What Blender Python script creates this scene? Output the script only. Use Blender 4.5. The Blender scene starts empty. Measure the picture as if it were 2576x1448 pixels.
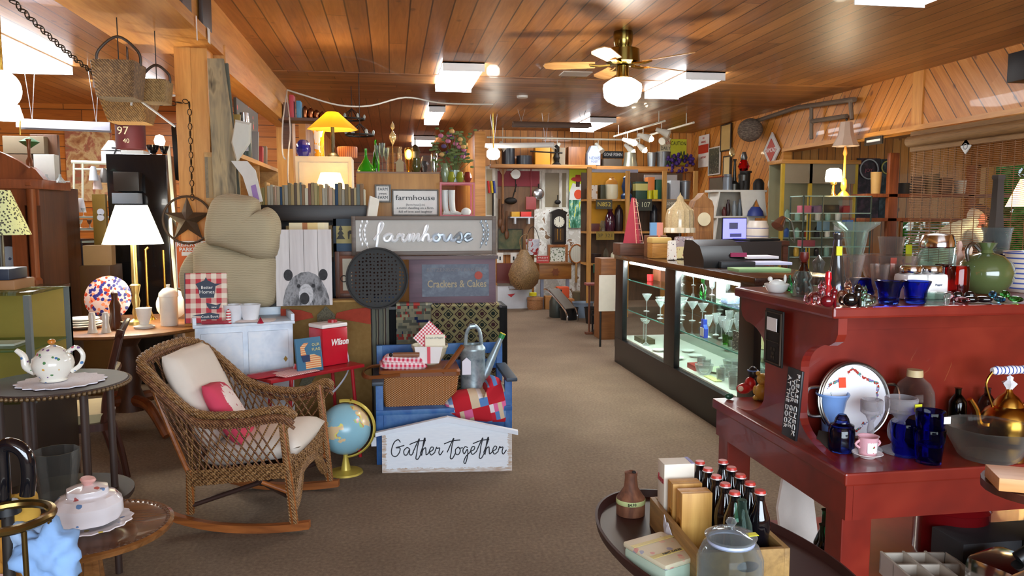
import bpy, bmesh, math, random
from mathutils import Vector, Matrix, Euler
PI=math.pi
R=math.radians
random.seed(7)
S=bpy.context.scene
COL=S.collection
# ---------------------------------------------------------------- camera
FPX,EYE=1930.0,1.5
TH=math.atan(183/FPX); PS=math.atan(303/FPX*math.cos(TH))
FW=Vector((math.sin(PS)*math.cos(TH),math.cos(PS)*math.cos(TH),-math.sin(TH)))
RT=Vector((math.cos(PS),-math.sin(PS),0)); UP=RT.cross(FW)
cd=bpy.data.cameras.new('camera'); cam=bpy.data.objects.new('camera',cd); COL.objects.link(cam)
cd.sensor_width=36; cd.lens=36*FPX/2576; cd.clip_start=.05; cd.clip_end=200
cam.matrix_world=Matrix(((RT.x,UP.x,-FW.x,0),(RT.y,UP.y,-FW.y,0),(RT.z,UP.z,-FW.z,EYE),(0,0,0,1)))
S.camera=cam
S.view_settings.view_transform='Standard'; S.view_settings.look='None'; S.view_settings.gamma=1
S.view_settings.use_curve_mapping=False
S.view_settings.exposure=1.25
# ---------------------------------------------------------------- world
w=bpy.data.worlds.new('world'); S.world=w; w.use_nodes=True
nt=w.node_tree; nt.nodes.clear()
bg=nt.nodes.new('ShaderNodeBackground'); wo=nt.nodes.new('ShaderNodeOutputWorld')
sky=nt.nodes.new('ShaderNodeTexSky'); sky.sky_type='HOSEK_WILKIE'; sky.turbidity=3; sky.sun_direction=(-.5,.6,.7)
nt.links.new(sky.outputs[0],bg.inputs[0]); nt.links.new(bg.outputs[0],wo.inputs[0]); bg.inputs[1].default_value=2.2
def area(name,loc,rot,sx,sy,power,col):
    l=bpy.data.lights.new(name,'AREA'); l.shape='RECTANGLE'; l.size=sx; l.size_y=sy; l.energy=power; l.color=col
    o=bpy.data.objects.new(name,l); COL.objects.link(o); o.location=loc; o.rotation_euler=rot; return o
def point(name,loc,power,col,r=.05):
    l=bpy.data.lights.new(name,'POINT'); l.energy=power; l.color=col; l.shadow_soft_size=r
    o=bpy.data.objects.new(name,l); COL.objects.link(o); o.location=loc; return o
# daylight through the shop windows behind the camera and in the left hand room
area('front_window_daylight',(.9,-2.35,1.55),(R(82),0,0),4.6,1.9,150,(.80,.90,1.0))
# ---------------------------------------------------------------- pixel to place
def ray(px,py): return (FW*FPX+RT*(px-1288)+UP*(724-py)).normalized()
def at(px,py,Y):
    r=ray(px,py); return Vector((0,0,EYE))+r*(Y/r.y)
def on(px,py,z=0):
    r=ray(px,py); return Vector((0,0,EYE))+r*((z-EYE)/r.z)
def atX(px,py,X):
    r=ray(px,py); return Vector((0,0,EYE))+r*(X/r.x)
def fit(b,Y=None,z=None,k=0):
    x0,x1,yt,yb=b; cx=(x0+x1)/2
    if Y is None: Y=on(cx,yb,z).y
    p=at(cx,yb,Y); q=at(cx,yt,Y); w=(at(x1,yb,Y)-at(x0,yb,Y)).length
    if k: # base pixel is the front of a round base: push back by the radius
        Y2=Y+w*k; s=Y2/Y; w*=s; h=(q.z-p.z)*s; p=Vector((at(cx,yb,Y2).x,Y2,p.z if z is None else z)); return p,w,h
    return p,w,q.z-p.z
# ---------------------------------------------------------------- objects
def link(o,parent=None):
    COL.objects.link(o)
    if parent is not None: o.parent=parent
    return o
def tag(o,label,cat,group=None,kind=None):
    o['label']=label; o['category']=cat
    if group: o['group']=group
    if kind: o['kind']=kind
    return o
def thing(name,label,cat,loc=(0,0,0),rz=0,group=None,rot=None):
    o=bpy.data.objects.new(name,None); o.empty_display_size=.05; COL.objects.link(o); o.location=loc
    o.rotation_euler=rot if rot else (0,0,rz)
    return tag(o,label,cat,group)
def mesh(name,bm,m,parent=None,smooth=True,loc=None,rot=None,ang=35):
    me=bpy.data.meshes.new(name)
    bmesh.ops.recalc_face_normals(bm,faces=bm.faces[:])
    bm.to_mesh(me); bm.free()
    if m is not None:
        for x in (m if isinstance(m,(list,tuple)) else [m]): me.materials.append(x)
    o=bpy.data.objects.new(name,me)
    if smooth and len(me.polygons):
        me.polygons.foreach_set('use_smooth',[True]*len(me.polygons))
        try: me.set_sharp_from_angle(angle=R(ang))
        except Exception: pass
    if loc is not None: o.location=loc
    if rot is not None: o.rotation_euler=rot
    return link(o,parent)
def copy_tree(o,parent=None):
    c=o.copy(); COL.objects.link(c)
    if parent is not None: c.parent=parent
    for ch in list(o.children): copy_tree(ch,c)
    return c
def again(o,loc,rz=None,label=None,scale=None):
    c=copy_tree(o); c.location=loc
    if rz is not None: c.rotation_euler=(0,0,rz)
    if label: c['label']=label
    if scale: c.scale=(scale,)*3 if not isinstance(scale,tuple) else scale
    return c
def struct(name,bm,m,**k):
    o=mesh(name,bm,m,**k); o['kind']='structure'; return o
# ---------------------------------------------------------------- shapes
def NB(): return bmesh.new()
def box(bm,c,s,rot=None,bev=0,mi=0):
    g=bmesh.ops.create_cube(bm,size=1)['verts']
    bmesh.ops.scale(bm,vec=s,verts=g)
    if bev:
        ed=list({e for v in g for e in v.link_edges}); r=bmesh.ops.bevel(bm,geom=ed,offset=min(bev,min(s)*.45),segments=2,affect='EDGES',profile=.6)
        g=list({v for v in r['verts']}|{v for v in g if v.is_valid})
    if rot is not None: bmesh.ops.rotate(bm,cent=(0,0,0),matrix=rot if isinstance(rot,Matrix) else Euler(rot).to_matrix(),verts=g)
    bmesh.ops.translate(bm,vec=c,verts=g)
    if mi:
        for f in {f for v in g for f in v.link_faces}: f.material_index=mi
    return bm
def B(lo,hi,bev=0,bm=None,mi=0):
    bm=bm or NB(); c=[(a+b)/2 for a,b in zip(lo,hi)]; s=[abs(b-a) for a,b in zip(lo,hi)]
    return box(bm,c,s,None,bev,mi)
def lathe(prof,seg=28,bm=None,sx=1,sz=1,M=None,close=False,a0=0,a1=2*PI,flute=0,fn=0):
    bm=bm or NB(); rings=[]; full=abs(a1-a0-2*PI)<1e-6; n=seg if full else seg+1
    for r,z in prof:
        r*=sx; z*=sz
        if r<1e-6: rings.append([bm.verts.new((0,0,z))])
        else:
            vs=[]
            for i in range(n):
                a=a0+(a1-a0)*i/seg; rr=r*(1+flute*math.cos(fn*a)) if fn else r
                vs.append(bm.verts.new((rr*math.cos(a),rr*math.sin(a),z)))
            rings.append(vs)
    for A,Bq in zip(rings,rings[1:]):
        m=n if full else n-1
        for i in range(m):
            j=(i+1)%n
            a=[A[0]] if len(A)==1 else [A[i],A[j]]; b=[Bq[0]] if len(Bq)==1 else [Bq[j],Bq[i]]
            if len(a)+len(b)>2:
                try: bm.faces.new(a+b)
                except ValueError: pass
    if M is not None: bmesh.ops.transform(bm,matrix=M,verts=[v for rg in rings for v in rg])
    return bm
def smoothpath(pts,n=6,closed=False):
    P=[Vector(p) for p in pts]; out=[]; L=len(P)
    if L<3: return P
    for i in range(L if closed else L-1):
        p0=P[(i-1)%L] if closed or i>0 else P[0]; p1=P[i]; p2=P[(i+1)%L]; p3=P[(i+2)%L] if closed or i+2<L else P[-1]
        for k in range(n):
            t=k/n; out.append(.5*((2*p1)+(p2-p0)*t+(2*p0-5*p1+4*p2-p3)*t*t+(3*p1-p0-3*p2+p3)*t**3))
    if not closed: out.append(P[-1])
    return out
def tube(bm,pts,r,seg=8,closed=False,cap=True,sm=0,flat=1):
    P=smoothpath(pts,sm,closed) if sm else [Vector(p) for p in pts]
    n=len(P); rings=[]; rr=r if callable(r) else (lambda t:r)
    T=[]
    for i in range(n):
        a=P[(i-1)%n] if closed or i>0 else P[0]; b=P[(i+1)%n] if closed or i<n-1 else P[-1]
        T.append((b-a).normalized() if (b-a).length>1e-9 else Vector((0,0,1)))
    u=T[0].orthogonal().normalized()
    for i in range(n):
        u=(u-T[i]*u.dot(T[i])); u=u.normalized() if u.length>1e-6 else T[i].orthogonal().normalized()
        v=T[i].cross(u); q=rr(i/max(1,n-1))
        rings.append([bm.verts.new(P[i]+(u*math.cos(2*PI*k/seg)+v*math.sin(2*PI*k/seg)*flat)*q) for k in range(seg)])
    for i in range(n if closed else n-1):
        A,Bq=rings[i],rings[(i+1)%n]
        for k in range(seg):
            try: bm.faces.new((A[k],A[(k+1)%seg],Bq[(k+1)%seg],Bq[k]))
            except ValueError: pass
    if cap and not closed:
        for rg in (rings[0][::-1],rings[-1]):
            try: bm.faces.new(rg)
            except ValueError: pass
    return bm
def cyl(bm,a,b,r,seg=12): return tube(bm,[a,b],r,seg)
def prism(pts,th,bm=None,M=None,mi=0):   # outline in XZ, thickness along Y (centred)
    bm=bm or NB()
    f=[bm.verts.new((x,-th/2,z)) for x,z in pts]; b=[bm.verts.new((x,th/2,z)) for x,z in pts]; fs=[]
    fs.append(bm.faces.new(f)); fs.append(bm.faces.new(b[::-1])); n=len(pts)
    for i in range(n): fs.append(bm.faces.new((f[i],b[i],b[(i+1)%n],f[(i+1)%n])))
    for q in fs: q.material_index=mi
    if M is not None: bmesh.ops.transform(bm,matrix=M,verts=f+b)
    return bm
def ball(bm,c,r,sc=(1,1,1),seg=14):
    g=bmesh.ops.create_uvsphere(bm,u_segments=seg,v_segments=max(6,seg*2//3),radius=r)['verts']
    bmesh.ops.scale(bm,vec=sc,verts=g); bmesh.ops.translate(bm,vec=c,verts=g); return bm
def sheet(nx,ny,fn,bm=None,th=0,wrap=False):
    bm=bm or NB(); V=[[bm.verts.new(fn(i/nx,j/ny)) for i in range(nx+1)] for j in range(ny+1)]
    fs=[bm.faces.new((V[j][i],V[j][i+1],V[j+1][i+1],V[j+1][i])) for j in range(ny) for i in range(nx)]
    if th:
        bmesh.ops.recalc_face_normals(bm,faces=fs); bmesh.ops.solidify(bm,geom=fs,thickness=th)
    return bm
FONTS={}
def text(txt,size,m,parent,loc,rot=(R(90),0,0),ext=.0008,name='lettering',align='CENTER',shear=0,w=None,off=0,font=None,label=None,space=1):
    cu=bpy.data.curves.new(name,'FONT'); cu.body=txt; cu.size=size; cu.extrude=ext; cu.align_x=align; cu.align_y='CENTER'
    cu.shear=shear; cu.offset=off; cu.resolution_u=2; cu.space_character=space
    o=bpy.data.objects.new(name,cu); COL.objects.link(o)
    dg=bpy.context.evaluated_depsgraph_get(); me=bpy.data.meshes.new_from_object(o.evaluated_get(dg))
    bpy.data.objects.remove(o); me.materials.clear(); me.materials.append(m)
    o=bpy.data.objects.new(name,me); COL.objects.link(o); o.parent=parent; o.location=loc; o.rotation_euler=rot
    if w and len(me.vertices):
        xs=[v.co.x for v in me.vertices]; k=w/(max(xs)-min(xs))
        for v in me.vertices: v.co.x*=k
    if label: o['label']=label
    return o
# ---------------------------------------------------------------- materials
def s2l(c):
    if isinstance(c,str): c=[int(c[i:i+2],16)/255 for i in (0,2,4)]
    return tuple((x/12.92 if x<=.04045 else ((x+.055)/1.055)**2.4) for x in c)+(1,)
MC={}
class NT:
    def __init__(s,name):
        s.m=bpy.data.materials.new(name); s.m.use_nodes=True; s.t=s.m.node_tree; s.t.nodes.clear()
        s.out=s.n('ShaderNodeOutputMaterial'); s.b=s.n('ShaderNodeBsdfPrincipled'); s.l(s.b.outputs[0],s.out.inputs[0])
    def n(s,k,**kw):
        x=s.t.nodes.new(k)
        for a,v in kw.items(): setattr(x,a,v)
        return x
    def l(s,a,b): s.t.links.new(a,b)
    def co(s,kind='Object',scale=(1,1,1),rot=(0,0,0),loc=(0,0,0)):
        c=s.n('ShaderNodeTexCoord'); m=s.n('ShaderNodeMapping'); s.l(c.outputs[kind],m.inputs[0])
        m.inputs['Scale'].default_value=scale; m.inputs['Rotation'].default_value=rot; m.inputs['Location'].default_value=loc; return m.outputs[0]
    def math(s,op,a,b=None,clamp=False):
        x=s.n('ShaderNodeMath',operation=op,use_clamp=clamp)
        for i,v in enumerate((a,b)):
            if v is None: continue
            if isinstance(v,(int,float)): x.inputs[i].default_value=v
            else: s.l(v,x.inputs[i])
        return x.outputs[0]
    def noise(s,vec,scale=5,detail=4,rough=.5,dist=0):
        x=s.n('ShaderNodeTexNoise'); s.l(vec,x.inputs['Vector']); x.inputs['Scale'].default_value=scale; x.inputs['Detail'].default_value=detail
        x.inputs['Roughness'].default_value=rough; x.inputs['Distortion'].default_value=dist; return x.outputs['Fac']
    def vor(s,vec,scale=5,feat='F1',out='Distance',rnd=1):
        x=s.n('ShaderNodeTexVoronoi',feature=feat); s.l(vec,x.inputs['Vector']); x.inputs['Scale'].default_value=scale; x.inputs['Randomness'].default_value=rnd; return x.outputs[out]
    def ramp(s,f,stops,interp='LINEAR'):
        x=s.n('ShaderNodeValToRGB'); s.l(f,x.inputs[0]); r=x.color_ramp; r.interpolation=interp
        while len(r.elements)<len(stops): r.elements.new(.5)
        for e,(p,c) in zip(r.elements,stops): e.position=p; e.color=s2l(c)
        return x.outputs[0]
    def mix(s,f,a,b,bl='MIX'):
        x=s.n('ShaderNodeMix',data_type='RGBA',blend_type=bl)
        for i,v in ((0,f),(6,a),(7,b)):
            if isinstance(v,(int,float)): x.inputs[i].default_value=v
            elif isinstance(v,(str,tuple)): x.inputs[i].default_value=s2l(v) if isinstance(v,str) or len(v)==3 else v
            else: s.l(v,x.inputs[i])
        return x.outputs[2]
    def sep(s,v):
        x=s.n('ShaderNodeSeparateXYZ'); s.l(v,x.inputs[0]); return x.outputs
    def comb(s,a,b,c):
        x=s.n('ShaderNodeCombineXYZ')
        for i,v in enumerate((a,b,c)):
            if isinstance(v,(int,float)): x.inputs[i].default_value=v
            else: s.l(v,x.inputs[i])
        return x.outputs[0]
    def bump(s,h,st=.3,d=.01):
        x=s.n('ShaderNodeBump'); s.l(h,x.inputs['Height']); x.inputs['Strength'].default_value=st; x.inputs['Distance'].default_value=d; s.l(x.outputs[0],s.b.inputs['Normal'])
    def col(s,c): s.l(c,s.b.inputs['Base Color'])
    def P(s,**k):
        for a,v in k.items(): s.b.inputs[a.replace('_',' ')].default_value=v
        return s
def M(c,rough=.5,metal=0,name=None,spec=.5,coat=0,vary=.06,vs=12,bump=0):
    key=('M',c,rough,metal,spec,coat,vary,bump)
    if key in MC: return MC[key]
    t=NT(name or 'paint_'+str(c)); t.P(Roughness=rough,Metallic=metal); t.b.inputs['Specular IOR Level'].default_value=spec; t.b.inputs['Coat Weight'].default_value=coat
    if vary:
        n=t.noise(t.co(),vs,5,.6)
        a=s2l(c); lo=tuple(max(0,x*(1-vary*2.2)) for x in a[:3])+(1,); hi=tuple(min(1,x*(1+vary*1.6)) for x in a[:3])+(1,)
        t.col(t.mix(n,lo,hi))
        if bump: t.bump(n,bump,.004)
    else: t.b.inputs['Base Color'].default_value=s2l(c)
    MC[key]=t.m; return t.m
def glass(c='ffffff',rough=.02,ior=1.45,name=None,tint=0):
    key=('G',c,rough,ior)
    if key in MC: return MC[key]
    t=NT(name or 'glass_'+c); t.P(Roughness=rough,IOR=ior); t.b.inputs['Base Color'].default_value=s2l(c); t.b.inputs['Transmission Weight'].default_value=1
    MC[key]=t.m; return t.m
def pane(c='ffffff',refl=.08,name='pane_glass'):
    key=('P',c,refl)
    if key in MC: return MC[key]
    t=NT(name); tr=t.n('ShaderNodeBsdfTransparent'); tr.inputs[0].default_value=s2l(c); gl=t.n('ShaderNodeBsdfGlossy'); gl.inputs['Roughness'].default_value=.02
    mx=t.n('ShaderNodeMixShader'); fr=t.n('ShaderNodeLayerWeight'); fr.inputs[0].default_value=.5
    f=t.math('ADD',t.math('MULTIPLY',t.math('POWER',fr.outputs['Facing'],5),.6),refl*.5,True); t.l(f,mx.inputs[0]); t.l(tr.outputs[0],mx.inputs[1]); t.l(gl.outputs[0],mx.inputs[2]); t.l(mx.outputs[0],t.out.inputs[0])
    MC[key]=t.m; return t.m
def thin(c='dfeee8',op=.25,name='thin_glass',rough=.05):   # thin walled glassware: see-through, bright at the rims
    key=('T',c,op)
    if key in MC: return MC[key]
    t=NT(name+'_'+c); tr=t.n('ShaderNodeBsdfTransparent'); tr.inputs[0].default_value=s2l(c); t.P(Roughness=rough); t.b.inputs['Base Color'].default_value=s2l(c)
    t.b.inputs['Metallic'].default_value=0 if op>=.42 else .3
    lw=t.n('ShaderNodeLayerWeight'); lw.inputs[0].default_value=.45
    f=t.math('ADD',t.math('MULTIPLY',t.math('POWER',lw.outputs['Facing'],1.7),.5),op*(.45 if op>=.42 else .16),True)
    mx=t.n('ShaderNodeMixShader'); t.l(f,mx.inputs[0]); t.l(tr.outputs[0],mx.inputs[1]); t.l(t.b.outputs[0],mx.inputs[2]); t.l(mx.outputs[0],t.out.inputs[0])
    MC[key]=t.m; return t.m
def glow(c,st,name=None,base=None):
    key=('E',c,st)
    if key in MC: return MC[key]
    t=NT(name or 'glow_'+c); t.b.inputs['Base Color'].default_value=s2l(base or c); t.b.inputs['Emission Color'].default_value=s2l(c); t.b.inputs['Emission Strength'].default_value=st
    MC[key]=t.m; return t.m
def wood(c1,c2,axis='Z',sc=1,rough=.45,name=None,coat=0,con=1):
    key=('W',c1,c2,axis,sc,rough)
    if key in MC: return MC[key]
    t=NT(name or 'wood_'+c1); st={'X':(1.2,14,14),'Y':(14,1.2,14),'Z':(14,14,1.2)}[axis]
    v=t.co('Object',tuple(x*sc for x in st)); n=t.noise(v,1.6,6,.62,.6); n2=t.noise(v,6,3,.5)
    f=t.math('ADD',t.math('MULTIPLY',n,.8),t.math('MULTIPLY',n2,.2))
    t.col(t.ramp(f,[(.32,c2),(.62,c1)])); t.P(Roughness=rough); t.b.inputs['Coat Weight'].default_value=coat; t.bump(f,.08,.003)
    MC[key]=t.m; return t.m
def boards(name,cols,u=(1,0,0),v=(0,1,0),width=.14,length=2.4,rough=.35,knots=1,coat=.15,spec=.5,dark='4a2a10'):
    # tongue and groove boards: u across, v along (world metres)
    t=NT(name); c=t.n('ShaderNodeTexCoord').outputs['Object']
    def dot(a):
        x=t.n('ShaderNodeVectorMath',operation='DOT_PRODUCT'); t.l(c,x.inputs[0]); x.inputs[1].default_value=a; return x.outputs['Value']
    U=t.math('DIVIDE',dot(u),width); V=dot(v); bi=t.math('FLOOR',U); fr=t.math('FRACT',U)
    wn=t.n('ShaderNodeTexWhiteNoise',noise_dimensions='1D'); t.l(bi,wn.inputs['W'])
    V2=t.math('ADD',V,t.math('MULTIPLY',wn.outputs['Value'],9.7)); Vl=t.math('DIVIDE',V2,length); seg=t.math('FLOOR',Vl); vf=t.math('FRACT',Vl)
    wn2=t.n('ShaderNodeTexWhiteNoise',noise_dimensions='2D'); t.l(t.comb(bi,seg,0),wn2.inputs['Vector'])
    gv=t.comb(t.math('MULTIPLY',U,1.0),t.math('ADD',t.math('MULTIPLY',V,.42),t.math('MULTIPLY',wn2.outputs['Value'],31)),bi)
    g=t.noise(gv,3.2,6,.65,1.4); base=t.ramp(t.math('ADD',t.math('MULTIPLY',g,.72),t.math('MULTIPLY',wn2.outputs['Value'],.28)),[(.22,cols[2]),(.5,cols[1]),(.78,cols[0])])
    kv=t.comb(t.math('MULTIPLY',U,1.0),t.math('MULTIPLY',V,1/width*.55),0); k=t.vor(kv,.75); kk=t.ramp(k,[(.07,'000000'),(.13,'ffffff')])
    base=t.mix(t.math('MULTIPLY',t.math('SUBTRACT',1,kk),.75*knots,True),base,dark)
    e=t.math('ABSOLUTE',t.math('SUBTRACT',fr,.5)); gr=t.math('GREATER_THAN',e,.5-.0055/width)
    en=t.math('LESS_THAN',vf,.0025)
    if length<9: gr=t.math('MAXIMUM',gr,en)
    t.col(t.mix(t.math('MULTIPLY',gr,.8),base,'2a1608')); t.P(Roughness=rough); t.b.inputs['Coat Weight'].default_value=coat; t.b.inputs['Specular IOR Level'].default_value=spec
    t.bump(t.math('SUBTRACT',g,t.math('MULTIPLY',gr,3)),.12,.004); return t.m
def gingham(c,c2='fff6f0',s=60,kind='Object',rot=(0,0,0),a=0,b=2):
    key=('gi',c,c2,s,rot,a,b)
    if key in MC: return MC[key]
    t=NT('gingham'); v=t.sep(t.co(kind,(s,s,s),rot)); st=lambda x:t.math('LESS_THAN',t.math('FRACT',x),.5)
    f=t.math('MULTIPLY',t.math('ADD',st(v[a]),st(v[b])),.5); t.col(t.mix(f,c2,c)); t.P(Roughness=.85); MC[key]=t.m; return t.m
def speck(cols,s=20,rough=.7,kind='Object',name='mottled',sc=(1,1,1),metal=0,sharp=False,detail=3):
    key=('sp',tuple(cols),s,rough,sc,metal,sharp)
    if key in MC: return MC[key]
    t=NT(name); n=t.noise(t.co(kind,sc),s,detail,.6,.3); k=len(cols)
    t.col(t.ramp(n,[(.3+.4*i/max(1,k-1),c) for i,c in enumerate(cols)],'CONSTANT' if sharp else 'LINEAR')); t.P(Roughness=rough,Metallic=metal); MC[key]=t.m; return t.m
def spots(base,cols,s=20,th=.25,rough=.3,name='patterned',kind='Object',coat=0,sc=(1,1,1)):
    key=('so',base,tuple(cols),s,th,sc)
    if key in MC: return MC[key]
    t=NT(name); v=t.co(kind,sc); d=t.vor(v,s); c=t.vor(v,s,out='Color'); r=t.sep(c)[0]
    k=len(cols); cc=t.ramp(r,[(i/k,x) for i,x in enumerate(cols)],'CONSTANT'); n=t.noise(v,s*3,2)
    f=t.math('LESS_THAN',t.math('ADD',d,t.math('MULTIPLY',n,.25)),th+.12); on_=t.math('GREATER_THAN',t.sep(c)[1],.35)
    t.col(t.mix(t.math('MULTIPLY',f,on_),base,cc)); t.P(Roughness=rough); t.b.inputs['Coat Weight'].default_value=coat; MC[key]=t.m; return t.m
def stripes(stops,s=30,axis=0,rough=.85,kind='Object',wob=0,name='striped',rot=(0,0,0)):
    key=('st',tuple(stops),s,axis,wob,rot)
    if key in MC: return MC[key]
    t=NT(name); v=t.co(kind,(s,s,s),rot); x=t.sep(v)[axis]
    if wob: x=t.math('ADD',x,t.math('MULTIPLY',t.noise(v,.25,3),wob))
    t.col(t.ramp(t.math('FRACT',x),stops,'CONSTANT')); t.P(Roughness=rough); MC[key]=t.m; return t.m
BRASS=lambda:M('c9a04a',.22,1,'brass'); CHROME=lambda:M('d8dadd',.12,1,'chrome',vary=0)
BLACK=lambda:M('141516',.4); WHITE=lambda:M('efeeea',.3,coat=.3); IRON=lambda:M('2b2724',.6,.6)
CG='d9f0ea'
# ---------------------------------------------------------------- general things
def Lt(name,label,cat,prof,m,b,Y=None,z=None,k=0,group=None,parts=(),seg=24,rz=0,flute=0,fn=0,w=None,h=None,loc=None,tag_=0,rot=None):
    """turned thing; prof in (r 0..1 of half width, z 0..1 of height); parts: (name, prof or callable(W,H)->bm, material[,label])"""
    if loc is None: p,W,H=fit(b,Y,z,k)
    else: p,W,H=loc,w,h
    if w: W=w
    if h: H=h
    if not parts:
        o=mesh(name,lathe(prof,seg,sx=W/2,sz=H,flute=flute,fn=fn),m,loc=p,rot=rot or (0,0,rz)); return tag(o,label,cat,group)
    t=thing(name,label,cat,p,rz,group,rot=rot)
    if prof: mesh('body',lathe(prof,seg,sx=W/2,sz=H,flute=flute,fn=fn),m,t)
    for q in parts:
        bm=q[1](W,H) if callable(q[1]) else lathe(q[1],seg,sx=W/2,sz=H)
        o=mesh(q[0],bm,q[2],t)
        if len(q)>3: o['label']=q[3]
    return t
def Bx(name,label,cat,m,b,Y=None,z=None,d=.2,rz=0,group=None,bev=.003,parts=(),w=None,h=None,loc=None,rot=None,body='body'):
    """boxy thing whose front face fills the pixel box; grows back by d"""
    if loc is None: p,W,H=fit(b,Y,z)
    else: p,W,H=loc,w,h
    if w: W=w
    if h: H=h
    bm=B((-W/2,0,0),(W/2,d,H),bev)
    if not parts:
        o=mesh(name,bm,m,loc=p,rot=rot or (0,0,rz)); return tag(o,label,cat,group)
    t=thing(name,label,cat,p,rz,group,rot=rot); mesh(body,bm,m,t)
    for q in parts:
        o=mesh(q[0],q[1](W,H),q[2],t)
        if len(q)>3: o['label']=q[3]
    return t
def Pic(name,label,cat,b,Y,fm,cm,fw=.02,th=.02,rz=0,lean=0,group=None,loc=None,w=None,h=None,mat=None,mw=.02,X=None,cv='picture'):
    """framed flat thing: frame + picture (+ mat board). origin bottom centre, faces -Y"""
    if loc is None: p,W,H=fit(b,Y)
    else: p,W,H=loc,w,h
    if w: W=w
    if h: H=h
    t=thing(name,label,cat,p,group=group,rot=(lean,0,rz)); bm=NB()
    if fw>0:
        B((-W/2,-th/2,0),(-W/2+fw,th/2,H),.002,bm); B((W/2-fw,-th/2,0),(W/2,th/2,H),.002,bm)
        B((-W/2+fw,-th/2,0),(W/2-fw,th/2,fw),.002,bm); B((-W/2+fw,-th/2,H-fw),(W/2-fw,th/2,H),.002,bm)
        mesh('frame',bm,fm,t)
    i=fw
    if mat: mesh('mat_board',B((-W/2+fw,-th*.1,fw),(W/2-fw,th*.3,H-fw)),mat,t); i=fw+mw; mesh(cv,B((-W/2+i,-th*.2,i),(W/2-i,-th*.1,H-i)),cm,t)
    else: mesh(cv,B((-W/2+i,-th*.15,i),(W/2-i,th*.35,H-i)),cm,t)
    t['W']=W; t['H']=H
    return t
def tagm(bm,x,y,z,w=.02,h=.035): # little paper tag
    return B((x-w/2,y-.0008,z-h),(x+w/2,y+.0008,z),bm=bm)
PT=lambda x,y,z,w=.02,h=.035:(lambda W,H:tagm(NB(),x*W,y*W,z*H,w,h))
def ring(R_,r,M_=None,seg=28,s2=8,bm=None):
    bm=bm or NB(); pts=[Vector((R_*math.cos(2*PI*i/seg),R_*math.sin(2*PI*i/seg),0)) for i in range(seg)]
    if M_ is not None: pts=[M_@p for p in pts]
    return tube(bm,pts,r,s2,closed=True)
XR=lambda a:Matrix.Rotation(a,4,'X')
YR=lambda a:Matrix.Rotation(a,4,'Y')
ZR=lambda a:Matrix.Rotation(a,4,'Z')
TR=lambda *a:Matrix.Translation(a)
def stack(name,label,cat,m,p,n,r,dz,group): pass

def PicX(name,label,cat,b,fm,cm,X=5.28,fw=.02,th=.02,group=None,**k):
    x0,x1,yt,yb=b; p0=atX(x0,yb,X); p1=atX(x1,yb,X); q=atX((x0+x1)/2,yt,X); m=(p0+p1)/2; W=abs(p0.y-p1.y); pm=atX((x0+x1)/2,yb,X)
    return Pic(name,label,cat,None,None,fm,cm,fw,th,R(-90),0,group,loc=(X-th/2,m.y,pm.z),w=W,h=q.z-pm.z,**k)

def puff(pts,th,n=7,bm=None,M=None,flat=.35,ax=None):
    """cushion grown from an XZ outline; rounded front and back"""
    bm=bm or NB(); cx=sum(p[0] for p in pts)/len(pts); cz=sum(p[1] for p in pts)/len(pts); rings=[]; new=[]
    prof=[]
    for k in range(n+1): a=-PI/2+PI*k/n; prof.append((math.cos(a)**flat if abs(math.cos(a))>1e-6 else 0,math.sin(a)))
    for s,y in prof:
        if s<1e-3: v=bm.verts.new((cx,y*th/2,cz)); rings.append([v]); new.append(v)
        else:
            q=s; r=[bm.verts.new((cx+(x-cx)*q,y*th/2,cz+(z-cz)*q)) for x,z in pts]; rings.append(r); new+=r
    m=len(pts)
    for A,Bq in zip(rings,rings[1:]):
        for i in range(m):
            j=(i+1)%m
            if len(A)==1: bm.faces.new((A[0],Bq[j],Bq[i]))
            elif len(Bq)==1: bm.faces.new((A[i],A[j],Bq[0]))
            else: bm.faces.new((A[i],A[j],Bq[j],Bq[i]))
    if M is not None: bmesh.ops.transform(bm,matrix=M,verts=new)
    return bm
def pillow(w,h,th,M=None,n=12,p=2.6,bm=None,sag=0):
    """square cushion in XY, thick along Z, pinched at corners"""
    bm=bm or NB(); vs=[]
    for sgn in (1,-1):
        V=[]
        for j in range(n+1):
            r=[]
            for i in range(n+1):
                u=-1+2*i/n; v=-1+2*j/n; q=(1-abs(u)**p)*(1-abs(v)**p); z=sgn*th/2*max(0,q)**.45
                k=1-.05*(abs(u)*abs(v)); r.append(bm.verts.new((u*w/2*k*(1-.03*(1-v*v)),v*h/2*k*(1-.03*(1-u*u)),z-sag*(u*u+v*v))))
            V.append(r); vs+=r
        for j in range(n):
            for i in range(n): bm.faces.new((V[j][i],V[j][i+1],V[j+1][i+1],V[j+1][i]))
    bmesh.ops.remove_doubles(bm,verts=vs,dist=1e-5)
    if M is not None: bmesh.ops.transform(bm,matrix=M,verts=[v for v in vs if v.is_valid])
    return bm
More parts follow.
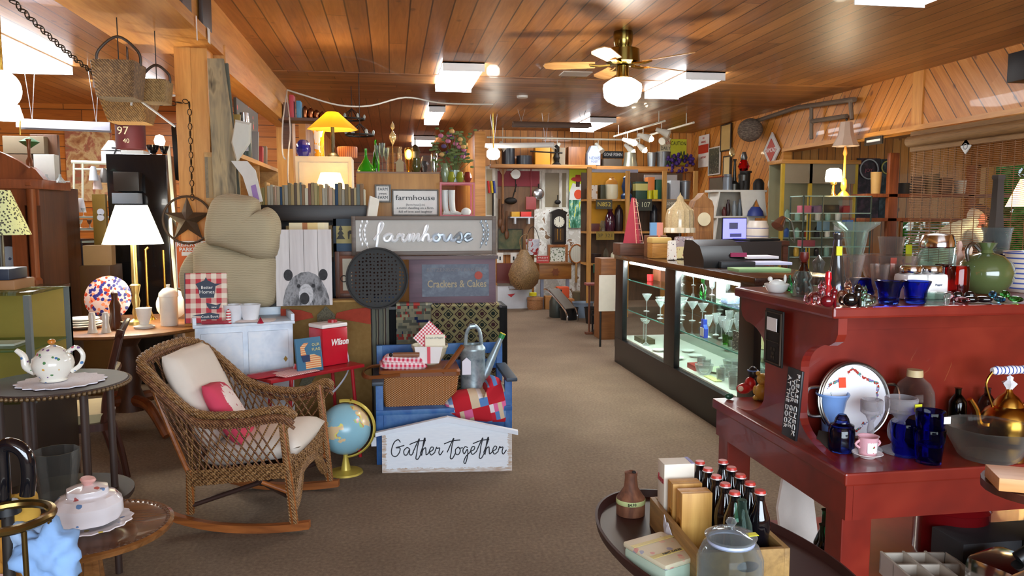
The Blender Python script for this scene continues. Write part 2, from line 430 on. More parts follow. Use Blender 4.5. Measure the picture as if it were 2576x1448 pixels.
# ================================================================ the room
H=2.95
CE=('b47a42','98602e','74461f')
pineC1=boards('ceiling_boards',CE,(1,0,0),(0,1,0),.15,3.1,rough=.4,coat=.12,dark='3c1c0c',knots=.7)
pineC2=boards('ceiling_boards_cross',CE,(0,1,0),(1,0,0),.15,3.1,rough=.4,coat=.12,dark='3c1c0c',knots=.7)
pineL=boards('ceiling_boards_left_room',('c8945a','b27a40','905a2c'),(1,0,0),(0,1,0),.14,3,rough=.3,coat=.2,dark='5a3014')
PW=('e0a058','cf8636','a9601f')
pineV=boards('wall_boards_upright',PW,(1,0,0),(0,0,1),.13,9,rough=.4,dark='7a3a10')
pineVy=boards('wall_boards_upright_side',PW,(0,1,0),(0,0,1),.13,9,rough=.4,dark='7a3a10')
pineH=boards('wall_boards_flat',('d98a3c','c87326','a0561a'),(0,0,1),(1,0,0),.16,4,rough=.4,dark='7a3a10')
c4=math.cos(R(52)); s4=math.sin(R(52))
pineD1=boards('wall_boards_slanted',PW,(0,s4,c4),(0,-c4,s4),.15,9,rough=.4,dark='6a300c')
pineD2=boards('wall_boards_slanted_back',PW,(0,s4,-c4),(0,c4,s4),.15,9,rough=.4,dark='6a300c')
beamW=wood('d9994c','b8742e','Y',.8,.4,'beam_pine'); postW=wood('e0a050','c07c34','Z',.8,.4,'post_pine')
def carpet():
    t=NT('brown_carpet'); v=t.co(); n=t.noise(v,420,2,.7); n2=t.noise(v,1.3,3); n3=t.noise(v,60,3)
    f=t.math('ADD',t.math('MULTIPLY',n,.5),t.math('ADD',t.math('MULTIPLY',n3,.3),t.math('MULTIPLY',n2,.25)))
    t.col(t.ramp(f,[(.32,'584a3f'),(.53,'7c6a59'),(.72,'a18d78')])); t.P(Roughness=.95); t.b.inputs['Specular IOR Level'].default_value=.1; t.bump(n,.6,.006); return t.m
struct('floor',B((-8,-2.6,-.1),(9,18.6,0)),carpet())
struct('ceiling',B((-1.17,-2.5,H),(5.3,8.15,H+.05)),pineC1)
struct('ceiling',B((-1.17,8.15,H-.004),(5.3,9.9,H+.05)),pineC2)
struct('ceiling',B((-1.17,9.9,H),(5.3,18.5,H+.05)),pineC1)
struct('ceiling',B((-8,-2.5,H),(-1.17,18.5,H+.05)),pineL)
struct('ceiling',B((5.42,-2.5,2.62),(9,10.5,2.7)),pineC1)
# beam with boxed soffit, pillar, further beam
struct('trim_1',B((-1.70,-2.4,2.60),(-1.13,5.68,2.67)),beamW)
struct('trim_2',B((-1.24,-2.4,2.67),(-1.17,9.4,H)),beamW)
struct('trim_3',B((-1.70,-2.4,2.67),(-1.66,5.68,H)),beamW)
struct('trim_4',B((-1.28,5.68,2.50),(-1.12,9.15,2.67)),beamW)
struct('trim_5',B((-1.28,9.15,0),(-1.1,9.4,2.67)),postW)
bm=B((-1.40,5.45,0),(-1.298,5.64,2.60)); B((-1.298,5.46,0),(-1.195,5.64,2.60),bm=bm)
struct('trim_6',bm,postW)
# right hand wall with header over the wide opening
struct('wall_right',B((5.3,-2.5,2.40),(5.42,7.2,H)),pineD2)
struct('wall_right',B((5.3,7.2,2.40),(5.42,9.9,H)),pineD1)
struct('wall_right',B((5.3,9.9,0),(5.42,18.5,H)),pineD1)
struct('wall_right',B((5.3,-2.5,0),(5.42,2.6,2.40)),pineVy)
struct('trim_7',B((5.27,-2.5,2.36),(5.48,9.9,2.41)),beamW)
struct('trim_8',B((5.285,7.12,2.41),(5.3,7.28,H)),postW)
# room beyond the opening
bm=NB(); wx=[at(c,600,10.4).x for c in (2262,2398,2412)]; wz=[at(2400,c,10.4).z for c in (650,552,428)]
for a in ((5.42,wx[0],0,2.62),(wx[0],9,0,wz[0]),(wx[0],9,wz[1],2.62),(wx[1],9,wz[0],wz[1])): B((a[0],10.4,a[2]),(a[1],10.5,a[3]),bm=bm)
struct('wall_far_right',bm,pineV)
bm=NB()
for x0,x1,z1 in ((wx[0],wx[1],wz[1]),):
    for x in (x0,x1-.04,(x0+x1)/2): B((x,10.38,wz[0]),(x+.04,10.44,z1),bm=bm)
    for z in (wz[0],z1-.04): B((x0,10.38,z),(x1,10.44,z+.04),bm=bm)
struct('window_3',bm,M('c98a48',.4))
bm=NB()
for a in ((-2.5,4.6,0,2.62),(4.6,10.4,0,.95),(4.6,10.4,2.25,2.62),(6.55,6.85,.95,2.25),(10.25,10.4,.95,2.25)): B((8.6,a[0],a[2]),(8.7,a[1],a[3]),bm=bm)
struct('wall_outer_right',bm,pineVy)
bm=NB()
for y0,y1 in ((4.6,6.55),(6.85,10.25)):
    for y in (y0,y1-.05,(y0+y1)/2): B((8.58,y,.95),(8.66,y+.05,2.25),bm=bm)
    for z in (.95,2.2): B((8.58,y0,z),(8.66,y1,z+.05),bm=bm)
struct('window_1',bm,M('c98a48',.4))
# back walls
struct('wall_back',B((1.55,13.2,0),(5.3,13.3,H)),pineV)
struct('wall_back',B((1.5,13.2,0),(1.58,18.5,H)),pineVy)
struct('wall_back',B((-1.2,18.4,0),(1.6,18.5,H)),pineH)
struct('wall_back',B((-8,11.0,0),(-1.24,11.1,H)),pineH)
struct('wall_left',B((-6.1,-2.5,0),(-6,11,H)),pineVy)
struct('wall_left',B((-1.24,11.0,0),(-1.15,18.5,H)),pineVy)
bm=NB()
for a in ((-6,-1.6,0,H),(3.4,5.3,0,H),(-1.6,3.4,0,.5),(-1.6,3.4,2.6,H)): B((a[0],-2.5,a[2]),(a[1],-2.4,a[3]),bm=bm)
struct('wall_front',bm,pineV)
struct('wall_front',B((5.4,-2.5,0),(9,-2.4,2.62)),pineV)
bm=NB()
for x in (-1.6,0,1.7,3.34): B((x,-2.5,.5),(x+.06,-2.42,2.6),bm=bm)
struct('window_2',bm,WHITE())
# ================================================================ ceiling fixtures
FXW=M('e9eaec',.35,vary=0); FXL=glow('f4faff',11,'fluorescent_lens'); 
def fixture(x,y0,y1,w,label,z=H,hgt=.085):
    t=thing('ceiling_light',label,'ceiling light',(x,y0,z-hgt),0); L=y1-y0
    bm=NB(); B((-w/2,0,.0),(w/2,.012,hgt),bm=bm); B((-w/2,L-.012,0),(w/2,L,hgt),bm=bm); B((-w/2,0,hgt-.012),(w/2,L,hgt),bm=bm); mesh('housing',bm,FXW,t,smooth=False)
    mesh('lens',prism([(-w/2+.004,hgt-.014),(-w/2+.004,.03),(-w/2+.03,.006),(w/2-.03,.006),(w/2-.004,.03),(w/2-.004,hgt-.014)],L-.03,M=TR(0,L/2,0)),FXL,t); return t
fixture(.70,7.45,8.72,.40,'wraparound fluorescent ceiling light in the middle of the ceiling, left of the fan')
fixture(3.17,7.55,8.85,.42,'wraparound fluorescent ceiling light just right of the ceiling fan')
fixture(3.25,3.4,4.75,.5,'fluorescent ceiling light cut off by the top edge, upper right')
fixture(-3.35,5.9,8.25,.58,'long bright fluorescent ceiling light over the left room')
fixture(.62,10.4,11.9,.22,'narrow single tube ceiling light farther down the shop')
fixture(.62,14.3,15.6,.40,'fluorescent ceiling light farthest back, beyond the glass vases')
fixture(3.12,11.2,12.5,.40,'fluorescent ceiling light behind the dark hanging shade')
fixture(-2.9,9.0,9.9,.5,'fluorescent ceiling light glimpsed left of the pine pillar')
# hanging strip lights
def strip(a,b,r,label,m,zt=H):
    a=Vector(a); b=Vector(b); t=thing('hanging_strip_light',label,'strip light',a); d=b-a; L=d.length; rz=math.atan2(d.y,d.x); t.rotation_euler=(0,0,rz)
    pr=[]; n=10
    for i in range(n+1): q=PI*i/n; pr.append((r*math.cos(q),.0+r*.9*math.sin(q)))
    pr+= [(-r*.93,0)]+[(r*.93*math.cos(PI-PI*i/n),r*.83*math.sin(PI*i/n)) for i in range(1,n)]+[(r*.93,0)]
    M2=Matrix.Rotation(PI/2,4,'Z'); mesh('shade',prism(pr,L,M=TR(L/2,0,0)@M2),m,t)
    bm=NB(); cyl(bm,(.05,0,r*.4),(L-.05,0,r*.4),.014,8); mesh('tube',bm,M('d8d4cc',.3),t)
    bm=NB()
    for x in (.12,L-.12):
        for s in (-1,1): cyl(bm,(x,0,r*.8),(x+s*.05,0,zt-a.z),.003,5)
    mesh('chain',bm,M('b9b9bb',.4,.8),t); return t
p=at(1290,318,10.6); q=at(1485,318,10.6); strip(p,q,.08,'dark brown hanging strip light across the aisle',M('6a564a',.5))
p=at(1222,372,11.2); q=at(1393,362,10.9); strip(p,q,.075,'white hanging strip light with slots above the red board',M('e4e2dc',.4))
p=at(45,322,8.0); q=at(278,333,8.2); strip(p,q,.1,'grey hanging strip light under the left room ceiling',M('9a9aa6',.4))
# ================================================================ red painted island
RED=speck(['661a12','7e2216','93301f'],3,.32,name='red_paint'); RED.node_tree.nodes['Principled BSDF'].inputs['Coat Weight'].default_value=.25
t=thing('red_cabinet','red painted wooden shop island with a high shelf on scrolled end panels','cabinet',(1.33,2.05,0))
def rp(n,bm): return mesh(n,bm,RED,t,smooth=False)
bm=B((0,0,.69),(2.2,.97,.73),.006); rp('table_top',bm)
bm=NB(); B((.012,.012,.58),(.035,.95,.69),bm=bm); rp('side_apron',bm)
bm=NB(); B((.036,.012,.58),(2.2,.035,.69),bm=bm); rp('front_apron',bm)
for x,y in ((.02,.04),(.02,.85)): rp('leg',B((x,y,0),(x+.1,y+.09,.58),.004))
rp('lower_shelf',B((.02,.05,.17),(2.2,.93,.195)))
# end panel profile in Y-Z (scrolls at both sides)
def scroll(w,side=1):
    a=.48; L=.355; pts=[(a-.02-L+.04,.49)]
    o=[]
    for s in (-1,1):
        q=[]
        q+= [(s*.335,.452),(s*.335,.40),(s*.322,.375),(s*.29,.358)]
        for k in range(1,9): u=k/8*PI/2; q.append((s*(.29-.165*math.sin(u)),.358-.10*(1-math.cos(u))))
        for k in range(1,5): q.append((s*.125,.258-.045*k+.02))
        for k in range(1,9): u=k/8*PI/2; q.append((s*(.125+.235*(1-math.cos(u))),.10-.10*math.sin(u)))
        o.append(q)
    pts=[(a-.02+y,z) for y,z in o[0][::1]][::1]
    right=[(a-.02+y,z) for y,z in o[1]]
    prof=right+pts[::-1]
    M2=Matrix(((0,-1,0,0),(1,0,0,0),(0,0,1,0),(0,0,0,1)))
    return prism(prof,w,M=TR(.05,0,.73)@M2)
rp('end_panel',scroll(.03))
e2=rp('end_panel',scroll(.03)); e2.location.x=2.1
rp('back_panel',B((.06,.42,.73),(2.2,.445,1.185)))
rp('high_shelf',B((0.005,.105,1.182),(2.2,.80,1.218),.008))
# scalloped board edges against the back panel
bm=NB(); pts=[(.08,.45),(.08,.36)]
for k in range(0,9): u=k/8*PI; 
rp('front_rail',B((.07,.40,1.10),(2.1,.42,1.182)))
def fl(n,la,px,py0,py1,pw,z=.73,**k): pass
# ---------------------------------------------------------------- on the table top z=.73
ZT=.731
# oval tray leaning on the back panel
p,W,Hh=fit((2020,2248,888,1085),2.37); W=.262; p.x=1.575; t=thing('serving_tray','round white porcelain tray with floral swags and silver gallery rim, leaning on red panel','tray',(p.x,2.385,ZT),rot=(R(-8),0,0))
r=W/2
fl_=spots('f4f4f2',['b8453c','8a5ba0','4f9a8a','c4574a'],42,.13,.15,'porcelain_flowers',coat=.5)
def swag():
    t_=NT('swagged_porcelain'); v=t_.co(); s=t_.sep(v); X=s[0]; Z=t_.math('SUBTRACT',s[2],.131); a=t_.math('ARCTAN2',X,Z); rad=t_.math('SQRT',t_.math('ADD',t_.math('MULTIPLY',X,X),t_.math('MULTIPLY',Z,Z)))
    wv=t_.math('MULTIPLY',t_.math('ABSOLUTE',t_.math('SINE',t_.math('MULTIPLY',a,3))),.022); d=t_.math('ABSOLUTE',t_.math('SUBTRACT',rad,t_.math('SUBTRACT',.108,wv)))
    n=t_.noise(v,120,2); th=t_.math('MULTIPLY',t_.math('LESS_THAN',d,t_.math('MULTIPLY',n,.011)),t_.math('GREATER_THAN',t_.noise(v,75,2),.47)); c=t_.ramp(t_.noise(v,60,1),[(0,'b04038'),(.48,'5f9a92'),(.56,'8a74b0')],'CONSTANT')
    t_.col(t_.mix(th,'f1f2f4',c)); t_.P(Roughness=.12); return t_.m
mesh('plate',lathe([(0,-.006),(r*.955,-.006),(r*.96,.0),(r*.955,.006),(0,.006)],48,M=TR(0,0,r)@XR(PI/2)),swag(),t)
SIL=M('a8a49c',.28,1,'old_silver')
bm=ring(r*.975,.008,TR(0,0,r)@XR(PI/2),48); ring(r*.98,.005,TR(0,-.014,r)@XR(PI/2),48,bm=bm); mesh('gallery_rim',bm,SIL,t)
for s in (-1,1):
    bm=NB(); tube(bm,[(s*r*.95,0,r+.05),(s*(r+.035),0,r+.045),(s*(r+.045),0,r),(s*(r+.035),0,r-.045),(s*r*.95,0,r-.05)],.006,8,sm=4); mesh('handle',bm,SIL,t)
mesh('price_sticker',B((-.055,-.010,r+.045),(-.03,-.0075,r+.08)),M('ff4a20',.6,vary=0),t)
# gallon jug
Lt('glass_jug','clear ribbed glass jug with a cream cap beside the porcelain tray','jug',None,None,(2243,2355,890,1075),Y=2.3,z=None,loc=Vector((1.79,2.38,ZT)),w=.135,h=.235,
 parts=(('body',[(0,0),(.9,0),(1,.05),(1,.55),(.95,.68),(.75,.8),(.42,.88),(.36,.93),(.36,.96),(0.3,.96),(.3,.9),(.7,.78),(.9,.66),(.94,.55),(.94,.08),(0,.06)],thin('d9c9c0',.12)),('cap',[(0,1),(.38,1),(.4,.93),(.4,.9),(.35,.9)],M('c9b183',.5),'cream metal cap')))
# light blue flared vase
Lt('vase','opaque light blue pressed glass vase with flared rim in front of tray','vase',[(0,0),(.62,0),(.62,.03),(.55,.08),(.58,.3),(.7,.6),(.82,.85),(1,.97),(.97,1),(.9,.96),(.74,.8),(.5,.3),(0,.08)],M('7fa6e2',.2,coat=.6),(2052,2128,995,1108),z=ZT,k=.3)
Lt('glass_jar','dark blue glass jar with an owl shaped lid','jar',None,None,(2086,2144,1050,1142),z=ZT,k=.4,
 parts=(('body',[(0,0),(.85,0),(1,.1),(1,.6),(.85,.68),(.6,.68),(.6,.1),(0,.08)],glass('3558b8',.1)),('lid',[(.92,.66),(.92,.72),(.6,.78),(.5,.9),(.3,1),(0,1)],glass('3558b8',.1),'owl shaped blue lid')),flute=.03,fn=10)
# frosted candlestick pair
fr=thin('d8d4d6',.45,rough=.4)
for i,(b,lb) in enumerate((((2160,2215,1012,1140),'frosted glass candle holder with cup top, left one by the tray'),((2222,2300,1010,1148),'frosted curling glass candle holder with a yellow sticker'))):
    t=Lt('candle_holder',lb,'candle holder',[(0,0),(.95,0),(1,.04),(.5,.12),(.22,.25),(.3,.4),(.2,.55),(.45,.68),(.85,.75),(.9,.98),(.8,1),(.7,.8),(0,.75)],fr,b,z=ZT,k=.4,group=None,parts=(('sticker',lambda W,H:B((.1*W,-W*.46,H*.8),(.32*W,-W*.44,H*.93)),M('d6d420',.6,vary=0)),) if i else ())
    if i:
        bm=NB(); tube(bm,[(-.01,0,.03),(-.035,0,.06),(-.03,0,.1),(.0,0,.115)],.009,8,sm=5); mesh('arm',bm,fr,t)
# pink cup on saucer
p=on(2181,1163,ZT); p.y+=.05; p=Vector((at(2181,1163,p.y).x,p.y,ZT))
Lt('saucer','white gold rimmed saucer under the pink cup','saucer',[(0,.3),(.5,0),(.55,.2),(1,.9),(.97,1),(.5,.5),(0,.5)],M('f2efee',.15,coat=.5),None,loc=p,w=.095,h=.016)
pk=spots('e8a8b4',['c23b4a','e9c03a','6a4aa0','c23b4a'],110,.22,.2,'pink_porcelain')
Lt('cup','small pink porcelain cache cup with painted flower medallion','cup',None,None,None,loc=p+Vector((0,0,.008)),w=.068,h=.062,
 parts=(('body',[(0,0),(.72,0),(.78,.05),(.86,.5),(.92,.95),(1,1),(.88,.98),(.8,.5),(.7,.12),(0,.1)],M('e9b3bd',.2,coat=.4)),
 ('medallion',lambda W,H:lathe([(W*.445,-H*.3),(W*.455,0),(W*.44,H*.3)],14,a0=R(-125),a1=R(-60),M=TR(0,0,H*.5)),spots('f6f2ee',['c23b4a','e9a03a','6a4aa0','5a9a4a'],75,.3,.2,'flower_painting')),
 ('handle',lambda W,H:tube(NB(),[(W*.42,0,H*.8),(W*.62,0,H*.6),(W*.42,0,H*.4)],.004,6,sm=4),M('e9b3bd',.2,coat=.4)),
 ('handle',lambda W,H:tube(NB(),[(-W*.42,0,H*.8),(-W*.62,0,H*.6),(-W*.42,0,H*.4)],.004,6,sm=4),M('e9b3bd',.2,coat=.4))))
# cobalt tumblers stacked
cob=glass('4a58e8',.05,1.2)
pp=on(2335,1162,ZT); 
tp=[(0,0),(.78,0),(.8,.03),(.92,.6),(.96,.64),(1,.97),(.97,1),(.9,.95),(.85,.6),(.73,.08),(0,.06)]
a=Lt('tumbler','cobalt blue glass tumbler, lower of the stacked pair','tumbler',tp,cob,None,loc=pp,w=.092,h=.11,group='cobalt tumblers on the red table')
b=Lt('tumbler','cobalt blue glass tumbler nested on top, with a white price sticker','tumbler',tp,cob,None,loc=pp+Vector((.0,0,.055)),w=.088,h=.11,group='cobalt tumblers on the red table',parts=(('sticker',lambda W,H:B((.16*W,-W*.47,H*.7),(.42*W,-W*.45,H*.9)),M('f4f4f4',.6,vary=0)),))
Lt('tumbler','cobalt blue glass tumbler standing behind the stacked pair','tumbler',tp,cob,None,loc=pp+Vector((-.028,.075,0)),w=.09,h=.11,group='cobalt tumblers on the red table')
# clear pressed glass bowl
Lt('glass_bowl','oval clear pressed glass bowl in front of brass kettle','bowl',[(0,0),(.6,0),(.66,.06),(.9,.6),(.95,.9),(1,1),(.93,.95),(.85,.6),(.6,.12),(0,.1)],thin('d8d4cc',.1),(2392,2576,1080,1162),z=ZT,k=.15,flute=.02,fn=16)
# brass kettle
t=thing('kettle','shiny brass kettle with white and blue porcelain handle','kettle',Vector((at(2530,1120,2.28).x,2.28,ZT))); br=BRASS(); r=.085
mesh('body',lathe([(0,0),(.8,0),(.95,.05),(1,.3),(.93,.5),(.8,.62),(.55,.72)],32,sx=r,sz=.17),br,t); mesh('lid',lathe([(.56,.7),(.5,.8),(.35,.9),(.15,.98),(.1,1.06),(0,1.06)],24,sx=r,sz=.17),br,t)
mesh('knob',lathe([(0,1.04),(.1,1.05),(.26,1.18),(.1,1.24),(.12,1.3),(0,1.34)],12,sx=r,sz=.17,flute=.12,fn=6),M('f0f0f4',.15),t)['label']='white porcelain knob'
mesh('spout',tube(NB(),[(-r*.85,0,.06),(-r*1.3,0,.065),(-r*1.45,0,.11),(-r*1.75,0,.15)],lambda q:.018-.009*q,10,sm=5),br,t)
bm=NB(); tube(bm,[(-r*.7,0,.12),(-r*1.05,0,.2),(-r*.75,0,.245)],.004,6,sm=4); mesh('bail',bm,br,t)
mesh('bail',tube(NB(),[(r*.7,0,.12),(r*1.05,0,.2),(r*.75,0,.245)],.004,6,sm=4),br,t)
mesh('grip',lathe([(0,-1),(.6,-1),(1,-.8),(.85,-.5),(1,0),(.85,.5),(1,.8),(.6,1),(0,1)],16,sx=.016,sz=.07,M=TR(0,0,.245)@YR(PI/2)),stripes([(0,'f2f2f4'),(.72,'3c55a8')],70,0,.2),t)['label']='white and blue striped porcelain grip'
# leaning small black plaque, green bottles at the back, wooden block at the right edge
p=on(2095,1130,ZT); tag(mesh('plaque',B((-.04,-.004,0),(.04,.004,.055),.002),M('2a2622',.5),loc=(p.x-.02,p.y+.0,ZT+.006),rot=(R(-35),0,R(-50))),'small dark plaque with gilt edge leaning by the scroll panel','plaque')
for i,(b,l) in enumerate((((2388,2425,975,1060),'dark green glass bottle behind the cobalt tumblers'),((2462,2498,975,1060),'small blue glass bottle left of the kettle lid'))):
    Lt('bottle',l,'bottle',[(0,0),(.9,0),(1,.06),(1,.6),(.6,.75),(.35,.82),(.35,.97),(.45,1),(0,1)],glass(['1e5a48','5b8a9a'][i],.1),b,Y=2.42)
p=at(2530,1220,1.62); tag(mesh('wooden_block',B((-.03,-.05,0),(.22,.06,.032),.002),wood('e0a468','c98a4a','X'),loc=(p.x,p.y,p.z),rot=(0,0,R(-25))),'pale wooden box corner at the right edge of the view','box')
tag(mesh('side_table',lathe([(0,0),(.11,0),(.11,.02),(.02,.03),(.02,p.z-.024),(.13,p.z-.022),(.13,p.z-.002),(0,p.z-.002)],24),wood('5a2c1c','3c1a10','Z'),loc=(p.x+.1,p.y,0)),'small turned stand under the pale wooden box','stand')
# ---------------------------------------------------------------- signs on the end panel
xq=1.33+.05-.017
t=thing('sign','black sign reading PLEASE CHECK YOUR GUNS AT THE DOOR, propped on the red panel','sign',(1.318,2.36,.752),rot=(0,0,0))
YZ=Matrix(((0,0,1,0),(-1,0,0,0),(0,1,0,0),(0,0,0,1)))
# board stands on edge, leaning; long axis upright
t.rotation_euler=(R(-4),0,R(-90))
mesh('board',B((-.046,-.004,0),(.046,.004,.235),.001),M('15161c',.35),t)
for i,(s,w) in enumerate((('PLEASE CHECK',.19),('YOUR GUNS',.15),('AT THE DOOR',.165))):
    text(s,.027,M('f2f2f0',.5,vary=0),t,(.027-.027*i,-.0055,.118),rot=(R(90),R(90),0),w=w*1.1)
t=thing('cast_iron_plaque','dark embossed iron plaque with white tag hung on the red scroll panel','plaque',(1.345,2.535,.965),rot=(0,0,R(-90)))
mesh('plate',B((-.062,-.004,0),(.062,.004,.20),.003),IRON(),t)
bm=NB()
for a,b_ in (((-.055,0,.008),(.055,0,.012)),((-.055,0,.188),(.055,0,.192)),((-.057,0,.008),(-.053,0,.192)),((.053,0,.008),(.057,0,.192)),((-.045,0,.12),(.045,0,.122)),((-.045,0,.085),(.045,0,.087))): B((a[0],-.009,a[2]),(b_[0],-.002,b_[2]),bm=bm)
mesh('embossed_border',bm,M('4a3c30',.5,.5),t)
for i,z in enumerate((.06,.045,.03)): text(['~ooo~OO~','oOo~o~','~Oo~oO~'][i] and ['|||  ||||','|||||','||| |||'][i],.014,M('4a3c30',.5,.5),t,(0,-.006,z))
mesh('paper_tag',B((-.036,-.012,.125),(.036,-.0105,.172)),M('f0f2f4',.7,vary=0),t)
# ---------------------------------------------------------------- figurines at the far corner: left as plain wax figures
def bear(): pass
t=thing('wax_bear','plain honey yellow wax bear figure at the far corner of the red table','figurine',on(1912,1003,ZT)+Vector((0,-.02,0)),R(150)); ye=M('cfa848',.35)
bm=NB(); ball(bm,(0,0,.035),.034,(1,.9,1.1)); ball(bm,(-.025,.0,.008),.014,(1,1.4,.8)); ball(bm,(.025,0,.008),.014,(1,1.4,.8)); ball(bm,(.03,.0,.04),.012,(.8,1,1.6)); ball(bm,(-.03,0,.04),.012,(.8,1,1.6)); mesh('body',bm,ye,t)
bm=NB(); ball(bm,(0,0,.088),.026); ball(bm,(.02,0,.112),.010); ball(bm,(-.02,0,.112),.010); ball(bm,(0,.022,.082),.011); mesh('head',bm,ye,t)
t=thing('wax_figure','red and black wax figure lying beside the yellow bear','figurine',on(1872,985,ZT)+Vector((0,-.03,0)),R(20))
mesh('body',ball(ball(NB(),(-.02,0,.024),.026,(1.5,1,.9)),(.015,0,.04),.024,(1,1,1.3)),M('c22020',.35),t)
mesh('head',ball(NB(),(.03,.0,.088),.021,(1,1,1.4)),M('1c1a1e',.4),t); mesh('headband',ring(.021,.003,TR(.03,0,.098)),M('6a8ac8',.4),t); mesh('paw',ball(NB(),(-.05,-.01,.028),.012),M('ecd0b0',.4),t)
tag(mesh('trinket',ball(NB(),(0,0,.012),.014,(1.4,.8,.9)),M('1e4a34',.3),loc=on(1834,1003,ZT)),'tiny dark green trinket at the far corner of the red table','trinket')
# ================================================================ glassware on the high red shelf z=1.22
ZS=1.219
tg=lambda c='d9e6e0',o=.18:thin(c,o)
SHELF=[]
def sh(name,label,cat,prof,m,b,Y,**k): return Lt(name,label,cat,prof,m,b,Y=Y,loc=None,**k)
def S_(name,label,cat,prof,m,b,Y,dz=0,**k):
    p,W,Hh=fit(b,Y); p.z=ZS+dz; q=at((b[0]+b[1])/2,b[2],Y); return Lt(name,label,cat,prof,m,None,loc=p,w=W,h=q.z-ZS-dz,**k)
bowlP=[(0,0),(.45,0),(.5,.05),(.42,.12),(.75,.4),(.93,.8),(1,1),(.94,1),(.85,.78),(.65,.42),(.3,.2),(0,.18)]
cupP=[(0,0),(.62,0),(.7,.06),(.72,.2),(.66,.26),(.72,.3),(.78,.62),(.98,.92),(1,1),(.9,.97),(.7,.6),(.6,.3),(.58,.12),(0,.08)]
blu=glass('3050c8',.12,1.4)
for i,(b,Y,l) in enumerate((((2136,2206,700,758),2.50,'blue glass votive cup with flared rim, farthest back of the three'),((2203,2266,706,762),2.22,'blue glass votive cup with flared rim, middle of the three'),((2270,2334,706,762),2.22,'blue glass votive cup with flared rim, nearest the white shakers'))):
    S_('votive_cup',l,'cup',cupP,blu,b,Y,group='blue votive cups on the red shelf')
mg=WHITE()
for i,(b,l) in enumerate((((2262,2315,668,740),'square milk glass shaker with metal cap, left of the pair'),((2313,2366,668,740),'square milk glass shaker printed with a flower, right of the pair'))):
    p,W,Hh=fit(b,2.33); p.z=ZS; Hh=at(2300,668,2.33).z-ZS
    t=thing('shaker',l,'shaker',p,0,'milk glass shakers on the red shelf'); mesh('body',B((-W/2,-W/2,0),(W/2,W/2,Hh*.78),W*.2),mg,t)
    mesh('cap',lathe([(.85,.78),(.9,.82),(.9,.95),(.8,1),(0,1)],20,sx=W/2,sz=Hh),CHROME(),t); text(['Salt','Pepper'][i],.009,M('30406a',.5,vary=0),t,(0,-W/2-.001,Hh*.45))
S_('hen_dish','white milk glass hen on nest dish at the shelf corner','dish',None,None,(1925,1982,695,735),2.62,parts=(('base',[(0,0),(.6,0),(.8,.15),(1,.5),(.95,.55),(.4,.5),(0,.5)],mg),('hen',lambda W,H:ball(ball(ball(NB(),(0,0,H*.5),W*.3,(1.2,.8,.7)),(-W*.3,0,H*.85),W*.1),(W*.36,0,H*.85),W*.11,(.6,.5,1.6)),mg)))
S_('decanter','brown glass flask with a wooden stopper between hen dish and tall bottle','decanter',None,None,(2001,2040,634,716),2.62,parts=(('body',[(0,0),(.8,0),(1,.2),(.95,.4),(.5,.6),(.4,.72),(.5,.75),(0,.75)],glass('4a2010',.1)),('stopper',[(.3,.75),(.55,.85),(.5,1),(0,1)],M('6a2018',.4))))
S_('glass_figurine','clear glass figure in front of the brown flask','figurine',[(0,0),(.9,0),(1,.3),(.7,.6),(.9,.75),(.6,1),(0,1)],tg(),(1994,2040,682,738),2.48,flute=.12,fn=7)
# tall dark bottle
S_('bottle','tall slender dark glass bottle with a yellow sticker','bottle',None,None,(2074,2132,586,728),2.42,parts=(('body',[(0,0),(.95,0),(1,.1),(.7,.3),(.52,.5),(.36,.75),(.28,.9),(.34,.92),(.34,1),(0,1)],M('33302e',.12,coat=.6)),('sticker',lambda W,H:B((-.22*W,-W*.30,H*.66),(.02*W,-W*.24,H*.8)),M('d6d420',.6,vary=0))))
S_('glass_ornament','frosted clear glass bird shape left of the tall dark bottle','ornament',[(0,0),(.8,0),(1,.3),(.5,.6),(.7,.8),(0,1)],thin('d0cfcb',.35),(2038,2076,640,720),2.56,flute=.2,fn=3)
S_('ornament','red glass candle shaped ornament behind the cat figures','ornament',[(0,0),(.8,0),(1,.2),(.6,.45),(.35,.6),(.5,.75),(.4,.95),(0,1)],M('c01220',.15,coat=.6),(2066,2098,680,745),2.3)
def cat(b,Y,m,label,rz=0,group='glass cat figures on the red shelf',nm='cat_figurine'):
    p,W,Hh=fit(b,Y); p.z=ZS; Hh=at((b[0]+b[1])/2,b[2],Y).z-ZS; s=Hh; bm=NB()
    ball(bm,(0,0,.3*s),.3*s,(1.1,.8,1)); ball(bm,(-.28*s,0,.5*s),.2*s,(.8,.8,1.5)); ball(bm,(-.3*s,0,.78*s),.17*s); 
    for y in (-.1,.1): lathe([(.07*s,0),(0,.18*s)],8,bm,M=TR(-.3*s,y*s,.88*s)); cyl(bm,(-.36*s,y*s,0),(-.33*s,y*s,.4*s),.06*s,8)
    tube(bm,[(.28*s,0,.1*s),(.45*s,.0,.2*s),(.4*s,0,.45*s)],.05*s,6,sm=4)
    o=mesh(nm,bm,m,loc=p,rot=(0,0,rz)); return tag(o,label,'figurine',group)
cat((2033,2068,708,753),2.2,glass('e8b0c0',.08),'pale pink glass cat figure, leftmost in the row',R(180))
cat((2062,2100,722,762),2.16,M('6a0c18',.12,coat=.6),'dark red glass cat figure at the shelf edge',R(160))
cat((2103,2133,706,757),2.24,glass('f0c8b0',.15),'peach iridescent glass cat figure between red and black cats',R(190))
cat((2112,2167,712,764),2.16,M('08080a',.08,coat=.8),'black glass cat figure with raised head',R(170))
cat((2160,2208,718,762),2.18,glass('b8e0cc',.06),'pale green glass cat figure beside the blue cups',R(10))
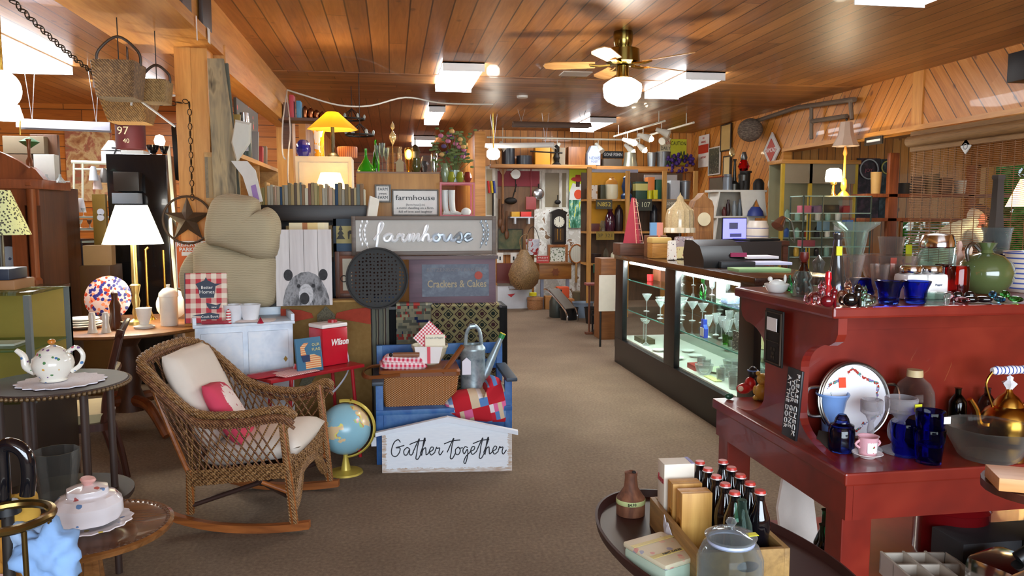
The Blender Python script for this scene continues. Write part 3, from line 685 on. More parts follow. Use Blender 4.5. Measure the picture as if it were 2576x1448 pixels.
for i,(x,c,l) in enumerate(((2425,'0a0a0c','black glass slipper, left one below the green jug'),(2455,'0c0c10','black glass slipper, right one below the green jug'),(2402,'e6a8b4','pink glass slipper left of the black ones'),(2540,'50b050','green glass slipper at the right end of the shelf'),(2505,'3a78a0','blue glass slipper left of the green slipper'))):
    p=at(x,758,2.2); p.z=ZS; bm=NB(); ball(bm,(-.02,0,.012),.014,(1.9,.8,.75)); ball(bm,(.018,0,.024),.014,(1.2,.8,.9)); cyl(bm,(.03,0,0),(.03,0,.02),.004,6)
    tag(mesh('glass_slipper',bm,M(c,.08,coat=.8) if i<2 else glass(c,.05),loc=p,rot=(0,0,R(160-20*i))),l,'slipper','glass slippers on the red shelf')
S_('salt_dish','small clear cut glass dish in front of the shakers','dish',[(0,0),(.8,0),(.9,.1),(1,1),(.85,.95),(.75,.3),(0,.25)],tg(),(2330,2384,736,762),2.18,flute=.04,fn=12)
# tall compotes and bowls behind
S_('compote','tall clear glass compote with a wide flared bowl','compote',[(0,0),(.35,0),(.36,.02),(.14,.1),(.1,.25),(.2,.33),(.14,.38),(.35,.55),(.45,.7),(.52,.86),(.98,.97),(1,1),(.95,.99),(.46,.88),(.36,.7),(.2,.48),(0,.42)],tg('e4efe8',.3),(2098,2200,558,690),2.6)
for b,Y,l in (((2098,2168,640,712),2.5,'clear glass bowl on foot behind the red ornament'),((2165,2300,640,712),2.62,'wide clear glass bowl behind the white shakers'),((2190,2232,664,720),2.42,'small clear glass dessert cup between bowls, left'),((2228,2272,664,720),2.42,'small clear glass dessert cup nearest the shakers')):
    S_('glass_bowl',l,'bowl',bowlP,tg('efe6e0',.26),b,Y,group='clear glass bowls on the red shelf',flute=.012,fn=20)
S_('hurricane_glass','clear chunky glass mug with orange and yellow stickers','mug',None,None,(2210,2270,595,680),2.72,parts=(('body',[(0,0),(.7,0),(.75,.1),(.7,.5),(.9,.9),(1,1),(.9,.97),(.6,.5),(.6,.15),(0,.12)],tg('e8e4e0',.28)),('sticker',lambda W,H:B((.25*W,-W*.5,H*.5),(.5*W,-W*.47,H*.85)),M('d6d420',.6,vary=0)),('sticker',lambda W,H:B((-.3*W,-W*.42,H*.2),(-.05*W,-W*.4,H*.6)),M('f0604a',.6,vary=0))))
# marble jar
t=S_('marble_jar','clip top glass jar of marbles with a silver lid','jar',None,None,(2314,2392,586,710),2.5,parts=(('body',[(0,0),(.9,0),(1,.05),(1,.65),(.85,.72),(.85,.76),(.8,.76),(.8,.7),(.94,.62),(.94,.08),(0,.05)],tg('e0ece8',.14)),('lid',[(.9,.76),(.95,.78),(.95,.86),(.8,.97),(.5,1),(0,1)],CHROME(),'silver domed lid'),('clasp',lambda W,H:tube(NB(),[(W*.52,0,H*.5),(W*.56,0,H*.8),(W*.4,0,H*.9)],.003,6,sm=4),CHROME()),('sticker',lambda W,H:B((.1*W,-W*.53,H*.18),(.38*W,-W*.5,H*.4)),M('d6d420',.6,vary=0))))
W_=.04
cols=['2a50c8','1e7a3a','20242c','5a9ad8','9a2a2a','d8d8d0']
mk=bpy.data.meshes.new('marble')
for i in range(34):
    a=i*2.4; rr=.034*math.sqrt((i%11)/11); o=mesh('marble',ball(NB(),(0,0,0),.0085,seg=10),M(cols[i%6],.05,coat=.8),loc=t.location+Vector((rr*math.cos(a),rr*math.sin(a),.014+.0155*(i//8))))
    tag(o,'glass marble inside the clip top jar','marble','marbles in the clip top jar')
# green jug
S_('jug','round olive green glazed jug with a ring handle','jug',None,None,(2418,2534,610,735),2.48,flute=0,parts=(('body',[(0,0),(.6,0),(.7,.04),(.95,.25),(1,.42),(.9,.6),(.6,.74),(.25,.8),(.2,.86),(.28,.93),(.36,1),(.2,.98),(.15,.86),(0,.8)],M('55623a',.15,coat=.7)),('handle',lambda W,H:tube(NB(),[(-W*.14,0,H*.84),(-W*.3,0,H*.98),(-W*.42,0,H*.86),(-W*.38,0,H*.62)],.007,8,sm=5),M('3a2c20',.2,coat=.5),'brown ring handle')))
S_('canister','red glass canister behind the green jug','canister',[(0,0),(.95,0),(1,.05),(1,.9),(.9,1),(0,1)],glass('b01010',.1),(2386,2432,668,735),2.36)
S_('canister','dark red glass canister behind right milk glass shaker','canister',[(0,0),(.95,0),(1,.05),(1,.9),(.9,1),(0,1)],glass('6a0a18',.1),(2352,2390,664,730),2.44)
# tall dark grinder on clear vase
S_('vase','tall clear glass vase under the dark wooden grinder','vase',[(0,0),(.7,0),(.75,.05),(.7,.4),(.9,.9),(1,1),(.9,.97),(.62,.4),(0,.1)],tg('e0e8e8',.3),(2472,2534,572,690),2.72)
S_('wooden_tower','dark weathered wooden obelisk finial standing over the glass vase','finial',[(0,0),(1,0),(1,.08),(.9,.1),(.85,.17),(.72,.2),(.62,.24),(.5,.5),(.42,.93),(.52,.95),(.5,1),(0,1)],M('3a322c',.6),(2480,2530,440,572),2.72,dz=.155,seg=4,rz=R(45))
S_('beer_mug','clear glass stein with printed blue band at the right edge','mug',[(0,0),(.85,0),(1,.1),(1,.9),(1.02,1),(.9,.97),(.88,.15),(0,.1)],stripes([(0,'d8c8b8'),(.7,'4858a0')],55,2,.2),(2535,2640,632,735),2.5)
S_('goblet','cobalt blue footed goblet right of the green jug','goblet',[(0,0),(.5,0),(.12,.1),(.12,.4),(.7,.6),(1,1),(.9,.98),(.5,.6),(0,.55)],glass('141c80',.05,1.3),(2500,2560,640,730),2.56)
for i,(x,c) in enumerate(((2410,'f0c8b8'),(2436,'f6dcc0'),(2420,'d8a890'))):
    S_('figurine',['pink bisque figurine behind the red canisters','cream bisque figurine left of the green jug neck','tan bisque figurine among the canisters'][i],'figurine',[(0,0),(.7,0),(.8,.2),(.4,.5),(.7,.7),(.3,.8),(.45,.92),(.2,1),(0,1)],M(c,.4),(x-14,x+14,606+i*12,700),2.6+.05*i,flute=.1,fn=5)
S_('bottle','small green glass fir shaped bottle behind the hen dish','bottle',[(0,0),(.8,0),(1,.2),(.6,.6),(.3,.8),(.3,1),(0,1)],glass('1e7a3a',.1),(1976,1996,692,728),2.66)
S_('pitcher','amber goblet behind the compote','goblet',[(0,0),(.5,0),(.12,.1),(.12,.4),(.7,.6),(1,1),(.9,.98),(.5,.6),(0,.55)],tg('e8c8a0',.3),(2166,2205,640,705),2.74)
# ================================================================ under the red table on its lower shelf
ZL=.196
p=on(2030,1400,ZL)
tag(mesh('cutting_board',prism([(-.09,0),(.09,0),(.09,.2),(.05,.3),(.02,.33),(-.02,.33),(-.05,.3),(-.09,.2)],.012),M('e8dcd2',.5),loc=(1.53,2.62,ZL+.001),rot=(R(-12),0,R(15))),'white paddle shaped board leaning under the red table','board')
for x,y,l in ((1.42,2.3,'green glass wine bottle under the red table corner'),(1.50,2.42,'second green glass bottle beside the white board')):
    Lt('bottle',l,'bottle',[(0,0),(.95,0),(1,.05),(1,.55),(.6,.7),(.36,.78),(.34,.97),(.42,1),(0,1)],glass('1c4a2c',.05),None,loc=(x,y,ZL),w=.075,h=.27)
t=thing('divided_tray','pale metal tray with compartments under the red table','tray',(1.68,2.13,ZL+.02),R(-8)); bm=NB(); ca=M('c8bcae',.4,.3)
B((0,0,0),(.24,.3,.012),bm=bm); mesh('base',bm,ca,t)
for x in (0,.08,.16,.232): mesh('divider',B((x,0,.012),(x+.008,.3,.08)),ca,t)
for y in (0,.1,.2,.292): mesh('divider',B((0,y,.012),(.24,y+.008,.075)),ca,t)
Lt('pot','dark red enamel pot with lid under the red table','pot',[(0,0),(.9,0),(1,.1),(1,.7),(1.03,.72),(.8,.85),(.2,.95),(.15,1),(0,1)],M('6a0c10',.15,coat=.6),None,loc=(2.1,2.55,ZL),w=.26,h=.28)
t=thing('flashlight','black torch with a white bulb head, lying on the goods below','torch',(1.98,2.10,ZL+.20),R(-30),rot=(0,R(55),R(-10))); mesh('barrel',lathe([(0,0),(1,0),(1,1),(0,1)],16,sx=.024,sz=.11),BLACK(),t); mesh('bulb',ball(NB(),(0,0,.125),.03),M('d8d4cc',.3),t)
tag(mesh('toaster',B((-.1,-.08,0),(.1,.08,.19),.03),CHROME(),loc=(1.97,2.14,ZL),rot=(0,0,R(20))),'dark chrome toaster lying under the red table','toaster')
t=thing('radio','dark box with grey frame and red printed front at the lower right corner','radio',(2.3,2.12,ZL),R(-6)); mesh('body',B((-.14,0,0),(.16,.16,.24),.004),M('1c1e22',.4),t)
bm=NB()
for a in (((-.13,-.004,.02),(-.12,0,.22)),((.13,-.004,.02),(.14,0,.22)),((-.13,-.004,.21),(.14,0,.22)),((-.13,-.004,.12),(.14,0,.127))): B(*a,bm=bm)
mesh('trim',bm,M('9aa2a8',.3,.6),t); mesh('front',B((-.12,-.002,.02),(.13,0,.21)),stripes([(0,'5a1c38'),(.5,'7a2848'),(.8,'2a1820')],40,2,.4,wob=.5),t)
for i in range(5): Lt('glass_bowl',['small','wide','deep','shallow','footed'][i]+' clear glass bowl among the dishes under the red table','bowl',bowlP,tg('e8e8e0',.3),None,loc=(2.6+.14*(i%3)-.28*(i//3)*0,2.2+.15*(i//3),ZL+.001),w=.125,h=.1+.05*(i%3))
tag(mesh('crate',B((1.95,2.3,ZL),(2.5,2.46,.36),.004),M('2c2a2c',.6)),'dark crate behind the chrome toaster under the red table','crate')
# ================================================================ long black display case
XF,XB,YA,YB,ZC=2.25,2.85,4.5,7.55,1.11
EB=M('121416',.35); t=thing('display_case','long black framed glass display case running down the aisle','display case',(XF,YA,0))
LX,LY=XB-XF,YB-YA
mesh('base',B((0,0,0),(LX,LY,.26),.004),EB,t)
mesh('countertop',B((-.015,-.02,1.06),(LX+.02,LY+.01,ZC),.004),wood('4a3226','2c1c14','Y',1,.2,coat=.5),t)
for y0,y1 in ((0,.22),(1.38,1.62),(2.8,3.05)): mesh('post',B((0,y0,.26),(.05,y1,1.06),.004),EB,t)
for x in (LX-.04,): 
    for y in (0,LY-.05): mesh('post',B((x,y,.26),(x+.04,y+.05,1.06)),EB,t)
for y0,y1 in ((.22,1.38),(1.62,2.8)): mesh('front_glass',B((.02,y0,.26),(.025,y1,1.06)),pane('fafdfc',.02),t)
mesh('end_glass',B((.05,.02,.26),(LX-.04,.025,1.06)),pane('fafdfc',.02),t)
mesh('mirror_back',B((LX-.03,.05,.26),(LX-.02,LY-.05,1.06)),M('a8b4ac',.06,1,'mirror',vary=0),t)
mesh('floor_panel',B((.05,.03,.26),(LX-.03,LY-.03,.272)),M('dcdad0',.4),t)
for z in (.56,.86):
    mesh('glass_shelf',B((.06,.04,z),(LX-.05,LY-.04,z+.008)),pane('f2faf7',.04),t)
    o=mesh('shelf_edge',B((.055,.04,z),(.06,LY-.04,z+.009)),M('5fa898',.1),t)
for z in (1.035,):
    for y0,y1 in ((.25,1.36),(1.66,2.78)): mesh('tube_light',cyl(NB(),(.07,y0,z),(.07,y1,z),.012,8),glow('fafffe',75,'case_tube'),t)
CG_=thin('f2f6f5',.45)
gob=[(0,0),(.75,0),(.75,.02),(.12,.07),(.1,.45),(.5,.58),(.9,.8),(1,1),(.92,1),(.5,.62),(0,.5)]
mart=[(0,0),(.6,0),(.6,.02),(.08,.06),(.07,.55),(1,1),(.95,1),(0,.58)]
flute_=[(0,0),(.8,0),(.8,.02),(.15,.06),(.15,.3),(.8,.42),(1,.9),(.95,1),(.85,.9),(.65,.45),(0,.35)]
tumb=[(0,0),(.8,0),(.85,.1),(1,1),(.92,1),(.78,.15),(0,.12)]
bell=[(0,0),(1,0),(.9,.3),(.5,.6),(.2,.7),(.25,1),(0,1)]
def row(name,label,cat,prof,m,pts,w,h,group,**k):
    o=None
    for (x,y,z) in pts:
        if o is None: o=Lt(name,label,cat,prof,m,None,loc=(XF+x,YA+y,z),w=w,h=h,group=group,seg=14,**k)
        else: again(o,(XF+x,YA+y,z))
z1,z2,z0=.869,.569,.273
rd=random.Random(4)
def pts(n,y0,y1,z,x0=.12,x1=.45,dy=None):
    out=[]; tries=0; dmin=dy or .075
    while len(out)<n and tries<900:
        tries+=1; p=(rd.uniform(x0,x1),rd.uniform(y0,y1),z)
        if all((p[0]-q[0])**2+(p[1]-q[1])**2>dmin**2 for q in out+USED.get(z,[])): out.append(p)
    USED.setdefault(z,[]).extend(out); return out
USED={}
row('martini_glass','clear stemmed martini glass on the middle shelf of the far bay','glass',mart,CG_,pts(12,1.7,2.7,z2,dy=.1),.10,.17,'martini glasses in the far bay')
row('goblet','clear stemmed crystal goblet on the middle shelf of the near bay','glass',gob,CG_,pts(12,.55,1.3,z2),.065,.17,'crystal goblets in the near bay')
row('wine_glass','slim clear glass hanging row on the top shelf of the near bay','glass',flute_,CG_,pts(10,.3,1.3,z1,dy=.07),.05,.15,'slim glasses on the top shelf')
row('tumbler','cut glass tumbler on the case floor of the near bay','glass',tumb,CG_,pts(12,.3,1.3,z0,dy=.085),.07,.09,'cut glass tumblers on the case floor')
row('glass_bowl','clear cut glass bowl at the bottom of the near bay','bowl',[(0,0),(.5,0),(.85,.4),(1,1),(.93,1),(.75,.45),(0,.15)],CG_,pts(5,.3,1.2,z0,dy=.14),.14,.08,'cut glass bowls on the case floor',flute=.04,fn=14)
row('salt_cellar','small pressed glass dish on the middle shelf','dish',tumb,CG_,pts(8,.25,.75,z2,dy=.06),.05,.05,'pressed glass dishes on the middle shelf')
row('candlestick','tall clear glass candlestick at the bottom of the far bay','candlestick',[(0,0),(.9,0),(.8,.05),(.2,.12),(.18,.85),(.8,.92),(1,1),(0,1)],CG_,pts(2,2.3,2.6,z0,x0=.1,x1=.2,dy=.1),.07,.24,'glass candlesticks in the far bay')
row('figurine','small clear glass figurine on the top shelf of the far bay','figurine',gob,CG_,pts(4,1.7,2.2,z1),.05,.13,'glass figurines on the far top shelf')
row('saucer','white china saucer on the case floor, far bay','saucer',[(0,.2),(.5,0),(1,.9),(.95,1),(.5,.4),(0,.4)],WHITE(),pts(4,1.65,2.1,z0,dy=.12),.13,.02,'white saucers in the far bay')
def ci(name,label,cat,prof,m,x,y,z,w,h,**k): return Lt(name,label,cat,prof,m,None,loc=(XF+x,YA+y,z),w=w,h=h,seg=14,**k)
t=thing('perfume_bottle','cobalt blue framed flat bottle on the middle shelf','bottle',(XF+.10,YA+1.02,z2),R(-90)); mesh('body',prism([(-.04,0),(.04,0),(.045,.07),(.02,.10),(.02,.14),(-.02,.14),(-.02,.10),(-.045,.07)],.03),M('2a48b8',.1,coat=.6),t); mesh('label_panel',B((-.03,-.018,.01),(.03,-.015,.075)),M('d0c8c0',.4),t)
tag(mesh('pierced_card',B((XF+.1,YA+.42,z2),(XF+.11,YA+.52,z2+.13)),spots('2a2c24',['e0e0d0','c8c8b8'],90,.3)),'dark patterned square dish standing on the middle shelf','dish')
ci('figurine','dark green glass bottle standing on the near top shelf','bottle',[(0,0),(.9,0),(1,.5),(.4,.7),(.5,1),(0,1)],glass('1e6a2c',.1),.14,1.15,z1,.06,.14)
tag(mesh('photo_frame',B((XF+.2,YA+.9,z1),(XF+.215,YA+1.04,z1+.15)),M('b8dcc0',.3)),'pale green picture frame on the near top shelf','frame')
tag(mesh('glass_block',B((XF+.1,YA+.62,z1),(XF+.2,YA+.74,z1+.07),.01),spots('8aa0c8',['f0f4ff','e0e8f8'],120,.3,.1)),'sparkling patterned glass box on the near top shelf','box')
for i,(x,y) in enumerate(((.12,.62),(.12,.7),(.2,.66))): ci('shot_glass',['green shot glass, left','green shot glass, middle','green shot glass at the back'][i]+' of the trio on the middle shelf','glass',tumb,glass('4ab02a',.05),x,y-.02,z2,.045,.07)
ci('ice_bucket','cream ribbed ice bucket on the middle shelf','bucket',[(0,0),(.9,0),(1,1),(.9,1),(.85,.1),(0,.1)],M('e0d8a0',.3),.34,.52,z2,.15,.14)
ci('glass_basket','clear glass basket with arched handle on the case floor','basket',[(0,0),(.7,0),(1,1),(.93,1),(.6,.1),(0,.1)],CG_,.13,.36,z0,.1,.08,parts=(('bowl',tumb,CG_),('handle',lambda W,H:tube(NB(),[(-W*.46,0,H*.95),(-W*.35,0,H*1.9),(0,0,H*2.2),(W*.35,0,H*1.9),(W*.46,0,H*.95)],.006,8,sm=4),CG_)))
ci('plate','cream oval platter lying on the case floor','plate',[(0,0),(.6,0),(1,1),(.6,.4),(0,.4)],M('dfe2c0',.3),.3,1.12,z0,.26,.02)
tag(mesh('red_box',B((XF+.1,YA+1.18,z0),(XF+.2,YA+1.34,z0+.04)),M('b02a22',.4)),'red lidded box at the far end of the near bay floor','box')
tag(mesh('woven_mat',B((XF+.09,YA+.78,z0),(XF+.15,YA+.98,z0+.008)),gingham('c8c83a','f0f0c0',70,b=1)),'yellow checked mat on the case floor','mat')
tag(mesh('jewel_box',B((XF+.1,YA+2.45,z0),(XF+.22,YA+2.72,z0+.045)),M('4a4426',.4)),'dark flat tray of trinkets on the far bay floor','tray')
tag(mesh('red_cup',lathe([(0,0),(.03,0),(.032,.06),(0,.06)],12),M('c02428',.3),loc=(XF+.22,YA+2.62,z1)),'red cup on the top shelf of the far bay','cup')
tag(mesh('brown_box',B((XF+.28,YA+2.5,z1),(XF+.4,YA+2.72,z1+.14)),wood('6a3a20','40200f','Z')),'brown wooden box on the far top shelf','box')
# ================================================================ on top of the case z=1.11
def CT(b,dy=0):
    cx=(b[0]+b[1])/2; p=on(cx,b[3],ZC); p.y+=dy; p=Vector((at(cx,b[3],p.y).x,p.y,ZC)); w=abs(at(b[1],b[3],p.y).x-at(b[0],b[3],p.y).x); return p,w,at(cx,b[2],p.y).z-ZC
# stand + red pyramid with ladder
p,W,Hh=CT((1560,1640,612,643),.05); tag(mesh('riser_box',B((-W/2,0,0),(W/2,.25,Hh),.004),wood('6a4430','3c2418','X'),loc=p),'low dark wooden riser under the red cone at the case end','box')
q=p+Vector((0,.12,Hh)); s=W/80
t=thing('cone_model','red felt covered pyramid cone with a wire ladder up its side','model',q); Hc=at(1605,497,q.y).z-q.z
mesh('cone',lathe([(0,0),(.36*W,0),(.06*W,Hc),(0,Hc)],4,M=ZR(R(20))),M('a83a4a',.9),t)
bm=NB()
for sx in (-1,1): cyl(bm,(W*.14+sx*.035,-.3*W,0),(W*.02+sx*.012,-.09*W,Hc*.98),.004,6)
mesh('ladder_rail',bm,M('e0a890',.4),t)
for k in range(8):
    u=(k+.5)/8; x=W*.14*(1-u)+W*.02*u; hw=.035*(1-u)+.012*u; mesh('rung',cyl(NB(),(x-hw,-.3*W*(1-u)-.09*W*u,Hc*.98*u),(x+hw,-.3*W*(1-u)-.09*W*u,Hc*.98*u),.003,5),M('e0a890',.4),t)
p,W,Hh=CT((1634,1681,592,650),.06)
t=thing('woven_box','small woven splint box with scalloped lid on the counter','box',p); mesh('body',B((-W/2,-W*.4,0),(W/2,W*.4,Hh*.68),.01),wood('b8843c','8a5a20','X',3),t); mesh('lid',B((-W*.53,-W*.43,Hh*.66),(W*.53,W*.43,Hh*.92),.015),M('c8a45c',.6),t); mesh('knob',ball(NB(),(0,0,Hh*.95),.012),M('b8643c',.5),t)
tag(mesh('booklet',B((-.06,0,0),(.06,.03,.12)),stripes([(0,'d08878'),(.5,'6a9ac8')],8,0,.5),loc=at(1652,592,6.9)-Vector((0,0,.0)),rot=(0,0,0)),'pink and blue picture booklet standing behind the woven box','book')
p=at(1652,592,6.9); tag(mesh('riser_box',B((p.x-.09,6.86,ZC),(p.x+.09,7.0,p.z),.003),wood('7a5030','4a2c18','X')),'brown riser box under the picture booklet','box')
# black register
p,W,Hh=CT((1735,1855,598,672),.12)
t=thing('cash_register','black cash register on the counter beside the pen cup','register',p,R(-6)); bm=prism([(-.16,0),(.17,0),(.17,.06),(.1,.16),(-.02,.2),(-.15,.2),(-.18,.1)],.34,M=ZR(R(-80))); mesh('body',bm,BLACK(),t); mesh('keypad',B((-.02,-.24,.0),(.24,-.12,.05),.01),M('2a2c30',.4),t); mesh('display',B((.08,-.16,.08),(.2,-.14,.11)),M('a02858',.4),t)
# laptop
p=at(1850,612,6.35); t=thing('laptop','open laptop with a lit purple blue screen behind the register','laptop',(p.x,6.35,ZC+.17),R(12)); mesh('keyboard_base',B((-.02,-.22,0),(.3,.02,.018),.003),BLACK(),t); mesh('screen_lid',B((-.13,.02,.0),(.13,.03,.2),.002),BLACK(),t); mesh('display',B((-.12,.014,.015),(.12,.019,.19)),glow('6a6af0',1.3),t)
mesh('picture',B((-.06,.011,.1),(.03,.0135,.155)),glow('3a3a50',.6),t); mesh('picture',B((-.05,.011,.03),(.07,.0135,.06)),glow('3a3a60',.6),t)
tag(mesh('riser_box',B((p.x-.16,6.1,ZC),(p.x+.3,6.5,ZC+.168)),M('2a221e',.5)),'dark raised stand under the laptop','stand')
p,W,Hh=CT((1768,1796,625,670),.04)
t=Lt('pen_cup','silver metal mug packed with coloured pens','cup',[(0,0),(1,0),(1,1),(.9,1),(.88,.1),(0,.1)],CHROME(),None,loc=p,w=.075,h=.105,parts=(('handle',lambda W,H:tube(NB(),[(W*.5,0,H*.8),(W*.85,0,H*.5),(W*.5,0,H*.25)],.005,6,sm=4),CHROME()),))
for i,c in enumerate(('2a8a3a','e0e0e0','b01820','c02028','2a60b0','8a2030','d0d0d8')):
    a=i*.9; tag(mesh('pen',cyl(NB(),(.012*math.cos(a),.012*math.sin(a),.02),(.045*math.cos(a),.03*math.sin(a),.17+.008*(i%3)),.0045,6),M(c,.4,vary=0),loc=p),['green','white','dark red','bright red','blue','maroon','pale grey'][i]+' pen standing in the silver mug','pen','pens in the silver mug')
for i,(b,c,l) in enumerate((((1858,1985,668,684),'8ab07a','green backed notebook, lowest of the counter pile'),((1870,1988,662,674),'c8cce8','pale lilac folder on the notebook pile'),((1880,1955,655,664),'ece8f0','crumpled white papers on top of the folder pile'),((1790,1880,665,673),'e8e4e0','receipt papers lying beside the pen cup'))):
    p,W,Hh=CT(b,.03); tag(mesh('notebook',B((-W/2,-.02,0),(W/2,.2,.02),.002),M(c,.6),loc=p+Vector((0,0,.021*(i if i<3 else 0))),rot=(0,0,R(-4))),l,'papers')
for i,(b,c,l) in enumerate((((1680,1700,606,655),'e8e4dc','white oval card stand, nearest the woven box'),((1700,1722,622,652),'d8cc98','fan of yellow postcards in a holder'),((1722,1745,600,650),'b8a8a8','grey card rack of brochures'),((1745,1765,628,660),'3a4664','blue card box beside the register'),((1690,1745,596,643),'b0a0a4','boxed cards stacked behind the postcards'))):
    p,W,Hh=CT(b,.04); tag(mesh('card_stand',prism([(-W/2,0),(W/2,0),(W*.45,Hh),(-W*.3,Hh)],.05,M=XR(R(-8))),spots(c,['8a3a3a','4a4a5a','f0f0e8'],60,.3,.5),loc=p+Vector((0,0,.004))),l,'card rack')
# beaded lamp dome
t=thing('beaded_lamp','crystal beaded domed lampshade with finial over the counter','lamp',(0,0,0)); p,W,Hh=fit((1676,1742,478,608),7.2); t.location=(p.x,7.2,ZC); Hh=at(1709,483,7.2).z-ZC; W=.27
mesh('dome',lathe([(.98,.42),(1,.6),(.9,.72),(.5,.8),(.25,.86),(.2,.92),(.05,.96),(0,1)],30,sx=W/2,sz=Hh,flute=.04,fn=15),M('c8b48c',.15,coat=.5,vary=.2,vs=60),t); mesh('beads',lathe([(1.05,.36),(1.05,.43),(.98,.44)],30,sx=W/2,sz=Hh,flute=.06,fn=15),M('e8dcc0',.1,coat=.6),t); mesh('base',lathe([(0,0),(.5,0),(.4,.03),(.08,.08),(.06,.42),(0,.42)],16,sx=W/2,sz=Hh),M('6a5a50',.4),t)
# inner counter case behind
p=at(1910,690,7.3)
t=thing('display_case','low brown framed glass counter behind the long black case','display case',(at(1838,640,7.3).x,7.3,0)); W=at(1982,640,7.3).x-at(1838,640,7.3).x; br=wood('6a4030','44261a','X')
mesh('base',B((0,0,0),(W,.5,.75)),br,t); mesh('top_frame',B((-.01,-.01,1.19),(W+.01,.5,1.24),.003),br,t)
for x in (0,W-.05): mesh('post',B((x,0,.75),(x+.05,.04,1.19)),br,t)
mesh('glass',B((.05,.01,.75),(W-.05,.016,1.19)),pane(),t)
for i in range(5): Lt('trinket',['gilt','bronze','amber glass','white china','red and gold'][i]+' ornament inside the low brown counter','ornament',gob,[BRASS(),IRON(),glass('c8803a'),WHITE(),M('b03a2a',.3)][i],None,loc=(at(1838,640,7.3).x+.1+.09*i,7.45,.751),w=.07,h=.2+.04*(i%3))
tag(mesh('document',B((-.11,-.07,0),(.11,.07,.012)),M('ece6e0',.6),loc=(at(1880,612,7.4).x,7.45,1.241),rot=(0,0,.2)),'white papers on the low brown counter','papers')
# grandmother clock + jars near
p=at(1768,640,9.2); t=thing('longcase_clock','tall carved wooden clock behind the beaded lamp','clock',(p.x,9.2,0)); W=.27; cw=wood('9a6a3c','6a4020','Z')
mesh('case',B((-W/2,0,0),(W/2,.2,1.6),.005),cw,t); mesh('crown',prism([(-W/2,1.6),(W/2,1.6),(W*.4,1.68),(.05,1.72),(0,1.78),(-.05,1.72),(-W*.4,1.68)],.2,M=TR(0,.1,0)),cw,t); mesh('dial',lathe([(0,0),(.085,0),(.085,.01),(0,.01)],28,M=TR(0,-.012,1.45)@XR(PI/2)),M('d8ccaa',.4),t)
mesh('hand',B((-.003,-.02,1.45),(.003,-.014,1.52)),BLACK(),t); mesh('hand',B((0,-.02,1.447),(.05,-.014,1.453)),BLACK(),t); mesh('door_panel',B((-W*.35,-.008,.3),(W*.35,0,1.3),.004),wood('8a5a30','5a3418','Z'),t)
# ================================================================ white A-frame shelf by the right wall
YS=10.0; a0=at(1795,477,YS); a1=at(1930,477,YS); wp=M('ddd8cc',.5)
t=thing('display_shelf','white stepped shelf with slanting A shaped sides against the right wall','shelf',(a0.x,YS,0)); W=a1.x-a0.x; zt=a0.z; zm=at(1800,543,YS).z
mesh('shelf_board',B((0,0,zt-.03),(W,.3,zt),.003),wp,t); mesh('shelf_board',B((-.03,0,zm-.03),(W-.02,.3,zm),.003),wp,t); mesh('shelf_board',B((-.05,0,.75),(W,.3,.78),.003),wp,t)
for (xa,xb,z0_,z1_) in ((.02,.08,zm,zt-.03),(-.02,.06,.78,zm-.03)): mesh('side_panel',prism([(xa-.0,z0_),(xa+.02,z0_),(xb+.02,z1_),(xb,z1_)],.3,M=TR(0,.15,0)),wp,t)
for z0_,z1_ in ((zm,zt-.03),(.78,zm-.03)):
    bm=prism([(W*.56,z0_),(W*.62,z0_),(W*.8,z0_+(z1_-z0_)*.72),(W*.94,z0_),(W*1.0,z0_),(W*.95,z1_),(W*.5,z1_)] if z0_>1 else [(W*.62,z0_),(W*.72,z0_),(W*.78,z1_),(W*.5,z1_)],.02); mesh('a_panel',bm,wp,t)
mesh('back_panel',B((.05,.28,.78),(W*.95,.3,zt-.03)),M('b8b4a8',.5),t)
mesh('base_cabinet',B((-.05,.0,0),(W,.3,.75)),wp,t)
def AS(name,label,cat,prof,m,x0,x1,yt,z,Y=YS+.12,**k):
    p=at((x0+x1)/2,yt,Y); return Lt(name,label,cat,prof,m,None,loc=(p.x,Y,z),w=abs(at(x1,yt,Y).x-at(x0,yt,Y).x),h=p.z-z,seg=16,**k)
vs=[(0,0),(.7,0),(1,.3),(.8,.7),(.4,.85),(.5,1),(0,1)]
AS('canning_jar','grey ribbed glass jar on top of the white shelf','jar',[(0,0),(1,0),(1,.8),(.8,.85),(.85,1),(0,1)],M('6a7078',.3,.3),1820,1842,438,zt)
AS('metal_vase','tall dark pewter candlestick on top of the white shelf','candlestick',[(0,0),(1,0),(1,.2),(.4,.3),(.25,.9),(.4,1),(0,1)],M('3a3a38',.3,.8),1838,1860,400,zt)
AS('metal_vase','dark iron stand beside the red lantern','stand',vs,IRON(),1858,1876,430,zt)
AS('lantern','red glass barn lantern standing high on the white shelf','lantern',None,None,1858,1886,382,zt+.13,parts=(('tank',[(0,0),(.8,0),(.9,.2),(.5,.3),(0,.3)],M('5a5a58',.3,.8)),('globe',[(.5,.3),(1,.5),(.5,.72)],glass('d01828',.05)),('cap',[(.5,.72),(.6,.8),(.3,1),(0,1)],M('5a5a58',.3,.8))))
AS('wooden_stand','dark iron trivet stand under the red lantern','stand',[(0,0),(.7,0),(.8,.9),(1,.9),(1,1),(0,1)],IRON(),1862,1890,430,zt)
AS('mirror_stand','small oval brass framed shaving mirror','mirror',None,None,1834,1850,370,zt,parts=(('pole',[(0,0),(.8,0),(.1,.05),(.1,.8),(0,.8)],IRON()),('glass',lambda W,H:ball(NB(),(0,0,H*.88),W*.5,(.9,.2,1.5)),M('c8b888',.15,.8))))
AS('sad_iron','black iron box on the right end of the shelf top','iron',[(0,0),(1,0),(1,.6),(.6,.9),(0,1)],IRON(),1896,1922,448,zt)
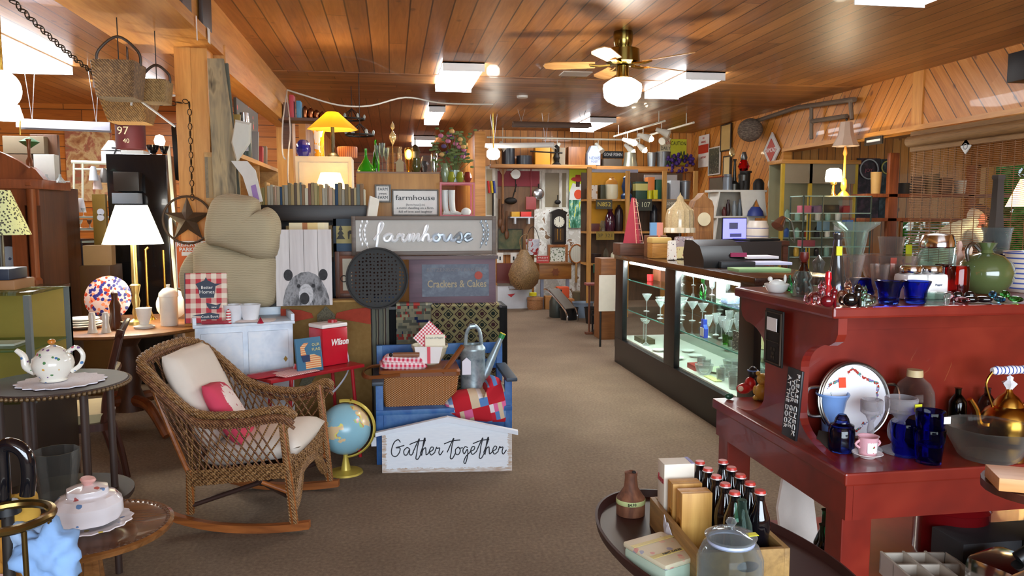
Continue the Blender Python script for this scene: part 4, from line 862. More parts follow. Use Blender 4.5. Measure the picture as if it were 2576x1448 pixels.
AS('blue_purse','dark blue pouch under the A shaped gap','pouch',[(0,0),(1,0),(.9,.5),(.5,1),(0,1)],M('2a3a80',.5),1882,1920,520,zm,Y=YS-.08)
for i,(x,c,yt) in enumerate(((1822,'5a2a2a',520),(1832,'2a1418',502),(1848,'7a8084',505),(1862,'5a6066',500),(1872,'9a9aa0',508))): AS('vase',['small maroon','dark twisted','grey pewter','tall silvery','pale ribbed'][i]+' vase on the upper tier of the white shelf','vase',vs,M(c,.3),x-6,x+6,yt,zm,Y=YS+.1)
for i,(x,c,yt) in enumerate(((1838,'7a3a20',575),(1850,'4a2014',570),(1862,'2a1a14',580))): AS('book',['reddish brown','dark brown','black'][i]+' bound box on the lower tier of the white shelf','box',[(0,0),(1.2,0),(1.2,1),(0,1)],M(c,.5),x-5,x+5,yt,.78+.28,Y=YS+.1)
tag(mesh('riser',B((a0.x+.1,YS+.03,.78),(a0.x+.5,YS+.25,1.058)),M('8a7a68',.6)),'plain box riser on the lower tier of the white shelf','box')
AS('stoneware_crock','white stoneware crock with blue stripes in front of the wall','crock',[(0,0),(.9,0),(1,.05),(1,.85),(.9,.9),(.8,1),(0,1)],stripes([(0,'d8ccc0'),(.8,'3a4a90'),(.88,'d8ccc0')],10,2,.3),1880,1932,555,.95,Y=9.3)
tag(mesh('stool',B((at(1906,600,9.3).x-.16,9.15,0),(at(1906,600,9.3).x+.16,9.45,.948),.01),wood('8a5c34','5a3418','Z')),'plain wooden box stand under the striped crock','stand')
# ================================================================ slanted board wall decoration (x=5.3)
BKF=M('2a201a',.4)
PicX('wall_picture','tall narrow gold matted picture in a dark frame, high on the right wall','picture',(1814,1840,312,380),BKF,M('c8a868',.4))
PicX('wall_picture','dark photograph in a white frame left of the tall gold picture','picture',(1783,1812,370,440),M('d8d4cc',.4),spots('4a4a40',['8a8a70','2a2a28','6a6450'],30,.4))
PicX('wall_picture','small framed text panel below the tall gold picture','picture',(1820,1838,392,452),BKF,M('d8c088',.5))
t=PicX('paper_sign','white and red NO PARKING ANY DAY paper sign on the wall','sign',(1757,1783,340,420),None,M('e8e0d8',.6),fw=0,th=.01)
mesh('red_band',B((-t['W']*.48,-.008,t['H']*.43),(t['W']*.48,-.006,t['H']*.7)),M('c82a20',.5),t)
for z,s in ((.9,'NO'),(.78,'PARKING'),(.3,'ANY DAY')): text(s,.05,M('c83a30',.5,vary=0),t,(0,-.007,t['H']*z))
PicX('wall_mirror','wood framed mirror with red rim partly behind the shelf','mirror',(1783,1822,444,560),M('8a3a20',.4),M('8a8878',.1,.6))
p=atX(1783,560,5.27)
# diamond sign
t=thing('diamond_sign','white edged red diamond shaped sign hanging near the wasp nest','sign',atX(1940,420,5.26),rot=(0,0,R(-90))); k=10.4/1930*1.0
c=atX(1940,333,5.26)-atX(1940,423,5.26); hz=abs(c.z)/2; hw=abs(atX(1920,380,5.26).y-atX(1960,380,5.26).y)/2
t.location=atX(1940,423,5.26)
mesh('board',prism([(0,0),(hw,hz),(0,2*hz),(-hw,hz)],.02),M('d0ccc8',.4),t); mesh('red_field',prism([(0,hz*.35),(hw*.65,hz),(0,hz*1.65),(-hw*.65,hz)],.01,M=TR(0,-.012,0)),M('b8382c',.4),t); text('DIAMOND',.09,M('f0ece8',.5,vary=0),t,(0,-.02,hz),w=hw*1.3)
# wasp nest and long pole rack
p=atX(1887,327,5.1); t=tag(mesh('wasp_nest',ball(NB(),(0,0,0),.175,(1.0,1.0,.95),24),speck(['4a4038','6a5c50','8a7c6c'],26,.9,name='paper_nest',sc=(1,1,3)),loc=p),'big grey papery wasp nest hanging by the right wall','nest')
gp=M('6a5a4a',.6); bm=NB()
t=thing('ladder_rack','old grey wooden hay ladder mounted along the slanted board wall','ladder',atX(1905,320,5.22))
o=t.location.copy()
def wl(a,b,r,n): mesh(n,cyl(NB(),atX(a[0],a[1],5.2)-o,atX(b[0],b[1],5.2)-o,r,8),gp,t)
wl((1900,305),(2012,268),.03,'rail'); wl((2010,270),(2150,250),.03,'rail'); wl((2043,305),(2130,292),.028,'rail'); wl((2041,262),(2041,350),.024,'rung'); wl((2139,250),(2143,300),.024,'rung')
p=atX(1943,462,5.26); Lt('plate','white patterned plate on the wall below the diamond sign','plate',[(0,0),(.6,0),(1,.6),(.95,1),(.5,.5),(0,.5)],spots('dcd8cc',['9a968c','c0bcb0'],40,.3),None,loc=p,w=.2,h=.02,rot=(0,R(-90),0))
PicX('wall_sign','yellow CAUTION sign at the far end of the right wall','sign',(1698,1726,352,410),M('2a2a20',.5),M('c8c838',.5),fw=.015)
# far right window glass + bamboo blind in the opening
ba=speck(['6a4a28','8a6438','4a301a'],40,.7,name='bamboo',sc=(1,.1,8)) 
t=thing('bamboo_blind','see-through bamboo slat blind hanging in the wide opening','blind',(5.24,0,0)); y1=atX(2292,400,5.24).y; y0=atX(2620,400,5.24).y
zt_=2.36; z0_=atX(2292,655,5.24).z
def bamb():
    t_=NT('bamboo_slats'); tr=t_.n('ShaderNodeBsdfTransparent'); v=t_.sep(t_.co()); s=t_.math('FRACT',t_.math('MULTIPLY',v[2],60)); a=t_.math('LESS_THAN',s,.38); th=t_.math('LESS_THAN',t_.math('FRACT',t_.math('MULTIPLY',v[1],7)),.04)
    t_.P(Roughness=.7); t_.b.inputs['Base Color'].default_value=s2l('7a4e28'); mx=t_.n('ShaderNodeMixShader'); t_.l(t_.math('MAXIMUM',a,th),mx.inputs[0]); t_.l(tr.outputs[0],mx.inputs[1]); t_.l(t_.b.outputs[0],mx.inputs[2]); t_.l(mx.outputs[0],t_.out.inputs[0]); return t_.m
mesh('slats',B((0,y0,z0_),(.004,y1,zt_-.1)),bamb(),t,smooth=False)
mesh('rolled_top',cyl(NB(),(-.03,y0,zt_-.12),(-.03,y1,zt_-.12),.055,12),ba,t); mesh('valance',B((-.02,y0,zt_-.22),(-.012,y1,zt_-.02)),ba,t)
# brown posts and shelves in the room beyond
bw=wood('9a5228','6a3418','Z'); YR_=8.4
t=thing('shelf_rack','reddish wooden post and shelf rack seen through the opening','rack',(at(2247,500,YR_).x,YR_,0))
p0=at(2232,380,YR_); mesh('post',B((-.06,0,0),(.06,.06,at(2247,384,YR_).z),.003),bw,t); mesh('post',B((1.0,0,0),(1.1,.06,2.1),.003),bw,t)
for yy in (487,548): mesh('shelf_board',B((-.35,.0,at(2247,yy,YR_).z-.04),(1.6,.3,at(2247,yy,YR_).z),.003),bw,t)
for i,(x,yb,c,w_,h_) in enumerate(((2205,487,'c8a060',30,60),(2275,487,'2a2420',50,30),(2310,487,'4a3020',36,50),(2345,487,'6a5434',40,56),(2380,487,'5a3c28',40,46),(2425,487,'c8c4bc',50,40))):
    p=at(x,yb,YR_+.12); k=YR_/1930; tag(mesh('basket',lathe([(0,0),(.8,0),(1,1),(.9,1),(0,.2)],16,sx=w_*k/2,sz=h_*k),M(c,.6),loc=(p.x,YR_+.14,at(2247,487,YR_).z)),['straw vase of reeds','black bristly bowl','brown pot','wicker planter','small brown basket','white wire basket'][i]+' on the far shelf behind the blind','basket')
# ================================================================ wicker rocking chair
WK=lambda sc=1:None
def wicker(c1='a07444',c2='5a3a1e',name='wicker'):
    t=NT(name); v=t.co('Object',(1,1,1)); n=t.noise(v,55,3,.6); s=t.sep(v); wv=t.math('SINE',t.math('MULTIPLY',t.math('ADD',t.math('ADD',s[0],s[1]),s[2]),420))
    f=t.math('ADD',t.math('MULTIPLY',n,.7),t.math('MULTIPLY',wv,.14)); t.col(t.ramp(f,[(.2,c2),(.45,c1),(.7,'c09a68')])); t.P(Roughness=.55); t.bump(wv,.5,.004); return t.m
wk=wicker(); wkd=wicker('8a5a38','4a2a1a','wicker_dark'); rw=wood('a5602c','6a3818','X',1,.4,'rocker_wood')
ch=thing('rocking_chair','brown wicker rocking chair with open lattice sides and cream cushions','rocking chair',(-.671,3.96,0),R(-10))
def braid(bm,pts,r,strands=3,seg=6,tw=34,sm=8,closed=False):
    P=smoothpath(pts,sm); L=[0]
    for a,b in zip(P,P[1:]): L.append(L[-1]+(b-a).length)
    for k in range(strands):
        Q=[]
        u=Vector((0,0,1))
        for i,p in enumerate(P):
            T=(P[min(i+1,len(P)-1)]-P[max(i-1,0)]).normalized(); s=T.cross(Vector((0,0,1))); s=s.normalized() if s.length>.2 else T.cross(Vector((0,1,0))).normalized(); w=s.cross(T)
            a=L[i]*tw+2*PI*k/strands; Q.append(p+(s*math.cos(a)+w*math.sin(a)*.75)*r*.62)
        tube(bm,Q,r*.52,seg)
    return bm
hp=lambda x:0
# crest and arms: one rolled rim from near front arm round the back to the far arm
rim=[(.27,-.30,.565),(.20,-.305,.60),(.0,-.31,.575),(-.18,-.31,.58),(-.29,-.32,.66),(-.40,-.30,.765),(-.47,-.25,.82),(-.46,-.12,.85),(-.44,0,.86),(-.42,.12,.855),(-.38,.24,.81),(-.29,.31,.70),(-.18,.32,.60),(-.05,.31,.56),(.12,.31,.55),(.25,.305,.60),(.29,.30,.575)]
bm=braid(NB(),rim,.021,4,6,46,10); mesh('rim',bm,wk,ch)
rim2=[(x*.995,y*1.09,z-.028) for x,y,z in rim]; bm=NB(); tube(bm,rim2,.015,8,sm=8); tube(bm,[(x,y*1.05,z-.052) for x,y,z in rim],.009,6,sm=8); mesh('rim_wrap',bm,wkd,ch)
# posts / legs
def leg(a,b,r=.021): 
    o=mesh('leg',braid(NB(),[a,b],r,3,6,60,14),wk,ch); mesh('post_core',tube(NB(),[a,b],r*.8,8),rw,o); return o
leg((.25,-.29,.05),(.20,-.295,.585)); leg((.27,.29,.05),(.22,.295,.585))
leg((-.258,-.26,.08),(-.25,-.27,.30)); leg((-.258,.26,.08),(-.25,.27,.30))
for s in (-1,1): cyl_=mesh('back_post',tube(NB(),[(-.25,s*.27,.27),(-.33,s*.285,.5),(-.45,s*.26,.81)],.013,8,sm=4),rw,ch)
# seat band (woven apron), tilted
def zs(x): return .255+.055*(x+.25)/.48
corn=[(-.25,-.275),(.22,-.30),(.235,.30),(-.25,.275)]
for k,(a,b) in enumerate(zip(corn,corn[1:]+corn[:1])):
    bm=NB(); n=5 if k!=1 else 6
    for j in range(n):
        pts=[]; N=26
        for i in range(N+1):
            u=i/N; x=a[0]+(b[0]-a[0])*u; y=a[1]+(b[1]-a[1])*u; d=(b[0]-a[0],b[1]-a[1]); L=math.hypot(*d); nx,ny=d[1]/L,-d[0]/L
            o=.006*(1 if (i+j)%2 else -1); pts.append((x+nx*o,y+ny*o,zs(x)-.03+.015*j))
        tube(bm,pts,.0082,6)
    mesh('seat_band',bm,wk,ch)
# front skirt: arched fan weave
bm=NB()
for j in range(5):
    d=.012*j; tube(bm,[(.25+.0,-.27+d,.11+0*d),(.245,-.22+d,.19),(.24,-.10,.268-d*.7),(.24,.10,.268-d*.7),(.25,.22-d,.19),(.262,.27-d,.11)],.006,6,sm=6)
mesh('skirt_arch',bm,wk,ch)
for s in (-1,1):
    bm=NB()
    for j in range(7): tube(bm,[(.25,s*(.275-.0),.075+.004*j),(.25,s*(.262-.012*j),.13),(.24,s*(.25-.026*j),.215+.004*j),(.232,s*(.275-.035*j),.285)],.0045,5,sm=4)
    mesh('skirt_fan',bm,wk,ch)
bm=NB()
for i in range(16):
    y=-.27+.54*i/15
    for dy in (.075,-.075):
        y2=y+dy
        if abs(y2)<.3: tube(bm,[(.236,y,.245+.0),(.242,(y+y2)/2,.275),(.232,y2,.325)],.0042,5)
mesh('front_lattice',bm,wk,ch)
# lattice sides and back
S1=smoothpath([Vector(p) for p in rim],12); LR=[0]
for a,b in zip(S1,S1[1:]): LR.append(LR[-1]+(b-a).length)
def rimat(f):
    d=f*LR[-1]
    for i in range(1,len(LR)):
        if LR[i]>=d: u=(d-LR[i-1])/(LR[i]-LR[i-1]); return S1[i-1].lerp(S1[i],u)
    return S1[-1]
base=[Vector((.22,-.30,zs(.22)+.03)),Vector((-.25,-.275,zs(-.25)+.03)),Vector((-.25,.275,zs(-.25)+.03)),Vector((.235,.30,zs(.22)+.03))]
BL=[0]
for a,b in zip(base,base[1:]): BL.append(BL[-1]+(b-a).length)
def baseat(f):
    d=max(0,min(1,f))*BL[-1]
    for i in range(1,4):
        if BL[i]>=d-1e-9: return base[i-1].lerp(base[i],(d-BL[i-1])/(BL[i]-BL[i-1]))
    return base[-1]
N=44
for nm,sg in (('lattice_strand',1),('lattice_strand',-1)):
    bmn=[NB(),NB(),NB()]
    for i in range(N+1):
        f0=.02+.96*i/N; f1=f0+sg*.085
        if f1<.0 or f1>1: continue
        a=baseat(f0); b=rimat(f1); m1=a.lerp(b,.5); c=Vector((-.02,0,m1.z)); m1=m1+(m1-c).normalized()*.012*(1+.3*sg)
        tube(bmn[0 if f0<.33 else (1 if f0<.66 else 2)],[a,m1,b],.0045,6,sm=4)
    for q in bmn: mesh(nm,q,wkd if sg>0 else wk,ch)
# rockers
for s in (-1,1):
    bm=NB(); P=[]
    for i in range(17):
        x=-.40+.72*i/16; zc=.0+ .29*(x-.04)**2*1.0 +(.28*(max(0,-x-.1))**2)
        P.append((x,zc))
    top=[(x,z+.036) for x,z in P][::-1]; prism(P+top,.034,bm,TR(0,s*(.285 if s>0 else .285),0)); mesh('rocker',bm,rw,ch)
# braces
db=M('3a2620',.35)
mesh('brace',cyl(NB(),(-.25,-.26,.12),(.25,.27,.17),.012),db,ch); mesh('brace',cyl(NB(),(-.25,.26,.13),(.24,-.27,.16),.012),db,ch); mesh('brace_block',ball(NB(),(0,0,.15),.026,(1.3,1,1)),db,ch)
for s in (-1,1): mesh('stretcher',cyl(NB(),(.10,s*.285,.245),(.245,s*.285,.19),.011),rw,ch)
mesh('seat_deck',B((-.23,-.26,.262),(.20,.27,.27)),wkd,ch).rotation_euler=(0,R(-6),0)
CU=M('ded2c4',.85,vary=.03,name='cream_canvas')
# cushions are things of their own
def place(local): return ch.matrix_world@Vector(local)
bpy.context.view_layer.update()
o=mesh('seat_cushion',pillow(.50,.50,.13,n=14,p=5),CU,ang=120,loc=ch.matrix_basis@Vector((.03,0,.365)),rot=(0,R(-8),R(-10))); tag(o,'thick cream seat cushion bulging out of the front of the rocking chair','cushion')
bm=pillow(.52,.48,.12,n=14,p=5)
o=mesh('back_cushion',bm,CU,ang=120,loc=ch.matrix_basis@Vector((-.27,-.02,.61)),rot=Euler((0,R(66),R(-10)),'XYZ')); tag(o,'cream back cushion leaning in the rocking chair','cushion')
def pinkfab():
    t=NT('pink_floral'); v=t.co(); n=t.noise(v,26,4,.7); s=t.sep(v); d=t.math('ADD',t.math('MULTIPLY',s[0],0),t.math('SUBTRACT',t.math('MULTIPLY',t.math('ADD',t.math('MULTIPLY',s[1],s[1]),t.math('MULTIPLY',t.math('SUBTRACT',s[0],-.03),t.math('SUBTRACT',s[0],-.03))),42),t.math('MULTIPLY',n,.9)))
    w_=t.math('LESS_THAN',d,.02); fl2=t.vor(v,28); r=t.math('LESS_THAN',t.math('ADD',fl2,t.math('MULTIPLY',n,.3)),.32); base=t.mix(w_,'d2415c','f2e2dc'); t.col(t.mix(t.math('MULTIPLY',r,w_),base,'c4566c')); t.P(Roughness=.85); return t.m
o=mesh('throw_pillow',pillow(.36,.34,.11,n=14),pinkfab(),ang=120,loc=ch.matrix_basis@Vector((-.13,-.07,.525)),rot=Euler((R(-14),R(58),R(-14)),'XYZ')); tag(o,'small deep pink throw pillow with a white floral centre on the rocking chair','pillow')
# globe
p=on(866,1155,0); gc=at(868,1078,4.47)
t=thing('globe','pale blue tabletop globe in a yellow ring stand on the carpet','globe',(gc.x,4.47,0)); r=.148; cz=gc.z
def gl():
    t_=NT('globe_map'); v=t_.co(); n=t_.noise(v,7,5,.55); c=t_.noise(v,12,1); land=t_.ramp(c,[(.35,'e6c89a'),(.45,'e8e07a'),(.5,'d89a6a'),(.56,'a8d088'),(.62,'e6b0b0')],'CONSTANT'); f=t_.math('GREATER_THAN',n,.53); t_.col(t_.mix(f,'8fc0d0',land)); t_.P(Roughness=.25); return t_.m
mesh('sphere',ball(NB(),(0,0,cz),r,seg=36),gl(),t)
pts=[(math.sin(a)*(r+.02),-.0,cz+math.cos(a)*(r+.02)) for a in [R(x) for x in range(-10,190,8)]]
mesh('meridian_ring',tube(NB(),pts,.011,8,flat=.5),M('cbb552',.35,.3),t); mesh('axis_pin',cyl(NB(),(.03,0,cz+r),(.04,0,cz+r+.035),.006),BRASS(),t)
mesh('foot',lathe([(0,0),(.1,0),(.095,.01),(.03,.02),(.014,cz-r-.02),(.014,cz-r),(0,cz-r)],24),M('cbb552',.35,.3),t)
# ================================================================ blue bench group
BLU=speck(['1f4a86','2b5f9e','4a78a8'],9,.5,name='blue_paint')
bx0=at(948,1165,4.60).x; bx1=at(1287,1165,4.60).x; YBf=4.58; sz=at(1000,1030,YBf).z; W=bx1-bx0
t=thing('bench','worn blue painted wooden bench with slatted back holding a basket','bench',(bx0,YBf,0)); top=at(1000,868,5.0).z
bmk=lambda lo,hi,n:mesh(n,B(lo,hi,.004),BLU,t)
bmk((0,0,0),(.045,.05,sz+.16),'leg'); bmk((W-.045,0,0),(W,.05,sz+.16),'leg'); bmk((0,.42,0),(.04,.47,top),'leg'); bmk((W-.04,.42,0),(W,.47,top),'leg')
bmk((.0,-.01,sz-.03),(W,.45,sz),'seat'); bmk((.045,.005,sz-.2),(W-.045,.02,sz-.03),'apron'); bmk((0,.43,top-.07),(W,.46,top),'top_rail'); bmk((0,.43,sz+.15),(W,.455,sz+.21),'back_rail')
for x in (-.02,W-.045): mesh('armrest',B((x,-.06,sz+.16),(x+.07,.44,sz+.185),.008),M('33404e',.5),t)
for i in range(3): bmk((.15+i*.22,.435,sz),(.21+i*.22,.452,top-.07),'back_slat')
tg_=mesh('price_tag',B((-.03,-.012,.12),(0,-.010,.175)),M('e8eaf0',.7,vary=0),t)
# wicker hamper
p0=at(962,1028,4.70); zc=sz+.001; p=Vector(((at(958,1028,4.7).x+at(1150,1028,4.7).x)/2+.005,4.78,zc)); W=at(1160,1000,4.7).x-at(963,1000,4.7).x; hh=at(1060,925,4.70).z-zc
hm=wicker('b0682c','6a3410','hamper_weave'); hw=M('7a4420',.35)
t=thing('picnic_basket','honey brown woven picnic basket with two swing handles on the blue bench','basket',p)
def tapered(w0,d0,w1,d1,z0,z1,r=.03,n=5,bm=None):
    bm=bm or NB(); R0=[]
    for (w,d,z) in ((w0,d0,z0),(w1,d1,z1)):
        ring_=[]
        for cx,cy,a0 in ((w/2-r,d/2-r,0),(-w/2+r,d/2-r,90),(-w/2+r,-d/2+r,180),(w/2-r,-d/2+r,270)):
            for k in range(n+1): a=R(a0+90*k/n); ring_.append(bm.verts.new((cx+r*math.cos(a),cy+r*math.sin(a),z)))
        R0.append(ring_)
    m=len(R0[0]); bm.faces.new(R0[0][::-1]); bm.faces.new(R0[1])
    for i in range(m): bm.faces.new((R0[0][i],R0[0][(i+1)%m],R0[1][(i+1)%m],R0[1][i]))
    return bm
def weave():
    t_=NT('woven_reed'); v=t_.sep(t_.co()); a=t_.math('SINE',t_.math('MULTIPLY',v[0],360)); b=t_.math('SINE',t_.math('MULTIPLY',v[2],520)); c=t_.math('MULTIPLY',a,b); t_.col(t_.ramp(t_.math('ADD',t_.math('MULTIPLY',c,.5),.5),[(.1,'6e3a12'),(.6,'a8682c'),(.95,'e0b078')])); t_.P(Roughness=.4); t_.bump(c,.5,.004); return t_.m
mesh('body',tapered(W*.9,.25,W,.28,0,hh*.88),weave(),t); mesh('rim',tapered(W*1.02,.30,W*1.02,.30,hh*.82,hh*.93),hw,t); mesh('lid',tapered(W*1.03,.31,W*1.0,.29,hh*.93,hh*1.0),M('8a4e24',.35),t)
mesh('handle',tube(NB(),[(-W*.25,-.155,hh*.9),(-W*.62,-.15,hh*.84),(-W*.72,0,hh*.85),(-W*.62,.15,hh*.88),(-W*.25,.155,hh*.9)],.014,8,sm=6,flat=.6),hw,t); mesh('handle',cyl(NB(),(W*.28,-.14,hh*.88),(W*.56,-.05,hh*1.55),.016,8),hw,t)
zl=zc+hh
gi=gingham('d83a5a','fff0f2',38)
for i,(x,y,w,d,rz,l) in enumerate(((-.10,-.04,.30,.17,4,'pink and white checked folded cloth, lower one on the basket lid'),(-.10,-.03,.26,.14,-5,'pink and white checked folded cloth, upper one on the basket lid'))):
    tag(mesh('dish_towel',pillow(w,d,.045,p=6),gi,loc=(p.x+x,p.y+y,zl+.02+.032*i),rot=(R(2),R(3),R(rz))),l,'cloth','folded checked cloths on the basket')
t2=thing('rolling_pin','small wooden rolling pin lying on the checked cloths','rolling pin',(p.x-.08,p.y-.08,zl+.085),R(-6)); mesh('roller',lathe([(0,-.08),(.014,-.08),(.016,0),(.014,.08),(0,.08)],14,M=YR(PI/2)),wood('9a6a4a','6a4028','X'),t2); mesh('grip',ball(NB(),(-.095,0,0),.012),IRON(),t2)
# bowl with cards
bp=Vector((p.x+.07,p.y+.07,zl)); t=Lt('mixing_bowl','cream stoneware mixing bowl holding red and white cards','bowl',[(0,0),(.5,0),(.55,.05),(.85,.5),(.96,.85),(1,.88),(1,1),(.93,1),(.88,.85),(.5,.15),(0,.12)],M('cdc4a8',.3,coat=.3),None,loc=bp,w=.235,h=.12)
z=bp.z+.05; c=mesh('gift_card',B((-.075,-.002,-.075),(.075,.002,.075)),gingham('d03048','fff4f0',60),loc=(bp.x+.0,bp.y-.03,z+.12),rot=(R(-10),R(45),0)); tag(c,'red gingham card set on its corner in the bowl','card')
t=thing('recipe_card','cream card reading A Dash of Pepper with red edge in the bowl','card',(bp.x+.03,bp.y-.06,z+.05),rot=(R(-8),0,0)); mesh('card',B((-.065,-.001,0),(.065,.001,.09)),M('efe6cc',.6,vary=0),t); mesh('edge_strip',B((-.066,-.003,0),(-.06,-.001,.09)),M('c02838',.5),t); text('A Dash of Pepper',.016,M('3a3a3a',.5,vary=0),t,(0,-.002,.07),w=.11)
t=thing('napkin','white napkin bundle tied with a red ribbon hanging over the bowl','napkin',(bp.x-.01,bp.y-.125,zl+.022),rot=(R(-6),0,0)); mesh('cloth',prism([(-.07,0),(.06,.0),(.085,.1),(-.09,.105)],.02),M('ece6e2',.7),t); mesh('ribbon',B((-.012,-.013,0),(.008,-.010,.103)),M('d8203a',.5),t)
# watering can
wz=sz+.001; pc=at(1195,982,4.80); pc=Vector((at(1190,982,4.86).x,4.86,wz)); GV=speck(['8a9aa2','a8b6ba','76868e'],14,.4,metal=.55,name='galvanised'); Wc=.165; hc=at(1195,865,4.86).z-wz
t=thing('watering_can','galvanised metal watering can with a tag on the blue bench','watering can',pc)
mesh('body',lathe([(0,0),(.96,0),(1,.03),(.97,.06),(.97,.88),(1,.9),(.97,.93),(.75,1),(.45,1.0),(.45,.97),(0,.97)],30,sx=Wc/2,sz=hc),GV,t)
mesh('spout',tube(NB(),[(Wc*.42,0,hc*.35),(Wc*.75,-.0,hc*.72),(Wc*1.12,0,hc*1.12)],lambda q:.034-.018*q,12),GV,t); mesh('nozzle',tube(NB(),[(Wc*1.10,0,hc*1.10),(Wc*1.18,0,hc*1.18)],.019,12),M('2a8a4a',.4),t)['label']='green and yellow nozzle cap'
mesh('nozzle_cap',tube(NB(),[(Wc*1.18,0,hc*1.18),(Wc*1.195,0,hc*1.195)],.02,12),M('d8c830',.4),t)
mesh('handle',tube(NB(),[(-Wc*.30,0,hc*.95),(-Wc*.22,0,hc*1.25),(Wc*.02,0,hc*1.36),(Wc*.26,0,hc*1.25),(Wc*.34,0,hc*.98)],.012,8,sm=6),GV,t); mesh('grip',tube(NB(),[(-Wc*.12,0,hc*1.34),(Wc*.1,0,hc*1.35)],.017,10),GV,t)
mesh('paper_tag',prism([(-.028,-.085),(.028,-.085),(.028,0),(.0,.025),(-.028,0)],.002,M=TR(-Wc*.30,-Wc*.53,hc*.72)),M('eceaf2',.7,vary=0),t)
# patchwork stuffed quilt animal
def patch():
    t_=NT('patchwork'); v=t_.co('Object',(1,1,1),(0,R(12),0)); br=t_.sep(v); u=t_.math('FLOOR',t_.math('MULTIPLY',br[0],9.5)); w_=t_.math('FLOOR',t_.math('MULTIPLY',br[2],9.5)); ck=t_.math('FRACT',t_.math('MULTIPLY',t_.math('ADD',u,w_),.5)); wn=t_.n('ShaderNodeTexWhiteNoise',noise_dimensions='2D'); u2=t_.math('FLOOR',t_.math('MULTIPLY',br[0],38)); w2=t_.math('FLOOR',t_.math('MULTIPLY',br[2],19)); t_.l(t_.comb(u2,w2,0),wn.inputs['Vector'])
    c=t_.ramp(wn.outputs['Value'],[(0,'7a9ac8'),(.2,'e06a9a'),(.4,'d8c0a0'),(.55,'c82038'),(.7,'e8e0e0'),(.85,'5a86c0')],'CONSTANT'); t_.col(t_.mix(t_.math('GREATER_THAN',ck,.2),'c01828',c)); t_.P(Roughness=.9); return t_.m
ox=at(1200,1065,4.5).x; oz=at(1200,1070,4.56).z
def px(pts,Y,o): return [((at(a,b,Y).x-o[0]),(at(a,b,Y).z-o[2])) for a,b in pts]
o=(ox,4.62,oz)
bm=puff(px([(1115,1040),(1122,1015),(1150,990),(1190,985),(1228,988),(1227,965),(1240,948),(1258,955),(1280,980),(1286,1020),(1284,1068),(1230,1068),(1150,1060)],4.6,o),.20,8)
tag(mesh('quilted_animal',bm,patch(),ang=120,loc=(o[0],4.66,oz)),'red patchwork stuffed animal slumped on the right of the bench','soft toy')
# gather together sign
a=on(962,1188); b=on(1288,1183); W=(b-a).length; rz=math.atan2(b.y-a.y,b.x-a.x); m=(a+b)/2; hs=at(1288,1083,b.y).z; hp_=at(1125,1048,m.y).z
def whitewash():
    t_=NT('whitewashed_board'); v=t_.co('Object'); s=t_.sep(v); n=t_.noise(t_.co('Object',(9,9,28)),5,5,.7); ex=t_.math('SUBTRACT',W/2,t_.math('ABSOLUTE',s[0])); d=t_.math('MINIMUM',ex,t_.math('ADD',s[2],.0)); f=t_.math('LESS_THAN',t_.math('SUBTRACT',d,t_.math('MULTIPLY',n,.055)),-.004); n2=t_.noise(t_.co('Object',(3,3,20)),6,3); t_.col(t_.mix(f,t_.mix(n2,'dfe6ee','f2f6fa'),t_.ramp(n2,[(.3,'b8997c'),(.7,'e0e0e0')]))); t_.P(Roughness=.55); return t_.m
t=thing('sign','white house shaped wooden sign reading Gather together, standing on the carpet','sign',m,rot=(R(-4),0,rz))
mesh('board',prism([(-W/2,0),(W/2,0),(W/2,hs),(0,hp_-.02),(-W/2,hs)],.02),whitewash(),t,smooth=False)
for s in (-1,1): mesh('roof_trim',prism([(0,hp_-.03),(s*(W/2+.035),hs-.022),(s*(W/2+.035),hs+.0),(0,hp_+.0)],.05,M=TR(0,-.01,0)),M('e2e9f2',.5),t,smooth=False)
INK=M('23262e',.5,vary=0)
SCR={ # script strokes, unit letters (x,z) on a 1-high x-height grid
'G':([(1.05,1.5),(.8,1.8),(.35,1.5),(.05,.7),(.1,.1),(.5,-.1),(.9,.3),(1.0,.85),(.55,.9),(1.5,1.15)],1.35),
'a':([(.75,.75),(.45,.9),(.1,.55),(.15,.1),(.45,.1),(.75,.7),(.72,.2),(.95,.05),(1.2,.4)],1.1),
't':([(.0,.3),(.75,1.9),(.55,1.0),(.45,.25),(.35,-.35),(.6,-.4),(.95,.2)],.85),
'h':([(.0,.2),(.5,1.5),(.55,1.95),(.4,1.6),(.15,.0),(.3,.6),(.6,.85),(.65,.4),(.7,.05),(1.05,.35)],.95),
'e':([(.0,.35),(.45,.55),(.55,.85),(.3,.9),(.1,.45),(.3,.02),(.75,.35)],.72),
'r':([(.0,.4),(.2,.9),(.25,.75),(.55,.8),(.45,.3),(.6,.02),(.95,.5)],.85),
'o':([(.45,.9),(.12,.6),(.15,.1),(.45,.05),(.65,.5),(.45,.88),(.6,.75),(.95,.8)],.85),
'g':([(.65,.8),(.35,.9),(.1,.5),(.25,.1),(.6,.6),(.65,.0),(.4,-.95),(.2,-.8),(.45,-.2),(1.0,.35)],.9),
'f':([(.0,.2),(.5,1.2),(.75,2.1),(.55,2.3),(.4,1.7),(.3,.3),(.2,-.7)],.75),
'm':([(.0,.4),(.2,.9),(.15,.05),(.4,.75),(.55,.85),(.5,.05),(.8,.75),(.95,.85),(.9,.1),(1.2,.4)],1.1),
's':([(.0,.3),(.45,1.0),(.6,.5),(.45,-.1),(.2,.0),(.6,.15),(.9,.4)],.75),
'u':([(.1,.85),(.15,.2),(.4,.1),(.7,.8),(.7,.2),(.95,.1),(1.1,.4)],1.0),
' ':(None,.55)}
